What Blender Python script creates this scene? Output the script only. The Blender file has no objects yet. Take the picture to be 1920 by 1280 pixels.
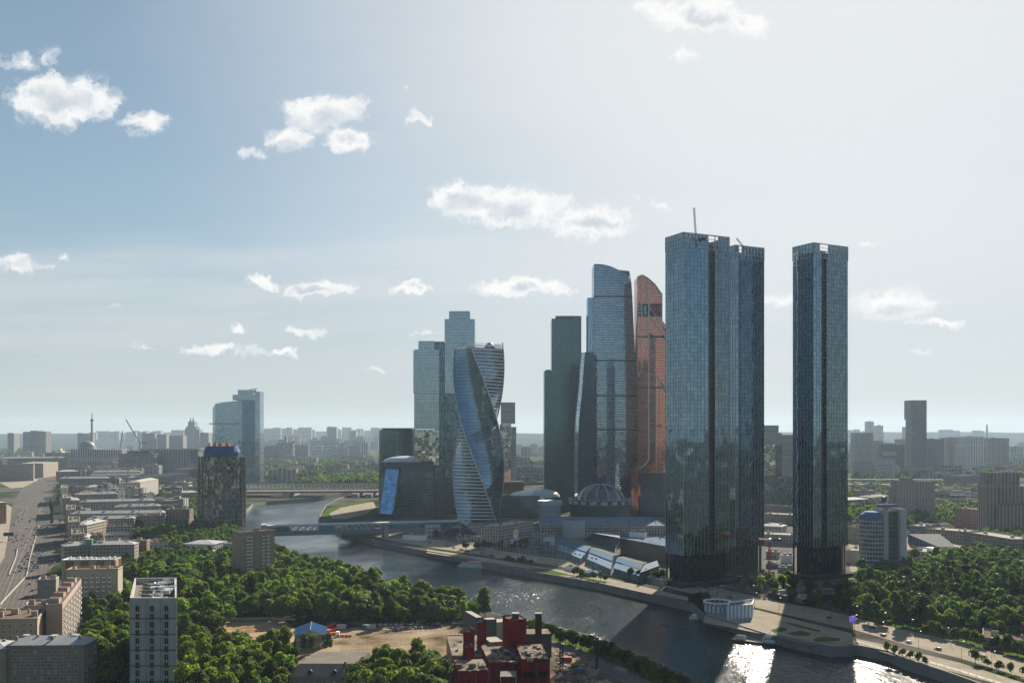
import bpy, math, random
import numpy as np
from mathutils import Vector, Matrix
from mathutils.geometry import tessellate_polygon
R = math.radians
S = bpy.context.scene
COL = S.collection
# ---------------------------------------------------------------- camera
F, H, CX, HY = 1800.0, 127.0, 960.0, 812.0       # focal length in photo pixels, eye height, principal column, horizon row
cam_d = bpy.data.cameras.new("camera"); cam = bpy.data.objects.new("camera", cam_d); COL.objects.link(cam)
cam.location = (0, 0, H); cam.rotation_euler = (R(90), 0, 0)
cam_d.sensor_width = 36; cam_d.lens = 36*F/1920; cam_d.shift_y = (HY-640)/1920
cam_d.clip_start = 1; cam_d.clip_end = 60000
S.camera = cam
# ---------------------------------------------------------------- sun, sky, exposure
SUN_AZ, SUN_EL = math.atan2(0.335, 1.0), R(29)
sd = bpy.data.lights.new("sun", 'SUN'); sd.energy = 5.0; sd.angle = R(0.5); sd.color = (1.0, 0.89, 0.74)
so = bpy.data.objects.new("sun", sd); COL.objects.link(so)
dv = Vector((math.sin(SUN_AZ)*math.cos(SUN_EL), math.cos(SUN_AZ)*math.cos(SUN_EL), math.sin(SUN_EL)))
so.rotation_euler = dv.to_track_quat('Z', 'Y').to_euler(); so.location = (300, 900, 500)
S.view_settings.view_transform = 'Standard'; S.view_settings.look = 'None'
S.view_settings.exposure = 1.2; S.view_settings.gamma = 1.0
S.cycles.max_bounces = 6; S.cycles.diffuse_bounces = 2; S.cycles.glossy_bounces = 3; S.cycles.transmission_bounces = 2
S.cycles.transparent_max_bounces = 4; S.cycles.volume_bounces = 0; S.cycles.caustics_reflective = False; S.cycles.caustics_refractive = False

class NT:
    """tiny wrapper to write node graphs"""
    def __init__(s, tree): s.t = tree; tree.nodes.clear()
    def n(s, ty, **k):
        x = s.t.nodes.new(ty)
        for a, b in k.items(): setattr(x, a, b)
        return x
    def put(s, sock, v):
        if hasattr(v, 'is_output'): s.t.links.new(v, sock)
        elif isinstance(v, (tuple, list)) and sock.type == 'RGBA' and len(v) == 3: sock.default_value = (*v, 1)
        else: sock.default_value = v
    def m(s, op, a, b=0.0, c=0.0):
        x = s.n('ShaderNodeMath', operation=op)
        s.put(x.inputs[0], a); s.put(x.inputs[1], b)
        if len(x.inputs) > 2: s.put(x.inputs[2], c)
        return x.outputs[0]
    def v(s, op, a, b=(0, 0, 0), c=(0, 0, 0)):
        x = s.n('ShaderNodeVectorMath', operation=op)
        s.put(x.inputs[0], a)
        if op not in ('LENGTH', 'NORMALIZE', 'FLOOR'): s.put(x.inputs[1], b)
        if op == 'MULTIPLY_ADD': s.put(x.inputs[2], c)
        return x.outputs[1] if op == 'LENGTH' else x.outputs[0]
    def mix(s, f, a, b):
        x = s.n('ShaderNodeMix', data_type='RGBA')
        s.put(x.inputs[0], f); s.put(x.inputs[6], a); s.put(x.inputs[7], b)
        return x.outputs[2]
    def noise(s, vec, scale, detail=2.0, rough=0.5):
        x = s.n('ShaderNodeTexNoise'); s.put(x.inputs['Vector'], vec)
        x.inputs['Scale'].default_value = scale; x.inputs['Detail'].default_value = detail; x.inputs['Roughness'].default_value = rough
        return x.outputs[0]
    def ramp(s, f, lo, hi, a=0.0, b=1.0):
        x = s.n('ShaderNodeMapRange', interpolation_type='SMOOTHSTEP')
        s.put(x.inputs[0], f); s.put(x.inputs[1], lo); s.put(x.inputs[2], hi); s.put(x.inputs[3], a); s.put(x.inputs[4], b)
        return x.outputs[0]

# world: clear sky with thin cirrus and the small cumulus clouds of the photograph, placed by direction at infinity
W = bpy.data.worlds.new("World"); S.world = W; W.use_nodes = True
w = NT(W.node_tree)
tc = w.n('ShaderNodeTexCoord').outputs['Generated']
sky = w.n('ShaderNodeTexSky', sky_type='NISHITA'); sky.sun_disc = False
sky.sun_elevation = SUN_EL; sky.sun_rotation = SUN_AZ; sky.air_density = 1.0; sky.dust_density = 0.55; sky.ozone_density = 2.0; sky.altitude = 100
sx = w.n('ShaderNodeSeparateXYZ'); w.put(sx.inputs[0], tc)
yy = w.m('MAXIMUM', sx.outputs[1], 0.02)
cu = w.m('DIVIDE', sx.outputs[0], yy); cv = w.m('DIVIDE', sx.outputs[2], yy)
cb = w.n('ShaderNodeCombineXYZ'); w.put(cb.inputs[0], cu); w.put(cb.inputs[1], cv)
uv = cb.outputs[0]
front = w.ramp(sx.outputs[1], 0.15, 0.35)
# cirrus: stretched sheets on a high layer
zz = w.m('ADD', w.m('MAXIMUM', sx.outputs[2], 0.0), 0.12)
cc = w.n('ShaderNodeCombineXYZ'); w.put(cc.inputs[0], w.m('DIVIDE', sx.outputs[0], zz)); w.put(cc.inputs[1], w.m('DIVIDE', sx.outputs[1], zz))
cir = w.v('ADD', w.v('MULTIPLY', cc.outputs[0], (0.38, 1.0, 1.0)), (3.1, 1.7, 0))
n1 = w.noise(cir, 0.9, 5.0, 0.55)
cirrus = w.m('MULTIPLY_ADD', w.ramp(n1, 0.42, 0.64), 0.58, 0.07)
cirrus = w.m('MULTIPLY', cirrus, w.ramp(sx.outputs[2], -0.02, 0.08))
# glow-side haze veil: thicker thin cloud towards the sun
sdn = w.n('ShaderNodeVectorMath', operation='DOT_PRODUCT'); w.put(sdn.inputs[0], w.v('NORMALIZE', tc)); sdn.inputs[1].default_value = dv
veil = w.ramp(sdn.outputs[1], 0.66, 0.99, 0.0, 0.5)
veil = w.m('MULTIPLY', veil, w.ramp(n1, 0.3, 0.6, 0.45, 1.0))
# keep the aureole within the range a photograph exposed for the sky records
skyl = w.v('DIVIDE', w.v('MULTIPLY', sky.outputs[0], (.99, 1.09, 1.03)), w.v('MULTIPLY_ADD', sky.outputs[0], (.090, .080, .064), (1, 1, 1)))
sunside = w.ramp(sdn.outputs[1], -0.15, 0.55, 0.12, 1.0)      # thin cloud and mist only light up against the sun
skyc = w.mix(w.m('MULTIPLY', w.m('MAXIMUM', cirrus, veil), sunside), skyl, (6.3, 6.5, 6.75))
mist = w.m('MULTIPLY', w.ramp(w.m('ABSOLUTE', sx.outputs[2]), 0.0, 0.22, 0.70, 0.0), w.m('MULTIPLY', sunside, w.m('GREATER_THAN', sx.outputs[2], -0.02)))
skyc = w.mix(mist, skyc, (4.7, 5.0, 5.15))
skyc = w.mix(w.m('MULTIPLY', w.ramp(sdn.outputs[1], 0.78, 1.0, 0.0, 0.72), w.ramp(n1, 0.30, 0.62, 0.72, 1.0)), skyc, (6.9, 7.1, 7.25))
skyc = w.mix(w.ramp(sdn.outputs[1], 0.91, 1.0, 0.0, 0.5), skyc, (7.5, 7.65, 7.7))
CL = [(120,190,104,50,.9),(62,180,45,36,.7),(275,232,48,20,.55),(38,114,36,20,.5),(92,108,26,24,.45),(605,212,86,36,.75),(548,262,46,28,.7),(474,284,26,13,.5),
 (650,262,52,24,.7),(786,218,18,18,.55),(848,370,56,28,.9),(950,388,130,40,.9),(1105,418,86,34,.8),(1310,30,96,32,1.),(1235,8,40,14,.5),(1400,46,48,22,.7),(1290,103,28,14,.45),
 (30,497,58,15,.6),(122,484,14,9,.3),(490,530,34,13,.8),(592,542,70,15,.9),(770,540,32,11,.9),(980,540,92,18,1.),(445,612,20,7,.5),(560,621,34,8,.6),
 (415,655,76,10,.55),(535,660,24,8,.5),(800,620,25,7,.4),(1240,384,22,8,.4),(1460,568,50,14,.5),(1675,572,92,26,.7),(1760,605,46,8,.45),(1636,457,20,7,.45),
 (270,650,20,5,.3),(218,572,12,5,.3),(1715,658,26,5,.3),(703,688,22,6,.3),(1185,375,10,10,.3),(762,176,12,7,.2),(1850,300,4,4,.1)]
wob = w.n('ShaderNodeTexNoise'); w.put(wob.inputs['Vector'], uv); wob.inputs['Scale'].default_value = 38; wob.inputs['Detail'].default_value = 6; wob.inputs['Roughness'].default_value = 0.62
uvw = w.v('ADD', uv, w.v('MULTIPLY', w.v('SUBTRACT', wob.outputs['Color'], (.5, .5, .5)), (0.060, 0.034, 0)))
acc = None; low = None
for (px, py, rx, ry, k) in CL:
    s_ = (F/rx/1.12, F/ry/1.12, 0)
    o_ = (-(px-CX)/rx/1.12, -(HY-py)/ry/1.12, 0)
    L = w.v('LENGTH', w.v('MULTIPLY_ADD', uvw, s_, o_))
    d = w.m('MULTIPLY', w.m('SUBTRACT', 1.0, L), k)
    acc = d if acc is None else w.m('MAXIMUM', acc, d)
n2 = w.noise(uvw, 42, 8.0, 0.66)
dens = w.m('ADD', acc, w.m('MULTIPLY', w.m('SUBTRACT', n2, 0.5), 1.25))
cl = w.m('MULTIPLY', w.ramp(dens, -0.04, 0.46, 0.0, 0.93), front)
core = w.ramp(w.m('ADD', acc, w.m('MULTIPLY', w.m('SUBTRACT', w.noise(w.v('ADD', uvw, (0, .006, 0)), 20, 5.0), 0.5), 2.2)), 0.38, 1.05)
clc = w.mix(core, (8.7, 8.65, 8.5), (5.5, 5.95, 6.5))
shd = None                                           # blue-grey undersides of the larger clouds
for (px, py, rx, ry) in [(868, 384, 62, 26), (118, 188, 74, 34), (1112, 418, 62, 20), (625, 222, 62, 24), (545, 272, 34, 16), (1330, 42, 60, 18), (985, 546, 60, 9), (1680, 580, 70, 16), (960, 408, 60, 16), (595, 547, 40, 8)]:
    L = w.v('LENGTH', w.v('MULTIPLY_ADD', uvw, (F/rx, F/ry, 0), (-(px-CX)/rx, -(HY-py)/ry, 0))); d = w.m('SUBTRACT', 1.0, L); shd = d if shd is None else w.m('MAXIMUM', shd, d)
clc = w.mix(w.ramp(w.m('ADD', shd, w.m('MULTIPLY', w.m('SUBTRACT', n2, 0.5), 0.9)), 0.0, 0.9, 0.0, 0.7), clc, (4.8, 5.4, 6.0))
skyf = w.mix(cl, skyc, clc)
bg = w.n('ShaderNodeBackground'); w.put(bg.inputs[0], skyf); bg.inputs[1].default_value = 0.05
w.put(w.n('ShaderNodeOutputWorld').inputs[0], bg.outputs[0])

# ---------------------------------------------------------------- geometry helpers
def G(px, py, z=0.0):
    Y = F*(H-z)/(py-HY); return Vector(((px-CX)*Y/F, Y, z))
def at(px, py, Y):
    return Vector(((px-CX)*Y/F, Y, H-(py-HY)*Y/F))
def hz(py, Y): return H-(py-HY)*Y/F

class MB:
    def __init__(s): s.v = []; s.f = []; s.m = []; s.uv = []
    def face(s, pts, mi=0, uv=None):
        i = len(s.v); s.v += [tuple(p) for p in pts]; s.f.append(tuple(range(i, i+len(pts)))); s.m.append(mi)
        s.uv.append(uv or [(p[0], p[1]) for p in pts])
    def prism(s, poly, z0, z1, side=0, top=0, bottom=None, u0=0.0):
        n = len(poly); u = u0
        z0s = z0 if isinstance(z0, (list, tuple)) else [z0]*n; z1s = z1 if isinstance(z1, (list, tuple)) else [z1]*n
        for i in range(n):
            a, b = poly[i], poly[(i+1) % n]; L = math.hypot(b[0]-a[0], b[1]-a[1]); j = (i+1) % n
            if side is not None:
                s.face([(a[0], a[1], z0s[i]), (b[0], b[1], z0s[j]), (b[0], b[1], z1s[j]), (a[0], a[1], z1s[i])], side,
                       [(u, z0s[i]), (u+L, z0s[j]), (u+L, z1s[j]), (u, z1s[i])])
            u += L
        if top is not None: s.face([(p[0], p[1], z1s[i]) for i, p in enumerate(poly)], top)
        if bottom is not None: s.face([(p[0], p[1], z0s[i]) for i, p in reversed(list(enumerate(poly)))], bottom)
        return s
    def box(s, x0, x1, y0, y1, z0, z1, mi=0):
        return s.prism([(x0, y0), (x1, y0), (x1, y1), (x0, y1)], z0, z1, mi, mi, mi)
    def bar(s, a, b, r, mi=0, n=4, r2=None):
        a = Vector(a); b = Vector(b); d = (b-a).normalized(); r2 = r if r2 is None else r2
        u = d.orthogonal().normalized() if abs(d.z) < .999 else Vector((1, 0, 0)); t = d.cross(u)
        A = [a+(u*math.cos(2*math.pi*(k+.5)/n)+t*math.sin(2*math.pi*(k+.5)/n))*r for k in range(n)]
        B = [b+(u*math.cos(2*math.pi*(k+.5)/n)+t*math.sin(2*math.pi*(k+.5)/n))*r2 for k in range(n)]
        for k in range(n): s.face([A[k], A[(k+1) % n], B[(k+1) % n], B[k]], mi)
        s.face(A[::-1], mi); s.face(B, mi); return s
    def loft(s, rings, mi=0, close=True, cap=None, us=None):
        n = len(rings[0])
        for i in range(len(rings)-1):
            u = 0
            for k in range(n if close else n-1):
                a, b, c, d = rings[i][k], rings[i][(k+1) % n], rings[i+1][(k+1) % n], rings[i+1][k]
                L = (Vector(rings[0][(k+1) % n])-Vector(rings[0][k])).length
                mm = mi[k] if isinstance(mi, (list, tuple)) else mi
                s.face([a, b, c, d], mm, [(u, a[2]), (u+L, b[2]), (u+L, c[2]), (u, d[2])]); u += L
        if cap is not None: s.face(rings[-1], cap)
        return s
    def dome(s, c, rx, ry, h, mi=0, nu=24, nv=6, z0=0.0):
        rings = []
        for j in range(nv+1):
            a = math.pi/2*j/nv*0.999
            rings.append([(c[0]+rx*math.cos(a)*math.cos(2*math.pi*k/nu), c[1]+ry*math.cos(a)*math.sin(2*math.pi*k/nu), z0+h*math.sin(a)) for k in range(nu)])
        return s.loft(rings, mi)
    def mesh(s, name, mats, org=(0, 0, 0), smooth=False):
        me = bpy.data.meshes.new(name)
        o = Vector(org)
        me.from_pydata([(p[0]-o.x, p[1]-o.y, p[2]-o.z) for p in s.v], [], s.f)
        for mt in mats: me.materials.append(mt)
        me.polygons.foreach_set('material_index', s.m)
        l = me.uv_layers.new(name='uv'); l.data.foreach_set('uv', [c for f in s.uv for p in f for c in (p[0], p[1])])
        if smooth:
            import bmesh
            bm = bmesh.new(); bm.from_mesh(me); bmesh.ops.remove_doubles(bm, verts=bm.verts, dist=.001); bm.to_mesh(me); bm.free()
            me.polygons.foreach_set('use_smooth', [True]*len(me.polygons))
        me.update(); return me
    def build(s, name, mats, root=None, smooth=False):
        mats = mats if isinstance(mats, (list, tuple)) else [mats]
        o = bpy.data.objects.new(name, s.mesh(name, mats, root.location if root else (0, 0, 0), smooth)); COL.objects.link(o)
        if root: o.parent = root
        return o

def tag(o, label=None, cat=None, group=None, kind=None):
    if label: o['label'] = label
    if cat: o['category'] = cat
    if group: o['group'] = group
    if kind: o['kind'] = kind
    return o
def thing(name, label, cat, loc=(0, 0, 0), group=None):
    o = bpy.data.objects.new(name, None); COL.objects.link(o); o.location = loc; o.empty_display_size = 1
    return tag(o, label, cat, group)
def sub(o, parent):                                  # re-parent a world-built mesh under a part
    root = parent.parent
    o.parent = parent; return o
def inst(name, me, parent, loc, rz=0.0, sc=None):
    o = bpy.data.objects.new(name, me); COL.objects.link(o); o.parent = parent; o.location = loc; o.rotation_euler = (0, 0, rz)
    if sc: o.scale = sc
    return o

# ---------------------------------------------------------------- materials
MC = {}
def princ(nt, **k):
    b = nt.n('ShaderNodeBsdfPrincipled')
    for a, v in k.items():
        nt.put(b.inputs[a.replace('_', ' ')], v)
    o = nt.n('ShaderNodeOutputMaterial'); nt.put(o.inputs[0], b.outputs[0]); return b
def plain(key, c, rough=.85, var=.18, scale=.25, metal=0.0, fine=None, spec=.12, emit=None):
    """a painted / mineral surface with blotchy wear"""
    if key in MC: return MC[key]
    m = bpy.data.materials.new(key); m.use_nodes = True; t = NT(m.node_tree); MC[key] = m
    g = t.n('ShaderNodeNewGeometry').outputs['Position']
    n = t.noise(g, scale, 5.0, .6)
    k = t.m('MULTIPLY_ADD', t.m('SUBTRACT', n, .5), var*2.6, 1.0)
    if fine: k = t.m('MULTIPLY', k, t.m('MULTIPLY_ADD', t.m('SUBTRACT', t.noise(g, fine, 3.0), .5), var*1.5, 1.0))
    col = t.v('SCALE', c); col.node.inputs[0].default_value = c; t.put(col.node.inputs[3], k)
    b = princ(t, Base_Color=col, Roughness=rough, Metallic=metal, Specular_IOR_Level=spec)
    if emit: t.put(b.inputs['Emission Color'], c); b.inputs['Emission Strength'].default_value = emit
    return m
def grid_mask(t, uvx, cell, lo, hi):
    f = t.m('FRACT', t.m('DIVIDE', uvx, cell))
    return t.m('MULTIPLY', t.m('GREATER_THAN', f, lo), t.m('LESS_THAN', f, hi))
def facade(key, c, w=3.2, h=3.1, wx=(.3, .72), wy=(.3, .78), glass=(.03, .038, .045), band=0.0, bandc=None, var=.15, bh=None):
    """wall with a regular pattern of small windows, for the middle distance"""
    if key in MC: return MC[key]
    m = bpy.data.materials.new(key); m.use_nodes = True; t = NT(m.node_tree); MC[key] = m
    u = t.n('ShaderNodeUVMap').outputs[0]; s = t.n('ShaderNodeSeparateXYZ'); t.put(s.inputs[0], u)
    mk = t.m('MULTIPLY', grid_mask(t, s.outputs[0], w, *wx), grid_mask(t, s.outputs[1], h, *wy))
    cbx = t.n('ShaderNodeCombineXYZ'); t.put(cbx.inputs[0], t.m('FLOOR', t.m('DIVIDE', s.outputs[0], w))); t.put(cbx.inputs[1], t.m('FLOOR', t.m('DIVIDE', s.outputs[1], h)))
    wn = t.n('ShaderNodeTexWhiteNoise'); t.put(wn.inputs[0], cbx.outputs[0])
    g = t.n('ShaderNodeNewGeometry').outputs['Position']
    k = t.m('MULTIPLY_ADD', t.m('SUBTRACT', t.noise(g, .12, 5.0, .65), .5), var*2.5, 1.0)
    col = t.v('SCALE', c); col.node.inputs[0].default_value = c; t.put(col.node.inputs[3], k)
    if bandc:
        bm_ = grid_mask(t, s.outputs[1], bh or h, 0.0, band); col = t.mix(bm_, col, bandc)
    gl = t.mix(t.m('POWER', wn.outputs[0], 4.0), glass, (.22, .22, .2))
    fc = t.mix(mk, col, gl)
    princ(t, Base_Color=fc, Roughness=t.m('MULTIPLY_ADD', mk, -.72, .86), Specular_IOR_Level=t.m('MULTIPLY_ADD', mk, .4, .25))
    return m
def glass(key, tint, frame=(.1, .11, .12), w=1.5, h=3.6, fw=.12, fh=.12, rough=.05, jit=.012, band=None, bandc=(.4, .42, .44), dark=(.02, .03, .04), refl=.75, wave=.02, vark=.35):
    """reflective curtain wall: panes with slightly different tilt and tint, mullions and floor lines"""
    if key in MC: return MC[key]
    m = bpy.data.materials.new(key); m.use_nodes = True; t = NT(m.node_tree); MC[key] = m
    u = t.n('ShaderNodeUVMap').outputs[0]; s = t.n('ShaderNodeSeparateXYZ'); t.put(s.inputs[0], u)
    fx = t.m('FRACT', t.m('DIVIDE', s.outputs[0], w)); fy = t.m('FRACT', t.m('DIVIDE', s.outputs[1], h))
    fm = t.m('MAXIMUM', t.m('LESS_THAN', fx, fw), t.m('LESS_THAN', fy, fh))
    cbx = t.n('ShaderNodeCombineXYZ'); t.put(cbx.inputs[0], t.m('FLOOR', t.m('DIVIDE', s.outputs[0], w))); t.put(cbx.inputs[1], t.m('FLOOR', t.m('DIVIDE', s.outputs[1], h)))
    wn = t.n('ShaderNodeTexWhiteNoise'); t.put(wn.inputs[0], cbx.outputs[0])
    g = t.n('ShaderNodeNewGeometry')
    k = t.m('MULTIPLY_ADD', t.m('SUBTRACT', wn.outputs[0], .5), vark*2, 1.0)
    tc_ = t.v('SCALE', tint); tc_.node.inputs[0].default_value = tint; t.put(tc_.node.inputs[3], k)
    nj = t.v('SCALE', t.v('SUBTRACT', wn.outputs[1], (.5, .5, .5))); nj.node.inputs[3].default_value = jit*2
    nz = t.n('ShaderNodeTexNoise'); t.put(nz.inputs['Vector'], g.outputs['Position']); nz.inputs['Scale'].default_value = .09; nz.inputs['Detail'].default_value = 3
    nw = t.v('SCALE', t.v('SUBTRACT', nz.outputs['Color'], (.5, .5, .5))); nw.node.inputs[3].default_value = wave*2
    nn = t.v('NORMALIZE', t.v('ADD', g.outputs['Normal'], t.v('ADD', nj, nw)))
    gb = t.n('ShaderNodeBsdfPrincipled'); t.put(gb.inputs['Base Color'], tc_); gb.inputs['Metallic'].default_value = 1.0
    gb.inputs['Roughness'].default_value = rough; t.put(gb.inputs['Normal'], nn)
    db = t.n('ShaderNodeBsdfPrincipled'); t.put(db.inputs['Base Color'], t.mix(t.m('POWER', wn.outputs[0], 6.0), dark, (.16, .16, .15))); db.inputs['Roughness'].default_value = .3
    m1 = t.n('ShaderNodeMixShader'); m1.inputs[0].default_value = refl; t.put(m1.inputs[1], db.outputs[0]); t.put(m1.inputs[2], gb.outputs[0])
    fb = t.n('ShaderNodeBsdfPrincipled'); t.put(fb.inputs['Base Color'], frame); fb.inputs['Roughness'].default_value = .45; fb.inputs['Metallic'].default_value = .3
    m2 = t.n('ShaderNodeMixShader'); t.put(m2.inputs[0], fm); t.put(m2.inputs[1], m1.outputs[0]); t.put(m2.inputs[2], fb.outputs[0])
    last = m2.outputs[0]
    if band:                                        # (period, lo, hi) solid spandrel bands
        bb = t.n('ShaderNodeBsdfPrincipled'); t.put(bb.inputs['Base Color'], bandc); bb.inputs['Roughness'].default_value = .5
        m3 = t.n('ShaderNodeMixShader'); t.put(m3.inputs[0], grid_mask(t, s.outputs[1], *band)); t.put(m3.inputs[1], last); t.put(m3.inputs[2], bb.outputs[0]); last = m3.outputs[0]
    o = t.n('ShaderNodeOutputMaterial'); t.put(o.inputs[0], last)
    return m
def ground_mat(key, stops, scale, rough=.95, fine=3.0, rows=None):
    if key in MC: return MC[key]
    m = bpy.data.materials.new(key); m.use_nodes = True; t = NT(m.node_tree); MC[key] = m
    g = t.n('ShaderNodeNewGeometry').outputs['Position']
    n = t.noise(g, scale, 8.0, .62)
    r = t.n('ShaderNodeValToRGB'); t.put(r.inputs[0], n)
    e = r.color_ramp.elements; e[0].position = stops[0][0]; e[0].color = (*stops[0][1], 1); e[1].position = stops[-1][0]; e[1].color = (*stops[-1][1], 1)
    for p, c in stops[1:-1]: x = e.new(p); x.color = (*c, 1)
    k = t.m('MULTIPLY_ADD', t.m('SUBTRACT', t.noise(g, fine, 3.0), .5), .5, 1.0)
    col = t.v('SCALE', r.outputs[0]); t.put(col.node.inputs[3], k)
    bp = t.n('ShaderNodeBump'); bp.inputs['Strength'].default_value = .5; bp.inputs['Distance'].default_value = .3; t.put(bp.inputs['Height'], t.noise(g, .35, 4.0))
    princ(t, Base_Color=col, Roughness=rough, Normal=bp.outputs[0], Specular_IOR_Level=0.0)
    return m
def leafmat(key, c, tr=.35, var=.35):
    if key in MC: return MC[key]
    m = bpy.data.materials.new(key); m.use_nodes = True; t = NT(m.node_tree); MC[key] = m
    g = t.n('ShaderNodeNewGeometry'); oi = t.n('ShaderNodeObjectInfo')
    n = t.noise(g.outputs['Position'], .22, 3.0)
    k = t.m('MULTIPLY', t.m('MULTIPLY_ADD', t.m('SUBTRACT', n, .5), var*2.2, 1.0), t.m('MULTIPLY_ADD', oi.outputs['Random'], .8, .6))
    k = t.m('MULTIPLY', k, t.m('MULTIPLY_ADD', g.outputs['Random Per Island'], .5, .75))
    hs = t.n('ShaderNodeHueSaturation'); t.put(hs.inputs['Color'], c); t.put(hs.inputs['Hue'], t.m('MULTIPLY_ADD', oi.outputs['Random'], .035, .480)); t.put(hs.inputs['Value'], k)
    d = t.n('ShaderNodeBsdfPrincipled'); t.put(d.inputs['Base Color'], hs.outputs[0]); d.inputs['Roughness'].default_value = .6; d.inputs['Specular IOR Level'].default_value = .06
    l = t.n('ShaderNodeBsdfTranslucent'); l2 = t.v('MULTIPLY', hs.outputs[0], (2.1, 2.0, .7)); t.put(l.inputs[0], l2)
    x = t.n('ShaderNodeMixShader'); x.inputs[0].default_value = tr; t.put(x.inputs[1], d.outputs[0]); t.put(x.inputs[2], l.outputs[0])
    t.put(t.n('ShaderNodeOutputMaterial').inputs[0], x.outputs[0]); return m

concrete = plain('concrete', (.30, .29, .27)); darkmetal = plain('dark_metal', (.05, .05, .055), .5, metal=.4)
lightmetal = plain('light_metal', (.5, .52, .54), .45, .06, metal=.4); white = plain('white_paint', (.72, .72, .70), .6, .08)
tar = plain('roof_tar', (.10, .095, .09), .9, .3, .15, fine=1.2, spec=0); zinc = plain('roof_zinc', (.33, .34, .345), .8, .3, .3, .0, fine=1.5, spec=.03)
roofdirty = plain('roof_gravel', (.17, .155, .135), .95, .3, .12, fine=1.0, spec=0); clay = plain('roof_brown', (.15, .115, .095), .9, .3, .15, fine=1.2, spec=0)
palestone = plain('pale_roof_sheet', (.36, .34, .30), .95, .25, .1, fine=.8, spec=0); bluesheet = plain('blue_sheet', (.07, .15, .29), .8, .12, .2, 0, spec=.04)
dkglass = plain('dark_glass', (.012, .016, .02), .12, .3, spec=.45); voidm = plain('dark_opening', (.010, .011, .012), .8, .2, spec=.05); dkbase = plain('dark_base', (.016, .02, .024), .35, .2, spec=.6)
redcloth = plain('red_netting', (.16, .004, .012), .9, .35, .35, fine=2.5, spec=.05)
# ================================================================ THE SETTING
WZ = -5.5
def GW(px, py): return G(px, py, WZ)
right_bank = [(1765,1277),(1700,1256),(1665,1240),(1606,1228),(1585,1231),(1560,1231),(1522,1224),(1478,1214),(1440,1207),(1380,1187),(1320,1168),(1295,1146),(1240,1133),(1127,1107),
              (990,1082),(912,1067),(875,1056),(800,1043),(720,1027),(650,1008),(622,994),(597,980),(603,967),(612,952),(632,942),(655,933),(700,925),(760,921)]
left_bank = [(760,918),(690,922),(640,929),(590,937),(540,942),(500,945),(474,950),(462,962),(452,985),(446,1005),(462,1024),(510,1040),(560,1055),(620,1072),(680,1090),(740,1108),(800,1126),
             (870,1147),(940,1168),(1000,1180),(1100,1205),(1200,1246),(1300,1286)]
rb = [GW(*p).to_2d() for p in right_bank]; lb = [GW(*p).to_2d() for p in left_bank]
dirR = (rb[0]-rb[2]).normalized(); 
river_poly = [rb[0]+dirR*900] + rb + [Vector((rb[-1].x+900, rb[-1].y+500)), Vector((lb[0].x+900, lb[0].y+640))] + lb + [lb[-1]+dirR*900]
BIG = [(-11500,-6000),(11500,-6000),(11500,14500),(-11500,14500)]
def poly_obj(name, outer, holes, z, mat, kind='structure', label=None):
    loops = [[Vector((p[0], p[1], 0)) for p in L] for L in [outer]+holes]
    flat = [p for L in loops for p in L]; tris = tessellate_polygon(loops)
    m = MB()
    for t_ in tris:
        a, b, c = [flat[i] for i in t_]
        if (b-a).cross(c-a).z < 0: b, c = c, b
        m.face([(p.x, p.y, z) for p in (a, b, c)])
    o = m.build(name, mat); o['kind'] = kind
    if label: o['label'] = label
    return o
city_ground = ground_mat('ground_city', [(.30,(.022,.034,.012)),(.46,(.035,.048,.018)),(.52,(.07,.068,.06)),(.62,(.11,.10,.09)),(.78,(.06,.06,.055))], .011)
ground = poly_obj('ground', BIG, [river_poly], 0.0, city_ground)
# water
wm = bpy.data.materials.new('river_water'); wm.use_nodes = True; t = NT(wm.node_tree)
g = t.n('ShaderNodeNewGeometry').outputs['Position']
a1 = t.noise(t.v('MULTIPLY', g, (1.0, .55, 1)), .26, 3.0, .6); a2 = t.noise(g, .9, 2.0); a3 = t.noise(t.v('MULTIPLY', g, (1, .5, 1)), .035, 3.0, .6)
gust = t.ramp(t.noise(t.v('MULTIPLY', g, (.7, .4, 1)), .012, 3.0), .42, .58, .12, 1.05)
hh = t.m('ADD', t.m('MULTIPLY', t.m('ADD', a1, t.m('MULTIPLY', a2, .28)), gust), t.m('MULTIPLY', a3, 1.2))
bp = t.n('ShaderNodeBump'); bp.inputs['Strength'].default_value = .9; bp.inputs['Distance'].default_value = 1.3; t.put(bp.inputs['Height'], hh)
princ(t, Base_Color=(.012, .02, .022), Roughness=.17, Normal=bp.outputs[0], Specular_IOR_Level=.30, IOR=1.333)
wb = [min(p.x for p in river_poly)-60, max(p.x for p in river_poly)+60, min(p.y for p in river_poly)-60, max(p.y for p in river_poly)+60]
mw = MB(); mw.face([(wb[0], wb[2], WZ), (wb[1], wb[2], WZ), (wb[1], wb[3], WZ), (wb[0], wb[3], WZ)])
mw.build('river', wm)['kind'] = 'structure'
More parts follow.
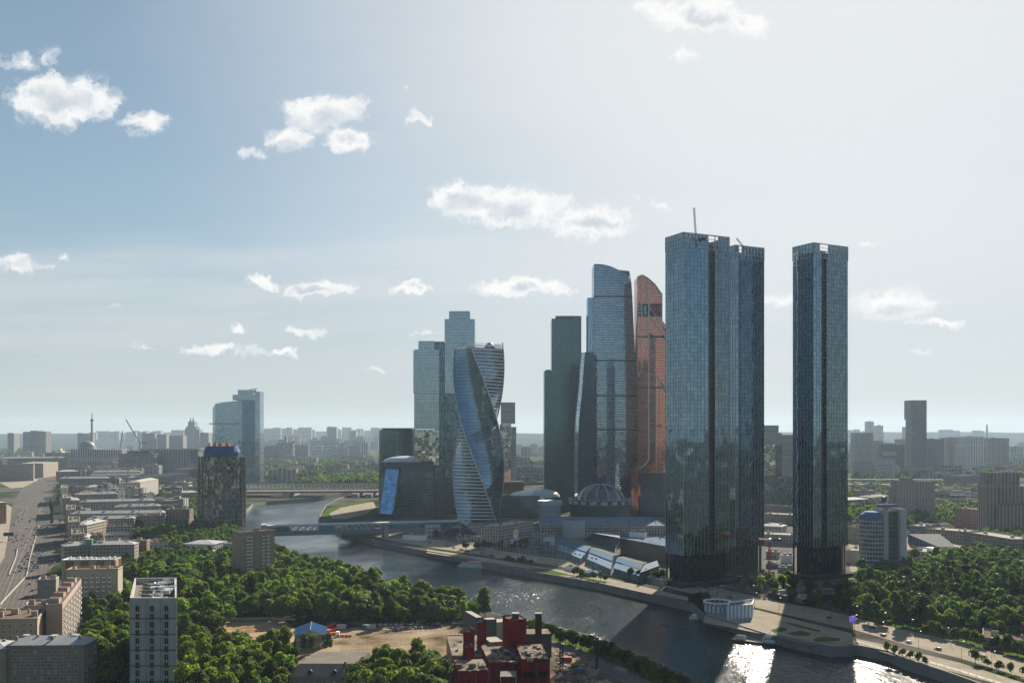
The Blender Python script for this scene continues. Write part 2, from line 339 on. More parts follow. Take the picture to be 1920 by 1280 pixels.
# quay walls
stone = facade('quay_stone', (.19, .185, .175), 2.2, 1.1, (.0, .985), (.0, .95), glass=(.19, .185, .175), var=.3)
stone = plain('quay_granite', (.17, .165, .155), .85, .3, .12, fine=1.4)
def wall_strip(name, pts, thick, z0, z1, mat, inward=1):
    m = MB()
    for i in range(len(pts)-1):
        a, b = Vector(pts[i]), Vector(pts[i+1]); d = (b-a).normalized(); n = Vector((d.y, -d.x))*thick*inward
        q = [a, b, b+n, a+n]
        if inward < 0: q = q[::-1]
        q = [tuple(p) for p in q]
        area = sum(q[k][0]*q[(k+1) % 4][1]-q[(k+1) % 4][0]*q[k][1] for k in range(4))
        if area < 0: q = q[::-1]
        m.prism(q, z0, z1, 0, 0)
    return m.build(name, mat)
qr = [tuple(rb[0]+dirR*900)] + [tuple(p) for p in rb]
tag(wall_strip('quay_wall', qr, 1.2, -7, .9, stone), 'grey granite embankment wall along the far side of the river', 'quay wall')
tag(wall_strip('river_wall', [tuple(p) for p in lb], .8, -7, .25, stone, 1), 'low stone river wall below the trees on the near bank', 'river wall')
# lower landing quay under the flagged promenade
def px_poly(pts, z=0.0): return [tuple(G(x, y, z).to_2d()) for x, y in pts]
def sheet(name, pts, z, mat, **k): return poly_obj(name, px_poly(pts), [], z, mat, **k)
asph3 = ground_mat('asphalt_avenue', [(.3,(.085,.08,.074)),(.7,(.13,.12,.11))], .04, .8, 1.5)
asph = ground_mat('asphalt', [(.3,(.10,.098,.094)),(.7,(.16,.155,.145))], .05, .85, 1.5)
asph2 = ground_mat('asphalt_painted_glare', [(.3,(.23,.20,.155)),(.7,(.31,.27,.21))], .05, .85, 1.5)  # sun glare on the asphalt is put into this pale warm colour
pave = ground_mat('paving', [(.3,(.22,.195,.155)),(.7,(.32,.285,.23))], .08, .85, 1.5)
sand = ground_mat('bare_sand', [(.36,(.15,.10,.058)),(.5,(.28,.20,.125)),(.64,(.36,.27,.18))], .05, .95, .8)
gravelm = ground_mat('pale_gravel', [(.36,(.08,.058,.036)),(.46,(.19,.145,.098)),(.58,(.26,.205,.142)),(.7,(.32,.26,.19))], .04, .95, .6)
dirt = ground_mat('dark_dirt', [(.3,(.05,.042,.034)),(.5,(.12,.10,.075)),(.7,(.20,.165,.12))], .06, .95, .7)
grassm = ground_mat('mown_grass', [(.3,(.045,.075,.018)),(.7,(.085,.13,.03))], .06, .95, 1.5)
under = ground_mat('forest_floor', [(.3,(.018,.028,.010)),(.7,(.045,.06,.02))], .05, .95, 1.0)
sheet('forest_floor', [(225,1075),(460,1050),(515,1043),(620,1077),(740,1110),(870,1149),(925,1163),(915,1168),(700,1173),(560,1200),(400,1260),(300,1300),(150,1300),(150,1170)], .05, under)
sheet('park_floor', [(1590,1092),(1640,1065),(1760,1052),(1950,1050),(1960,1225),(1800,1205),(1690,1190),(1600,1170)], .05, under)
sheet('sand_lot', [(408,1165),(535,1163),(560,1185),(552,1217),(465,1222),(405,1200)], .12, sand)
sheet('gravel_yard', [(548,1222),(553,1192),(615,1180),(700,1172),(880,1166),(905,1172),(895,1290),(560,1300)], .12, gravelm)
sheet('factory_yard', [(845,1215),(930,1165),(1000,1180),(1050,1200),(1230,1290),(1160,1330),(840,1330)], .18, dirt)
sheet('dirt_track', [(1034,1205),(1075,1218),(1100,1245),(1160,1290),(1120,1300),(1075,1255),(1034,1220)], .22, gravelm)
sheet('grass_verge', [(985,1180),(1010,1184),(1100,1213),(1200,1254),(1300,1300),(1270,1310),(1090,1232),(985,1192)], .26, grassm)
sheet('riverside_road', [(985,1192),(1030,1198),(1100,1222),(1190,1262),(1280,1312),(1240,1330),(1150,1270),(1085,1238),(1030,1212),(985,1202)], .32, asph)
# right-hand embankment: road, pavement, lawn
sheet('embankment_lawn', [(1630,1163),(1700,1182),(1800,1203),(1990,1254),(1990,1230),(1800,1186),(1690,1168),(1640,1155)], .12, grassm)
sheet('embankment_road', [(1995,1302),(1920,1270),(1800,1234),(1700,1209),(1600,1180),(1500,1158),(1410,1137),(1300,1113),(1200,1090),(1100,1070),(1000,1054),(900,1040),(800,1025),(720,1010),(700,1004),
      (720,1000),(830,1013),(960,1035),(1100,1054),(1200,1073),(1300,1093),(1440,1122),(1560,1146),(1650,1170),(1780,1199),(1920,1240),(2010,1270)], .16, asph2)
sheet('river_terrace', [(1318,1166),(1440,1190),(1520,1208),(1580,1211),(1604,1205),(1595,1186),(1500,1163),(1420,1143),(1330,1128)], .12, pave)
sheet('river_promenade', [(1990,1320),(1866,1281),(1700,1236),(1612,1209),(1604,1196),(1700,1218),(1800,1242),(1920,1280),(2000,1312)], .12, pave)
sheet('quay_terrace', [(800,1036),(912,1053),(1000,1068),(1127,1094),(1290,1126),(1290,1119),(1130,1081),(1000,1060),(900,1044),(800,1029)], .14, pave)
for i, pp in enumerate([[(1445,1181),(1465,1175),(1476,1178),(1472,1183),(1452,1186)],[(1474,1187),(1502,1182),(1522,1187),(1516,1192),(1486,1191)],[(1525,1197),(1545,1193),(1575,1196),(1574,1201),(1530,1203)],
        [(1470,1166),(1495,1170),(1540,1182),(1535,1185),(1490,1174)],[(985,1064),(1030,1067),(1075,1079),(1040,1077)],[(1068,1077),(1110,1085),(1150,1093),(1110,1090)]]):
    sheet('lawn_bed', pp, .22, grassm)
# avenue
av = [(-260,1330),(-40,1120),(8,1045),(18,990),(22,950),(40,915),(80,896),(110,886),(150,872),(165,866),(172,872),(150,885),(112,905),(112,940),(122,985),(123,1015),(112,1050),(75,1085),(75,1120),(20,1180),(-100,1330)]
sheet('avenue', av, .14, asph3)
sheet('pavement', [(8,1045),(18,990),(22,950),(12,945),(0,985),(-30,1060),(-60,1110),(-40,1120)], .16, pave)
sheet('far_square', [(0,895),(40,893),(60,880),(125,872),(100,900),(60,912),(20,915),(0,905)], .10, pave)
sheet('embankment_lawn', [(608,975),(605,965),(613,954),(640,946),(690,936),(702,946),(690,958),(640,968),(618,976)], .12, grassm)
sheet('embankment_square', [(622,972),(618,962),(640,951),(700,940),(705,950),(690,962),(650,972)], .18, pave)
sheet('expo_ground', [(760,1005),(940,970),(1250,960),(1600,1000),(1600,1090),(1440,1115),(1300,1090),(1100,1052),(900,1025),(760,1008)], .08, asph)
sheet('shed_yard', [(1590,1000),(1760,1010),(1840,1040),(1760,1052),(1640,1065),(1595,1090)], .1, pave)
# lane markings on avenue and embankment
paint = plain('road_paint', (.28, .28, .26), .7, .2)
m = MB()
def dash(a, b, wd, step=12, ln=5, z=.24):
    a = Vector(a); b = Vector(b); d = (b-a).normalized(); n = Vector((-d.y, d.x))*wd/2; L = (b-a).length; s_ = 0
    while s_ < L:
        p = a+d*s_; q = a+d*min(L, s_+ln); m.face([(*(p-n), z), (*(q-n), z), (*(q+n), z), (*(p+n), z)][::-1] if False else [(*(p-n), z), (*(q-n), z), (*(q+n), z), (*(p+n), z)]); s_ += step
ax0, ax1 = G(20, 1150).to_2d(), G(75, 985).to_2d(); ad = (ax1-ax0).normalized(); an = Vector((ad.y, -ad.x))
for k in range(-7, 9):
    off = an*(k*3.6-8); dash(ax0+off-ad*10, ax1+off+ad*700, .35, 10 if k != 0 else 5, 4 if k != 0 else 5)
def along(pts, off, z, wd, step, ln):
    for i in range(len(pts)-1):
        a, b = pts[i].to_2d(), pts[i+1].to_2d(); d = (b-a).normalized(); n = Vector((-d.y, d.x)); dash(a+n*off, b+n*off, wd, step, ln, z)
road_c = [G(x, y) for x, y in [(1990,1290),(1860,1240),(1700,1200),(1600,1172),(1500,1149),(1410,1129),(1300,1105),(1200,1083),(1100,1063)]]
for o_ in (-7, -3.5, 0, 3.5, 7): along(road_c, o_, .26, .35, 9 if o_ else 5, 3.5 if o_ else 5)
o = m.build('lane_marking', paint); o['kind'] = 'structure'
# median kerbs
m = MB(); a = G(50, 1078).to_2d(); b = G(72, 985).to_2d()
def lowwall(m, pts, wd, z0, z1, mi=0):
    for i in range(len(pts)-1):
        a, b = Vector(pts[i][:2]), Vector(pts[i+1][:2]); d = (b-a).normalized(); n = Vector((-d.y, d.x))*wd/2
        q = [tuple(a-n), tuple(a+n), tuple(b+n), tuple(b-n)]
        if sum(q[k][0]*q[(k+1) % 4][1]-q[(k+1) % 4][0]*q[k][1] for k in range(4)) < 0: q = q[::-1]
        m.prism(q, z0, z1, mi, mi)
    return m
for nm, pts, lab in [('parapet_wall', [(50,1079),(58,1040),(73,986)], 'pale parapet dividing the sunken ramp from the avenue'), ('parapet_wall', [(17,1078),(30,1045),(33,1028)], 'pale parapet on the outer side of the sunken ramp'),
                     ('parapet_wall', [(0,1134),(20,1112),(50,1080)], 'pale kerb wall of the underpass beside the long roof')]:
    o = lowwall(MB(), [G(*p) for p in pts], .8, 0, 1.1).build(nm, palestone); tag(o, lab, 'parapet')
# hills on the horizon
def hills(name, x0, x1, Y0, Y1, hf, mat):
    m = MB(); nx, ny = 110, 14; P = []
    for j in range(ny+1):
        for i in range(nx+1):
            x = x0+(x1-x0)*i/nx; v = j/ny; Y = Y0+(Y1-Y0)*v
            P.append((x, Y, -1+hf(x)*math.sin(math.pi/2*min(1, v*1.25))**1.6 + (random.random()*7 if j > 7 else 0)))
    for j in range(ny):
        for i in range(nx):
            a = j*(nx+1)+i; m.face([P[a], P[a+1], P[a+nx+2], P[a+nx+1]])
    return m.build(name, mat)
random.seed(3)
hillm = ground_mat('hill_woods_hazed', [(.35,(.03,.036,.034)),(.6,(.045,.052,.046)),(.75,(.09,.09,.09))], .004, .95, .02)  # woods greyed, with distance haze put into the base colour
def hf(x):
    px = CX+x*F/12000
    b = 128+8*math.sin(px/90)+5*math.sin(px/37+1)
    b += 26*math.exp(-((px-620)/230)**2)+18*math.exp(-((px-1480)/200)**2)+8*math.exp(-((px-1750)/90)**2) - 14*math.exp(-((px-60)/150)**2)
    return b
hills('hills', -10500, 10500, 8200, 13800, hf, hillm)['kind'] = 'structure'
# ================================================================ THE GLASS TOWERS
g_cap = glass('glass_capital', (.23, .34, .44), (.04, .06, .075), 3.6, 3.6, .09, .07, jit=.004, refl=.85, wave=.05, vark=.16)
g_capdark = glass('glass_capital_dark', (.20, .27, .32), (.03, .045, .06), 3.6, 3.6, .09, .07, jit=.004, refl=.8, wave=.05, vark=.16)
fin_m = plain('aluminium_fin', (.42, .45, .47), .4, .05, metal=.35)
slabm = plain('bare_slab', (.16, .15, .14), .9, .2)
def rect(c, ang, wd, dp, off=(0, 0)):
    """rectangle with its nearest corner at c; width runs along ang, depth to ang+90"""
    u = Vector((math.cos(ang), math.sin(ang))); n = Vector((-u.y, u.x)); c = Vector(c[:2])+u*off[0]+n*off[1]
    return [tuple(c), tuple(c+u*wd), tuple(c+u*wd+n*dp), tuple(c+n*dp)]
def capital_tower(label, c, ang, wd, dp, top, zb, slot, crl, seed=1, fins=3.6, g_capd=None):
    g_capd = g_capd or g_capdark
    root = thing('glass_skyscraper', label, 'skyscraper', (c[0], c[1], 0))
    u = Vector((math.cos(ang), math.sin(ang))); n = Vector((-u.y, u.x)); C0 = Vector(c[:2])
    s0, s1 = slot; cr = 12.5
    # two glass slabs with the recessed dark slot between
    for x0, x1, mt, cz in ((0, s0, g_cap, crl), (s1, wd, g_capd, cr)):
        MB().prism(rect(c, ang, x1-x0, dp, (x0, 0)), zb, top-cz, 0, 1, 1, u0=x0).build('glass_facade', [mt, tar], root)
    MB().prism(rect(c, ang, s1-s0, dp-4, (s0, 2)), zb, top-cr, 0, 1, 1).build('slot_wall', [dkbase, tar], root)
    sl_ = MB().prism([tuple(Vector(p)-C0) for p in rect(c, ang, s1-s0-.1, 1.6, (s0+.05, .38))], 0, .35, 0, 0, 0).mesh('floor_slab', [slabm]); k = zb
    while k < top-cr: inst('floor_slab', sl_, root, (0, 0, k)); k += 3.6
    # vertical fins on the two visible faces and the far ones
    m = MB(); lat = MB(); x = 0
    def post(mb, p, z0, z1, r):
        a = math.atan2(u.y, u.x); q = [(p + u*(i*r) + n*(j*r)) for i, j in ((-1, -1), (1, -1), (1, 1), (-1, 1))]
        mb.prism([tuple(v) for v in q], z0, z1, 0, 0, 0)
    faces = [(C0, u, wd), (C0, n, dp), (C0+u*wd, n, dp), (C0+n*dp, u, wd)]
    for fi, (o_, d_, L) in enumerate(faces):
        k = 0.0
        out = [-n, -u, u, n][fi]
        while k <= L+.01:
            if not (fi == 0 and s0+.3 < k < s1-.3):
                if fi < 2: post(m, o_+d_*k+out*.12, zb, top-cr, .13)
                post(lat, o_+d_*k, top-cr, top, .3)
            k += fins
        for zz_ in (top-cr+.2, top-cr*.66, top-cr*.33, top-.3):
            a, b = o_, o_+d_*L; q = [a-out*.15, b-out*.15, b+out*.15, a+out*.15]
            q = [tuple(v) for v in q]
            if sum(q[i][0]*q[(i+1) % 4][1]-q[(i+1) % 4][0]*q[i][1] for i in range(4)) < 0: q = q[::-1]
            lat.prism(q, zz_-(.6 if zz_ > top-1 else 0), zz_+.4, 0, 0, 0)
        pm = MB(); turned = False
        if fi in (0, 1, 2, 3):
            k = 0.0
            while k+fins <= L+.1:
                zc0 = top-cr if (fi in (2,) or (fi in (0, 3) and k > s0)) else top-crl
                if fi in (0, 3) and k >= s1 and pm.v and not turned: pm.build('crown_panel', [g_capd], root); pm = MB(); turned = True
                if not (s0-fins < k < s1 and fi in (0, 3)):
                    a, b = o_+d_*(k+.05), o_+d_*(k+fins*.82); q = [tuple(a), tuple(b), tuple(b-out*.1), tuple(a-out*.1)]
                    if sum(q[i][0]*q[(i+1) % 4][1]-q[(i+1) % 4][0]*q[i][1] for i in range(4)) < 0: q = q[::-1]
                    pm.prism(q, zc0+.02, top-.92, 0, 0, 0, u0=k)
                k += fins
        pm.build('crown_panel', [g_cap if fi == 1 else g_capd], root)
    m.build('facade_fins', fin_m, root); lat.build('open_crown', fin_m, root)
    # columned base
    b = MB(); inn = rect(c, ang, wd-7, dp-7, (3.5, 3.5)); b.prism(inn, 0, zb-.05, 0, None)
    b.build('base_core', glass('glass_base', (.10, .12, .14), (.05, .05, .05), 3, 4.5, .1, .08, refl=.5), root)
    cm = MB(); k = .6
    while k < wd: post(cm, C0+u*k+n*.7, 0, zb, .45); post(cm, C0+u*k+n*(dp-.7), 0, zb, .45); k += 4.8
    k = 5
    while k < dp: post(cm, C0+u*.7+n*k, 0, zb, .45); post(cm, C0+u*(wd-.7)+n*k, 0, zb, .45); k += 4.8
    cm.build('base_columns', dkbase, root)
    # plant storeys on the roof, seen through the crown
    MB().prism(rect(c, ang, wd*.5, dp*.5, (wd*.2, dp*.25)), top-cr, top-cr+6, 0, 0).build('roof_plant', dkbase, root)
    # hoist gondola rail in the slot
    MB().prism(rect(c, ang, 2, 1.4, (s0+1, .4)), 95, 102, 0, 0, 0).build('facade_hoist', clay, root)
    MB().prism(rect(c, ang, wd+14, dp+12, (-7, -6)), 0, 3.2, 0, 1).build('podium', [dkbase, tar], root)
    return root, u, n
aT = R(26)
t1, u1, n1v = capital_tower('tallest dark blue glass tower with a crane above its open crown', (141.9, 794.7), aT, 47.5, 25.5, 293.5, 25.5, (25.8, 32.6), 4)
t2, _, _ = capital_tower('glass tower half hidden behind the tallest one, in the middle of the three dark towers', (197.0, 846), R(27), 32.5, 27, 293, 27, (4.2, 5.2), 6, g_capd=glass('glass_capital_painted_reflection', (.10, .17, .25), (.03, .045, .06), 3.6, 3.6, .09, .07, jit=.004, refl=.8, wave=.05, vark=.16))  # darker tint stands in for the tallest tower mirrored in this glass
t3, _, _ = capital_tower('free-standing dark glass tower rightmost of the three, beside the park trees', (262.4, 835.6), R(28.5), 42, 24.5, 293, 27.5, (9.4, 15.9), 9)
# luffing cranes
X_ = lambda px, Y: (px-CX)*Y/F
cr_m = plain('crane_paint', (.20, .16, .15), .6, .1)
def lattice(m, a, b, wd, bays, mi=0, r=.12):
    a = Vector(a); b = Vector(b); d = (b-a).normalized(); s = d.orthogonal().normalized()*wd/2; q = d.cross(s)
    cs = [s+q, s-q, -s-q, -s+q]
    for c_ in cs: m.bar(a+c_, b+c_, r, mi, 3)
    for k in range(bays):
        p = a+(b-a)*k/bays; p2 = a+(b-a)*(k+1)/bays
        for i in range(4): m.bar(p+cs[i], p2+cs[(i+1) % 4], r*.7, mi, 3)
def crane(label, base, zb, mast, jibto, wd=1.8, ctr=None, col=cr_m, r=.16):
    root = thing('tower_crane', label, 'crane', (base[0], base[1], zb))
    m = MB(); lattice(m, (base[0], base[1], zb), (base[0], base[1], zb+mast), wd, max(3, int(mast/3)), r=r); m.build('mast', col, root)
    m = MB(); lattice(m, (base[0], base[1], zb+mast), jibto, wd*.7, 14, r=r*.85); m.build('jib', col, root)
    j = Vector(jibto)-Vector((base[0], base[1], zb+mast)); back = Vector((-j.x, -j.y, 0)).normalized()*(ctr or 7) if (j.x or j.y) else Vector((6, 0, 0))
    m = MB(); p = Vector((base[0], base[1], zb+mast)); lattice(m, p, p+back, wd*.7, 4, r=r*.85); m.bar(p+back+Vector((0, 0, -1.2)), p+back+Vector((0, 0, 1.2)), 1.3, 0, 4); m.build('counterweight', darkmetal, root)
    m = MB(); m.box(p.x-.9, p.x+.9, p.y-2.2, p.y-.6, p.z-1, p.z+1.6); m.build('cab', lightmetal, root)
    return root
crane('white and grey crane standing upright on the roof of the tallest tower', (153.5, 801), 281, 8, (151.8, 801.0, 315), 1.6)
crane('small crane on the roof of the middle dark glass tower', (212, 870), 281, 12, (203, 868, 303), 1.2)
crane('rusty red crane standing at the foot of the dark towers', (X_(1443, 800), 800), 0, 38, tuple(at(1352, 1003, 792)), 1.6, 9, plain('crane_red', (.28, .07, .04), .6, .1), .2)
# ---- twisted tower
g_tw = glass('glass_twist', (.12, .22, .32), (.06, .10, .14), 1.5, 4.9, .05, .10, jit=.012, refl=.8, wave=.02, vark=.2)
g_tws = glass('glass_twist_striped', (.12, .19, .26), (.1, .12, .14), 1.6, 4.7, .08, .06, jit=.02, band=(4.9, .0, .24), bandc=(.85, .87, .88), refl=.75, wave=.03)
tw = thing('twisted_skyscraper', 'twisted glass tower with white ribs spiralling up its corners', 'skyscraper', tuple(at(897.5, 978, 1385))[:2]+(0,))
cx_, cy_ = tw.location.x, tw.location.y; Rr = 35.8; NL = 58; topz = 248; nseg = 7
def tw_ring(z, k=1.0, th=None):
    th = R(150)*z/topz if th is None else th; out = []
    cs = [Vector((math.cos(a), math.sin(a)))*Rr*k for a in [R(-45)-th+R(90)*i-R(90) for i in range(4)]]  # starts at front-left
    for i in range(4):
        a, b = cs[i], cs[(i+1) % 4]; nrm = (a+b).normalized()
        for s_ in range(nseg):
            f = s_/nseg; out.append(tuple(a.lerp(b, f)+nrm*math.sin(math.pi*f)*1.3))
    return [(cx_+x, cy_+y, z) for x, y in out], cs
rings = [tw_ring(topz*i/NL)[0] for i in range(NL+1)]
for fi in range(4):
    m = MB()
    for i in range(NL):
        for s_ in range(nseg):
            k = fi*nseg+s_; k2 = (k+1) % (4*nseg); uu = s_*6.8
            a, b, c_, d = rings[i][k], rings[i][k2], rings[i+1][k2], rings[i+1][k]
            m.face([a, b, c_, d], 0, [(uu, a[2]), (uu+6.8, b[2]), (uu+6.8, c_[2]), (uu, d[2])])
    m.build('striped_facade' if fi % 2 == 0 else 'glass_facade', g_tws if fi % 2 == 0 else g_tw, tw, smooth=True)
m = MB(); m.face(rings[-1]); m.build('roof', tar, tw)
ribm = plain('rib_white', (.50, .53, .56), .45, .05, metal=.2)
for i in range(4):
    m = MB(); pts = []
    for k in range(NL+3):
        z = topz*k/NL; _, cs = tw_ring(z, 1.02); pts.append(Vector((cx_+cs[i].x, cy_+cs[i].y, z)))
    for a, b in zip(pts, pts[1:]): m.bar(a, b, .85, 0, 5)
    m.build('corner_rib', ribm, tw)
_, cs = tw_ring(topz, 1.02)
P4 = [Vector((cx_+c_.x, cy_+c_.y, topz+2)) for c_ in cs]
for a, b in ((1, 2), (3, 0), (1, 0), (2, 3)):
    m = MB(); pr = None
    for k in range(13):
        f = k/12; p = P4[a].lerp(P4[b], f)+Vector((0, 0, 5*math.sin(math.pi*f)*(1.0 if (a, b) in ((1, 2), (3, 0)) else .25)))
        if pr: m.bar(pr, p, .7, 0, 5)
        pr = p
    m.build('crown_arch', ribm, tw)
m = MB(); m.dome((cx_+16, cy_), 8, 8, 10, 0, 16, 5, topz); m.build('roof_dome', dkbase, tw, True)
m = MB()
for k in range(5): m.prism([tuple(Vector(p[:2])) for p in tw_ring(topz, .985-.01*k)[0]], topz+1+k*1.3, topz+1.35+k*1.3, 0, None)
m.build('crown_railing', ribm, tw)

# ---- generic stacked glass tower
def zt(py, Y): return hz(py, Y)
def stack(name, label, Y, secs, cat='skyscraper'):
    """secs: (part, xl, xr, ytop, ybot, dY, depth, material, yaw) in photo columns and rows at distance Y"""
    xm = (secs[0][1]+secs[0][2])/2; root = thing(name, label, cat, ((xm-CX)*Y/F, Y, 0))
    for (pn, xl, xr, yt, yb, dY, dp, mt, *yw) in secs:
        Yf = Y+dY; a = Vector(((xl-CX)*Yf/F, Yf)); b = Vector(((xr-CX)*Yf/F, Yf)); y = R(yw[0]) if yw else 0
        if y: L = (b-a).length; b = a+Vector((math.cos(y), math.sin(y)))*L/math.cos(y)
        d = (b-a).normalized(); n = Vector((-d.y, d.x))*dp
        if n.y < 0: n = -n
        MB().prism([tuple(a), tuple(b), tuple(b+n), tuple(a+n)], max(0, zt(yb, Yf)) if yb else 0, zt(yt, Yf), 0, 1, 1).build(pn, [mt, tar], root)
    return root
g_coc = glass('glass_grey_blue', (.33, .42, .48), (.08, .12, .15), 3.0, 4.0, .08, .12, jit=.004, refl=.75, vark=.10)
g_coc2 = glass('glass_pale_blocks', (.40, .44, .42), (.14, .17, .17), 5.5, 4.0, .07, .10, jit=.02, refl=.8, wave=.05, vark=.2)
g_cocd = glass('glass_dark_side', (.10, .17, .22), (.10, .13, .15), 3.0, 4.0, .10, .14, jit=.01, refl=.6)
g_teal = glass('glass_teal', (.07, .15, .165), (.06, .10, .11), 1.6, 3.9, .06, .22, jit=.008, refl=.6)
g_fed = glass('glass_steel_blue', (.26, .34, .43), (.09, .13, .18), 1.5, 4.0, .05, .20, jit=.006, refl=.72)
g_navy = glass('glass_navy', (.045, .085, .14), (.06, .09, .12), 1.5, 4.0, .06, .20, jit=.01, refl=.6)
g_red = glass('glass_copper', (.66, .25, .17), (.20, .08, .06), 2.0, 3.9, .10, .16, jit=.003, refl=.8, dark=(.16, .05, .03), wave=.006, vark=.14)
g_blue = glass('glass_bright_blue', (.30, .50, .74), (.12, .20, .30), 5.0, 5.0, .05, .05, jit=.01, refl=.9)
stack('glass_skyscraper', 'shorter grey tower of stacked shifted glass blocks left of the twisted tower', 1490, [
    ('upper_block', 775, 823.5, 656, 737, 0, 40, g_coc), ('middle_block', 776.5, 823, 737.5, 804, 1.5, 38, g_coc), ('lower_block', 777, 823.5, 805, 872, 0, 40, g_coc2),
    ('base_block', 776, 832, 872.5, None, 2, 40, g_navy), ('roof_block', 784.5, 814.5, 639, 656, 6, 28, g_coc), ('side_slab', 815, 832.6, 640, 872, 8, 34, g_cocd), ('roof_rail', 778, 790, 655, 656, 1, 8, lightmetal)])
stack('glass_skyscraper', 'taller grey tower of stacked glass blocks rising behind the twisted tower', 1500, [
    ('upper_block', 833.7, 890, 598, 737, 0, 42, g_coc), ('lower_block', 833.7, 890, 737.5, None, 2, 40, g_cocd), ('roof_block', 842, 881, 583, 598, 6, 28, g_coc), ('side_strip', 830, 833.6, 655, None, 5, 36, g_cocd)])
# curved dark low tower + slanted-window building
rt = thing('office_building', 'dark teal curved office block left of the stacked glass towers', 'office building', ((741-CX)*1580/F, 1600, 0))
m = MB(); Y = 1580; c_ = Vector(((741-CX)*Y/F, Y+36)); rx = 31.5
pts = [(c_.x+rx*math.cos(a), c_.y+34*math.sin(a)) for a in [R(180+180*k/16) for k in range(17)]]+[(c_.x+rx, c_.y+40), (c_.x-rx, c_.y+40)]
m.prism(pts, 0, zt(806, Y), 0, 1); m.build('glass_facade', [g_teal, tar], rt)
m = MB(); m.prism([(c_.x+(x-c_.x)*.85, c_.y+(y-c_.y)*.85) for x, y in pts], zt(806, Y), zt(802, Y), 0, 1); m.build('roof_plant', [dkbase, tar], rt)
r2 = thing('office_building', 'low dark office block with a leaning bright blue window strip by the river', 'office building', ((760-CX)*1480/F, 1480, 0)); Y = 1480
x0, x1 = (711-CX)*Y/F, (812-CX)*Y/F
zT = zt(866, Y); zB = 0
MB().prism([(x0, Y), (x1, Y), (x1, Y+60), (x0+6, Y+60)], 0, zT, 0, 1).build('glass_facade', [glass('glass_dark_grid', (.05, .10, .125), (.09, .14, .16), 3.6, 4.2, .10, .12, jit=.01, refl=.55), tar], r2)
MB().dome((x0+40, Y+30), 38, 26, 9, 0, 24, 4, zT+.02).build('roof_shell', lightmetal, r2, True)
A = [at(*p, Y-(24 if p[1] > 900 else 1.5)) for p in ((712, 962), (735, 964), (748, 879), (723, 879))]; B = [p+Vector((0, 6, 0)) for p in A]
m = MB(); m.face(A, 0, [(0, p.z) if i in (0, 3) else (18, p.z) for i, p in enumerate(A)])
for i in range(4): m.face([A[i], B[i], B[(i+1) % 4], A[(i+1) % 4]], 1)
m.build('slanted_window', [g_blue, lightmetal], r2)
m = MB(); m.face([at(*p, Y-1.0) for p in ((737, 966), (768, 966), (768, 950), (739, 950))], 0, [(0, 0), (25, 0), (25, 12), (0, 12)]); m.build('lobby_glass', g_blue, r2)
m = MB()
for q in (((710.5, 962), (722, 877)), ((722, 877), (750, 877)), ((750, 877), (737, 963))): m.bar(at(*q[0], Y-(24 if q[0][1] > 900 else 1.6)), at(*q[1], Y-(24 if q[1][1] > 900 else 1.6)), .9)
m.build('slanted_frame', g_cocd, r2)
stack('office_building', 'black glass block filling the gap between the low office and the twisted tower', 1520, [('glass_facade', 806, 872, 871, None, 0, 50, g_navy), ('lower_wing', 806, 850, 905, None, -20, 18, g_navy)], 'office building')
# white slab tower behind the twisted one
g_wb = facade('white_bands', (.42, .44, .45), 40, 4.2, (.0, 1.01), (.45, .95), glass=(.07, .09, .11))
stack('office_tower', 'pale banded tower of offset blocks right behind the twisted tower', 1950, [('upper_block', 939, 966, 754, 794, 0, 34, g_wb), ('lower_block', 937, 958.5, 794.5, None, 1, 34, g_coc2), ('side_block', 958.7, 968, 800, None, 4, 30, g_wb)], 'office tower')
# teal towers
stack('glass_skyscraper', 'dark teal tower with a lower shoulder, leftmost of the right-hand glass cluster', 1620, [
    ('upper_block', 1034.5, 1073, 597, 700, 0, 46, g_teal), ('side_slab', 1073.2, 1090, 592.5, None, 3, 40, g_teal), ('lower_block', 1020.6, 1073, 695, None, -2, 52, g_teal), ('roof_plant', 1042, 1086, 592, 597, 8, 20, dkbase), ('shoulder_plant', 1023, 1033, 693, 695, 2, 20, dkbase)])
# navy tower with slanted shining edge
nv = thing('glass_skyscraper', 'slim navy tower with a shining slanted edge in front of the tall steel blue tower', 'skyscraper', ((1097-CX)*1465/F, 1465, 0)); Y = 1465
m = MB(); ys = [(660, 1091), (720, 1087), (790, 1080), (860, 1078), (938, 1077)]; rings = []
for yv, xl in ys[::-1]:
    z = hz(yv, Y) if yv < 930 else 0; a = (xl-CX)*Y/F; b = (1114-CX)*Y/F; rings.append([(a, Y+9, z), (a+4.5, Y, z), (b, Y, z), (b, Y+34, z), (a, Y+34, z)])
m.loft(rings, [1, 0, 0, 0, 0], cap=2); m.build('glass_facade', [g_navy, glass('glass_shining', (.55, .62, .70), (.2, .25, .3), 2, 4, .05, .2, refl=.95), tar], nv)
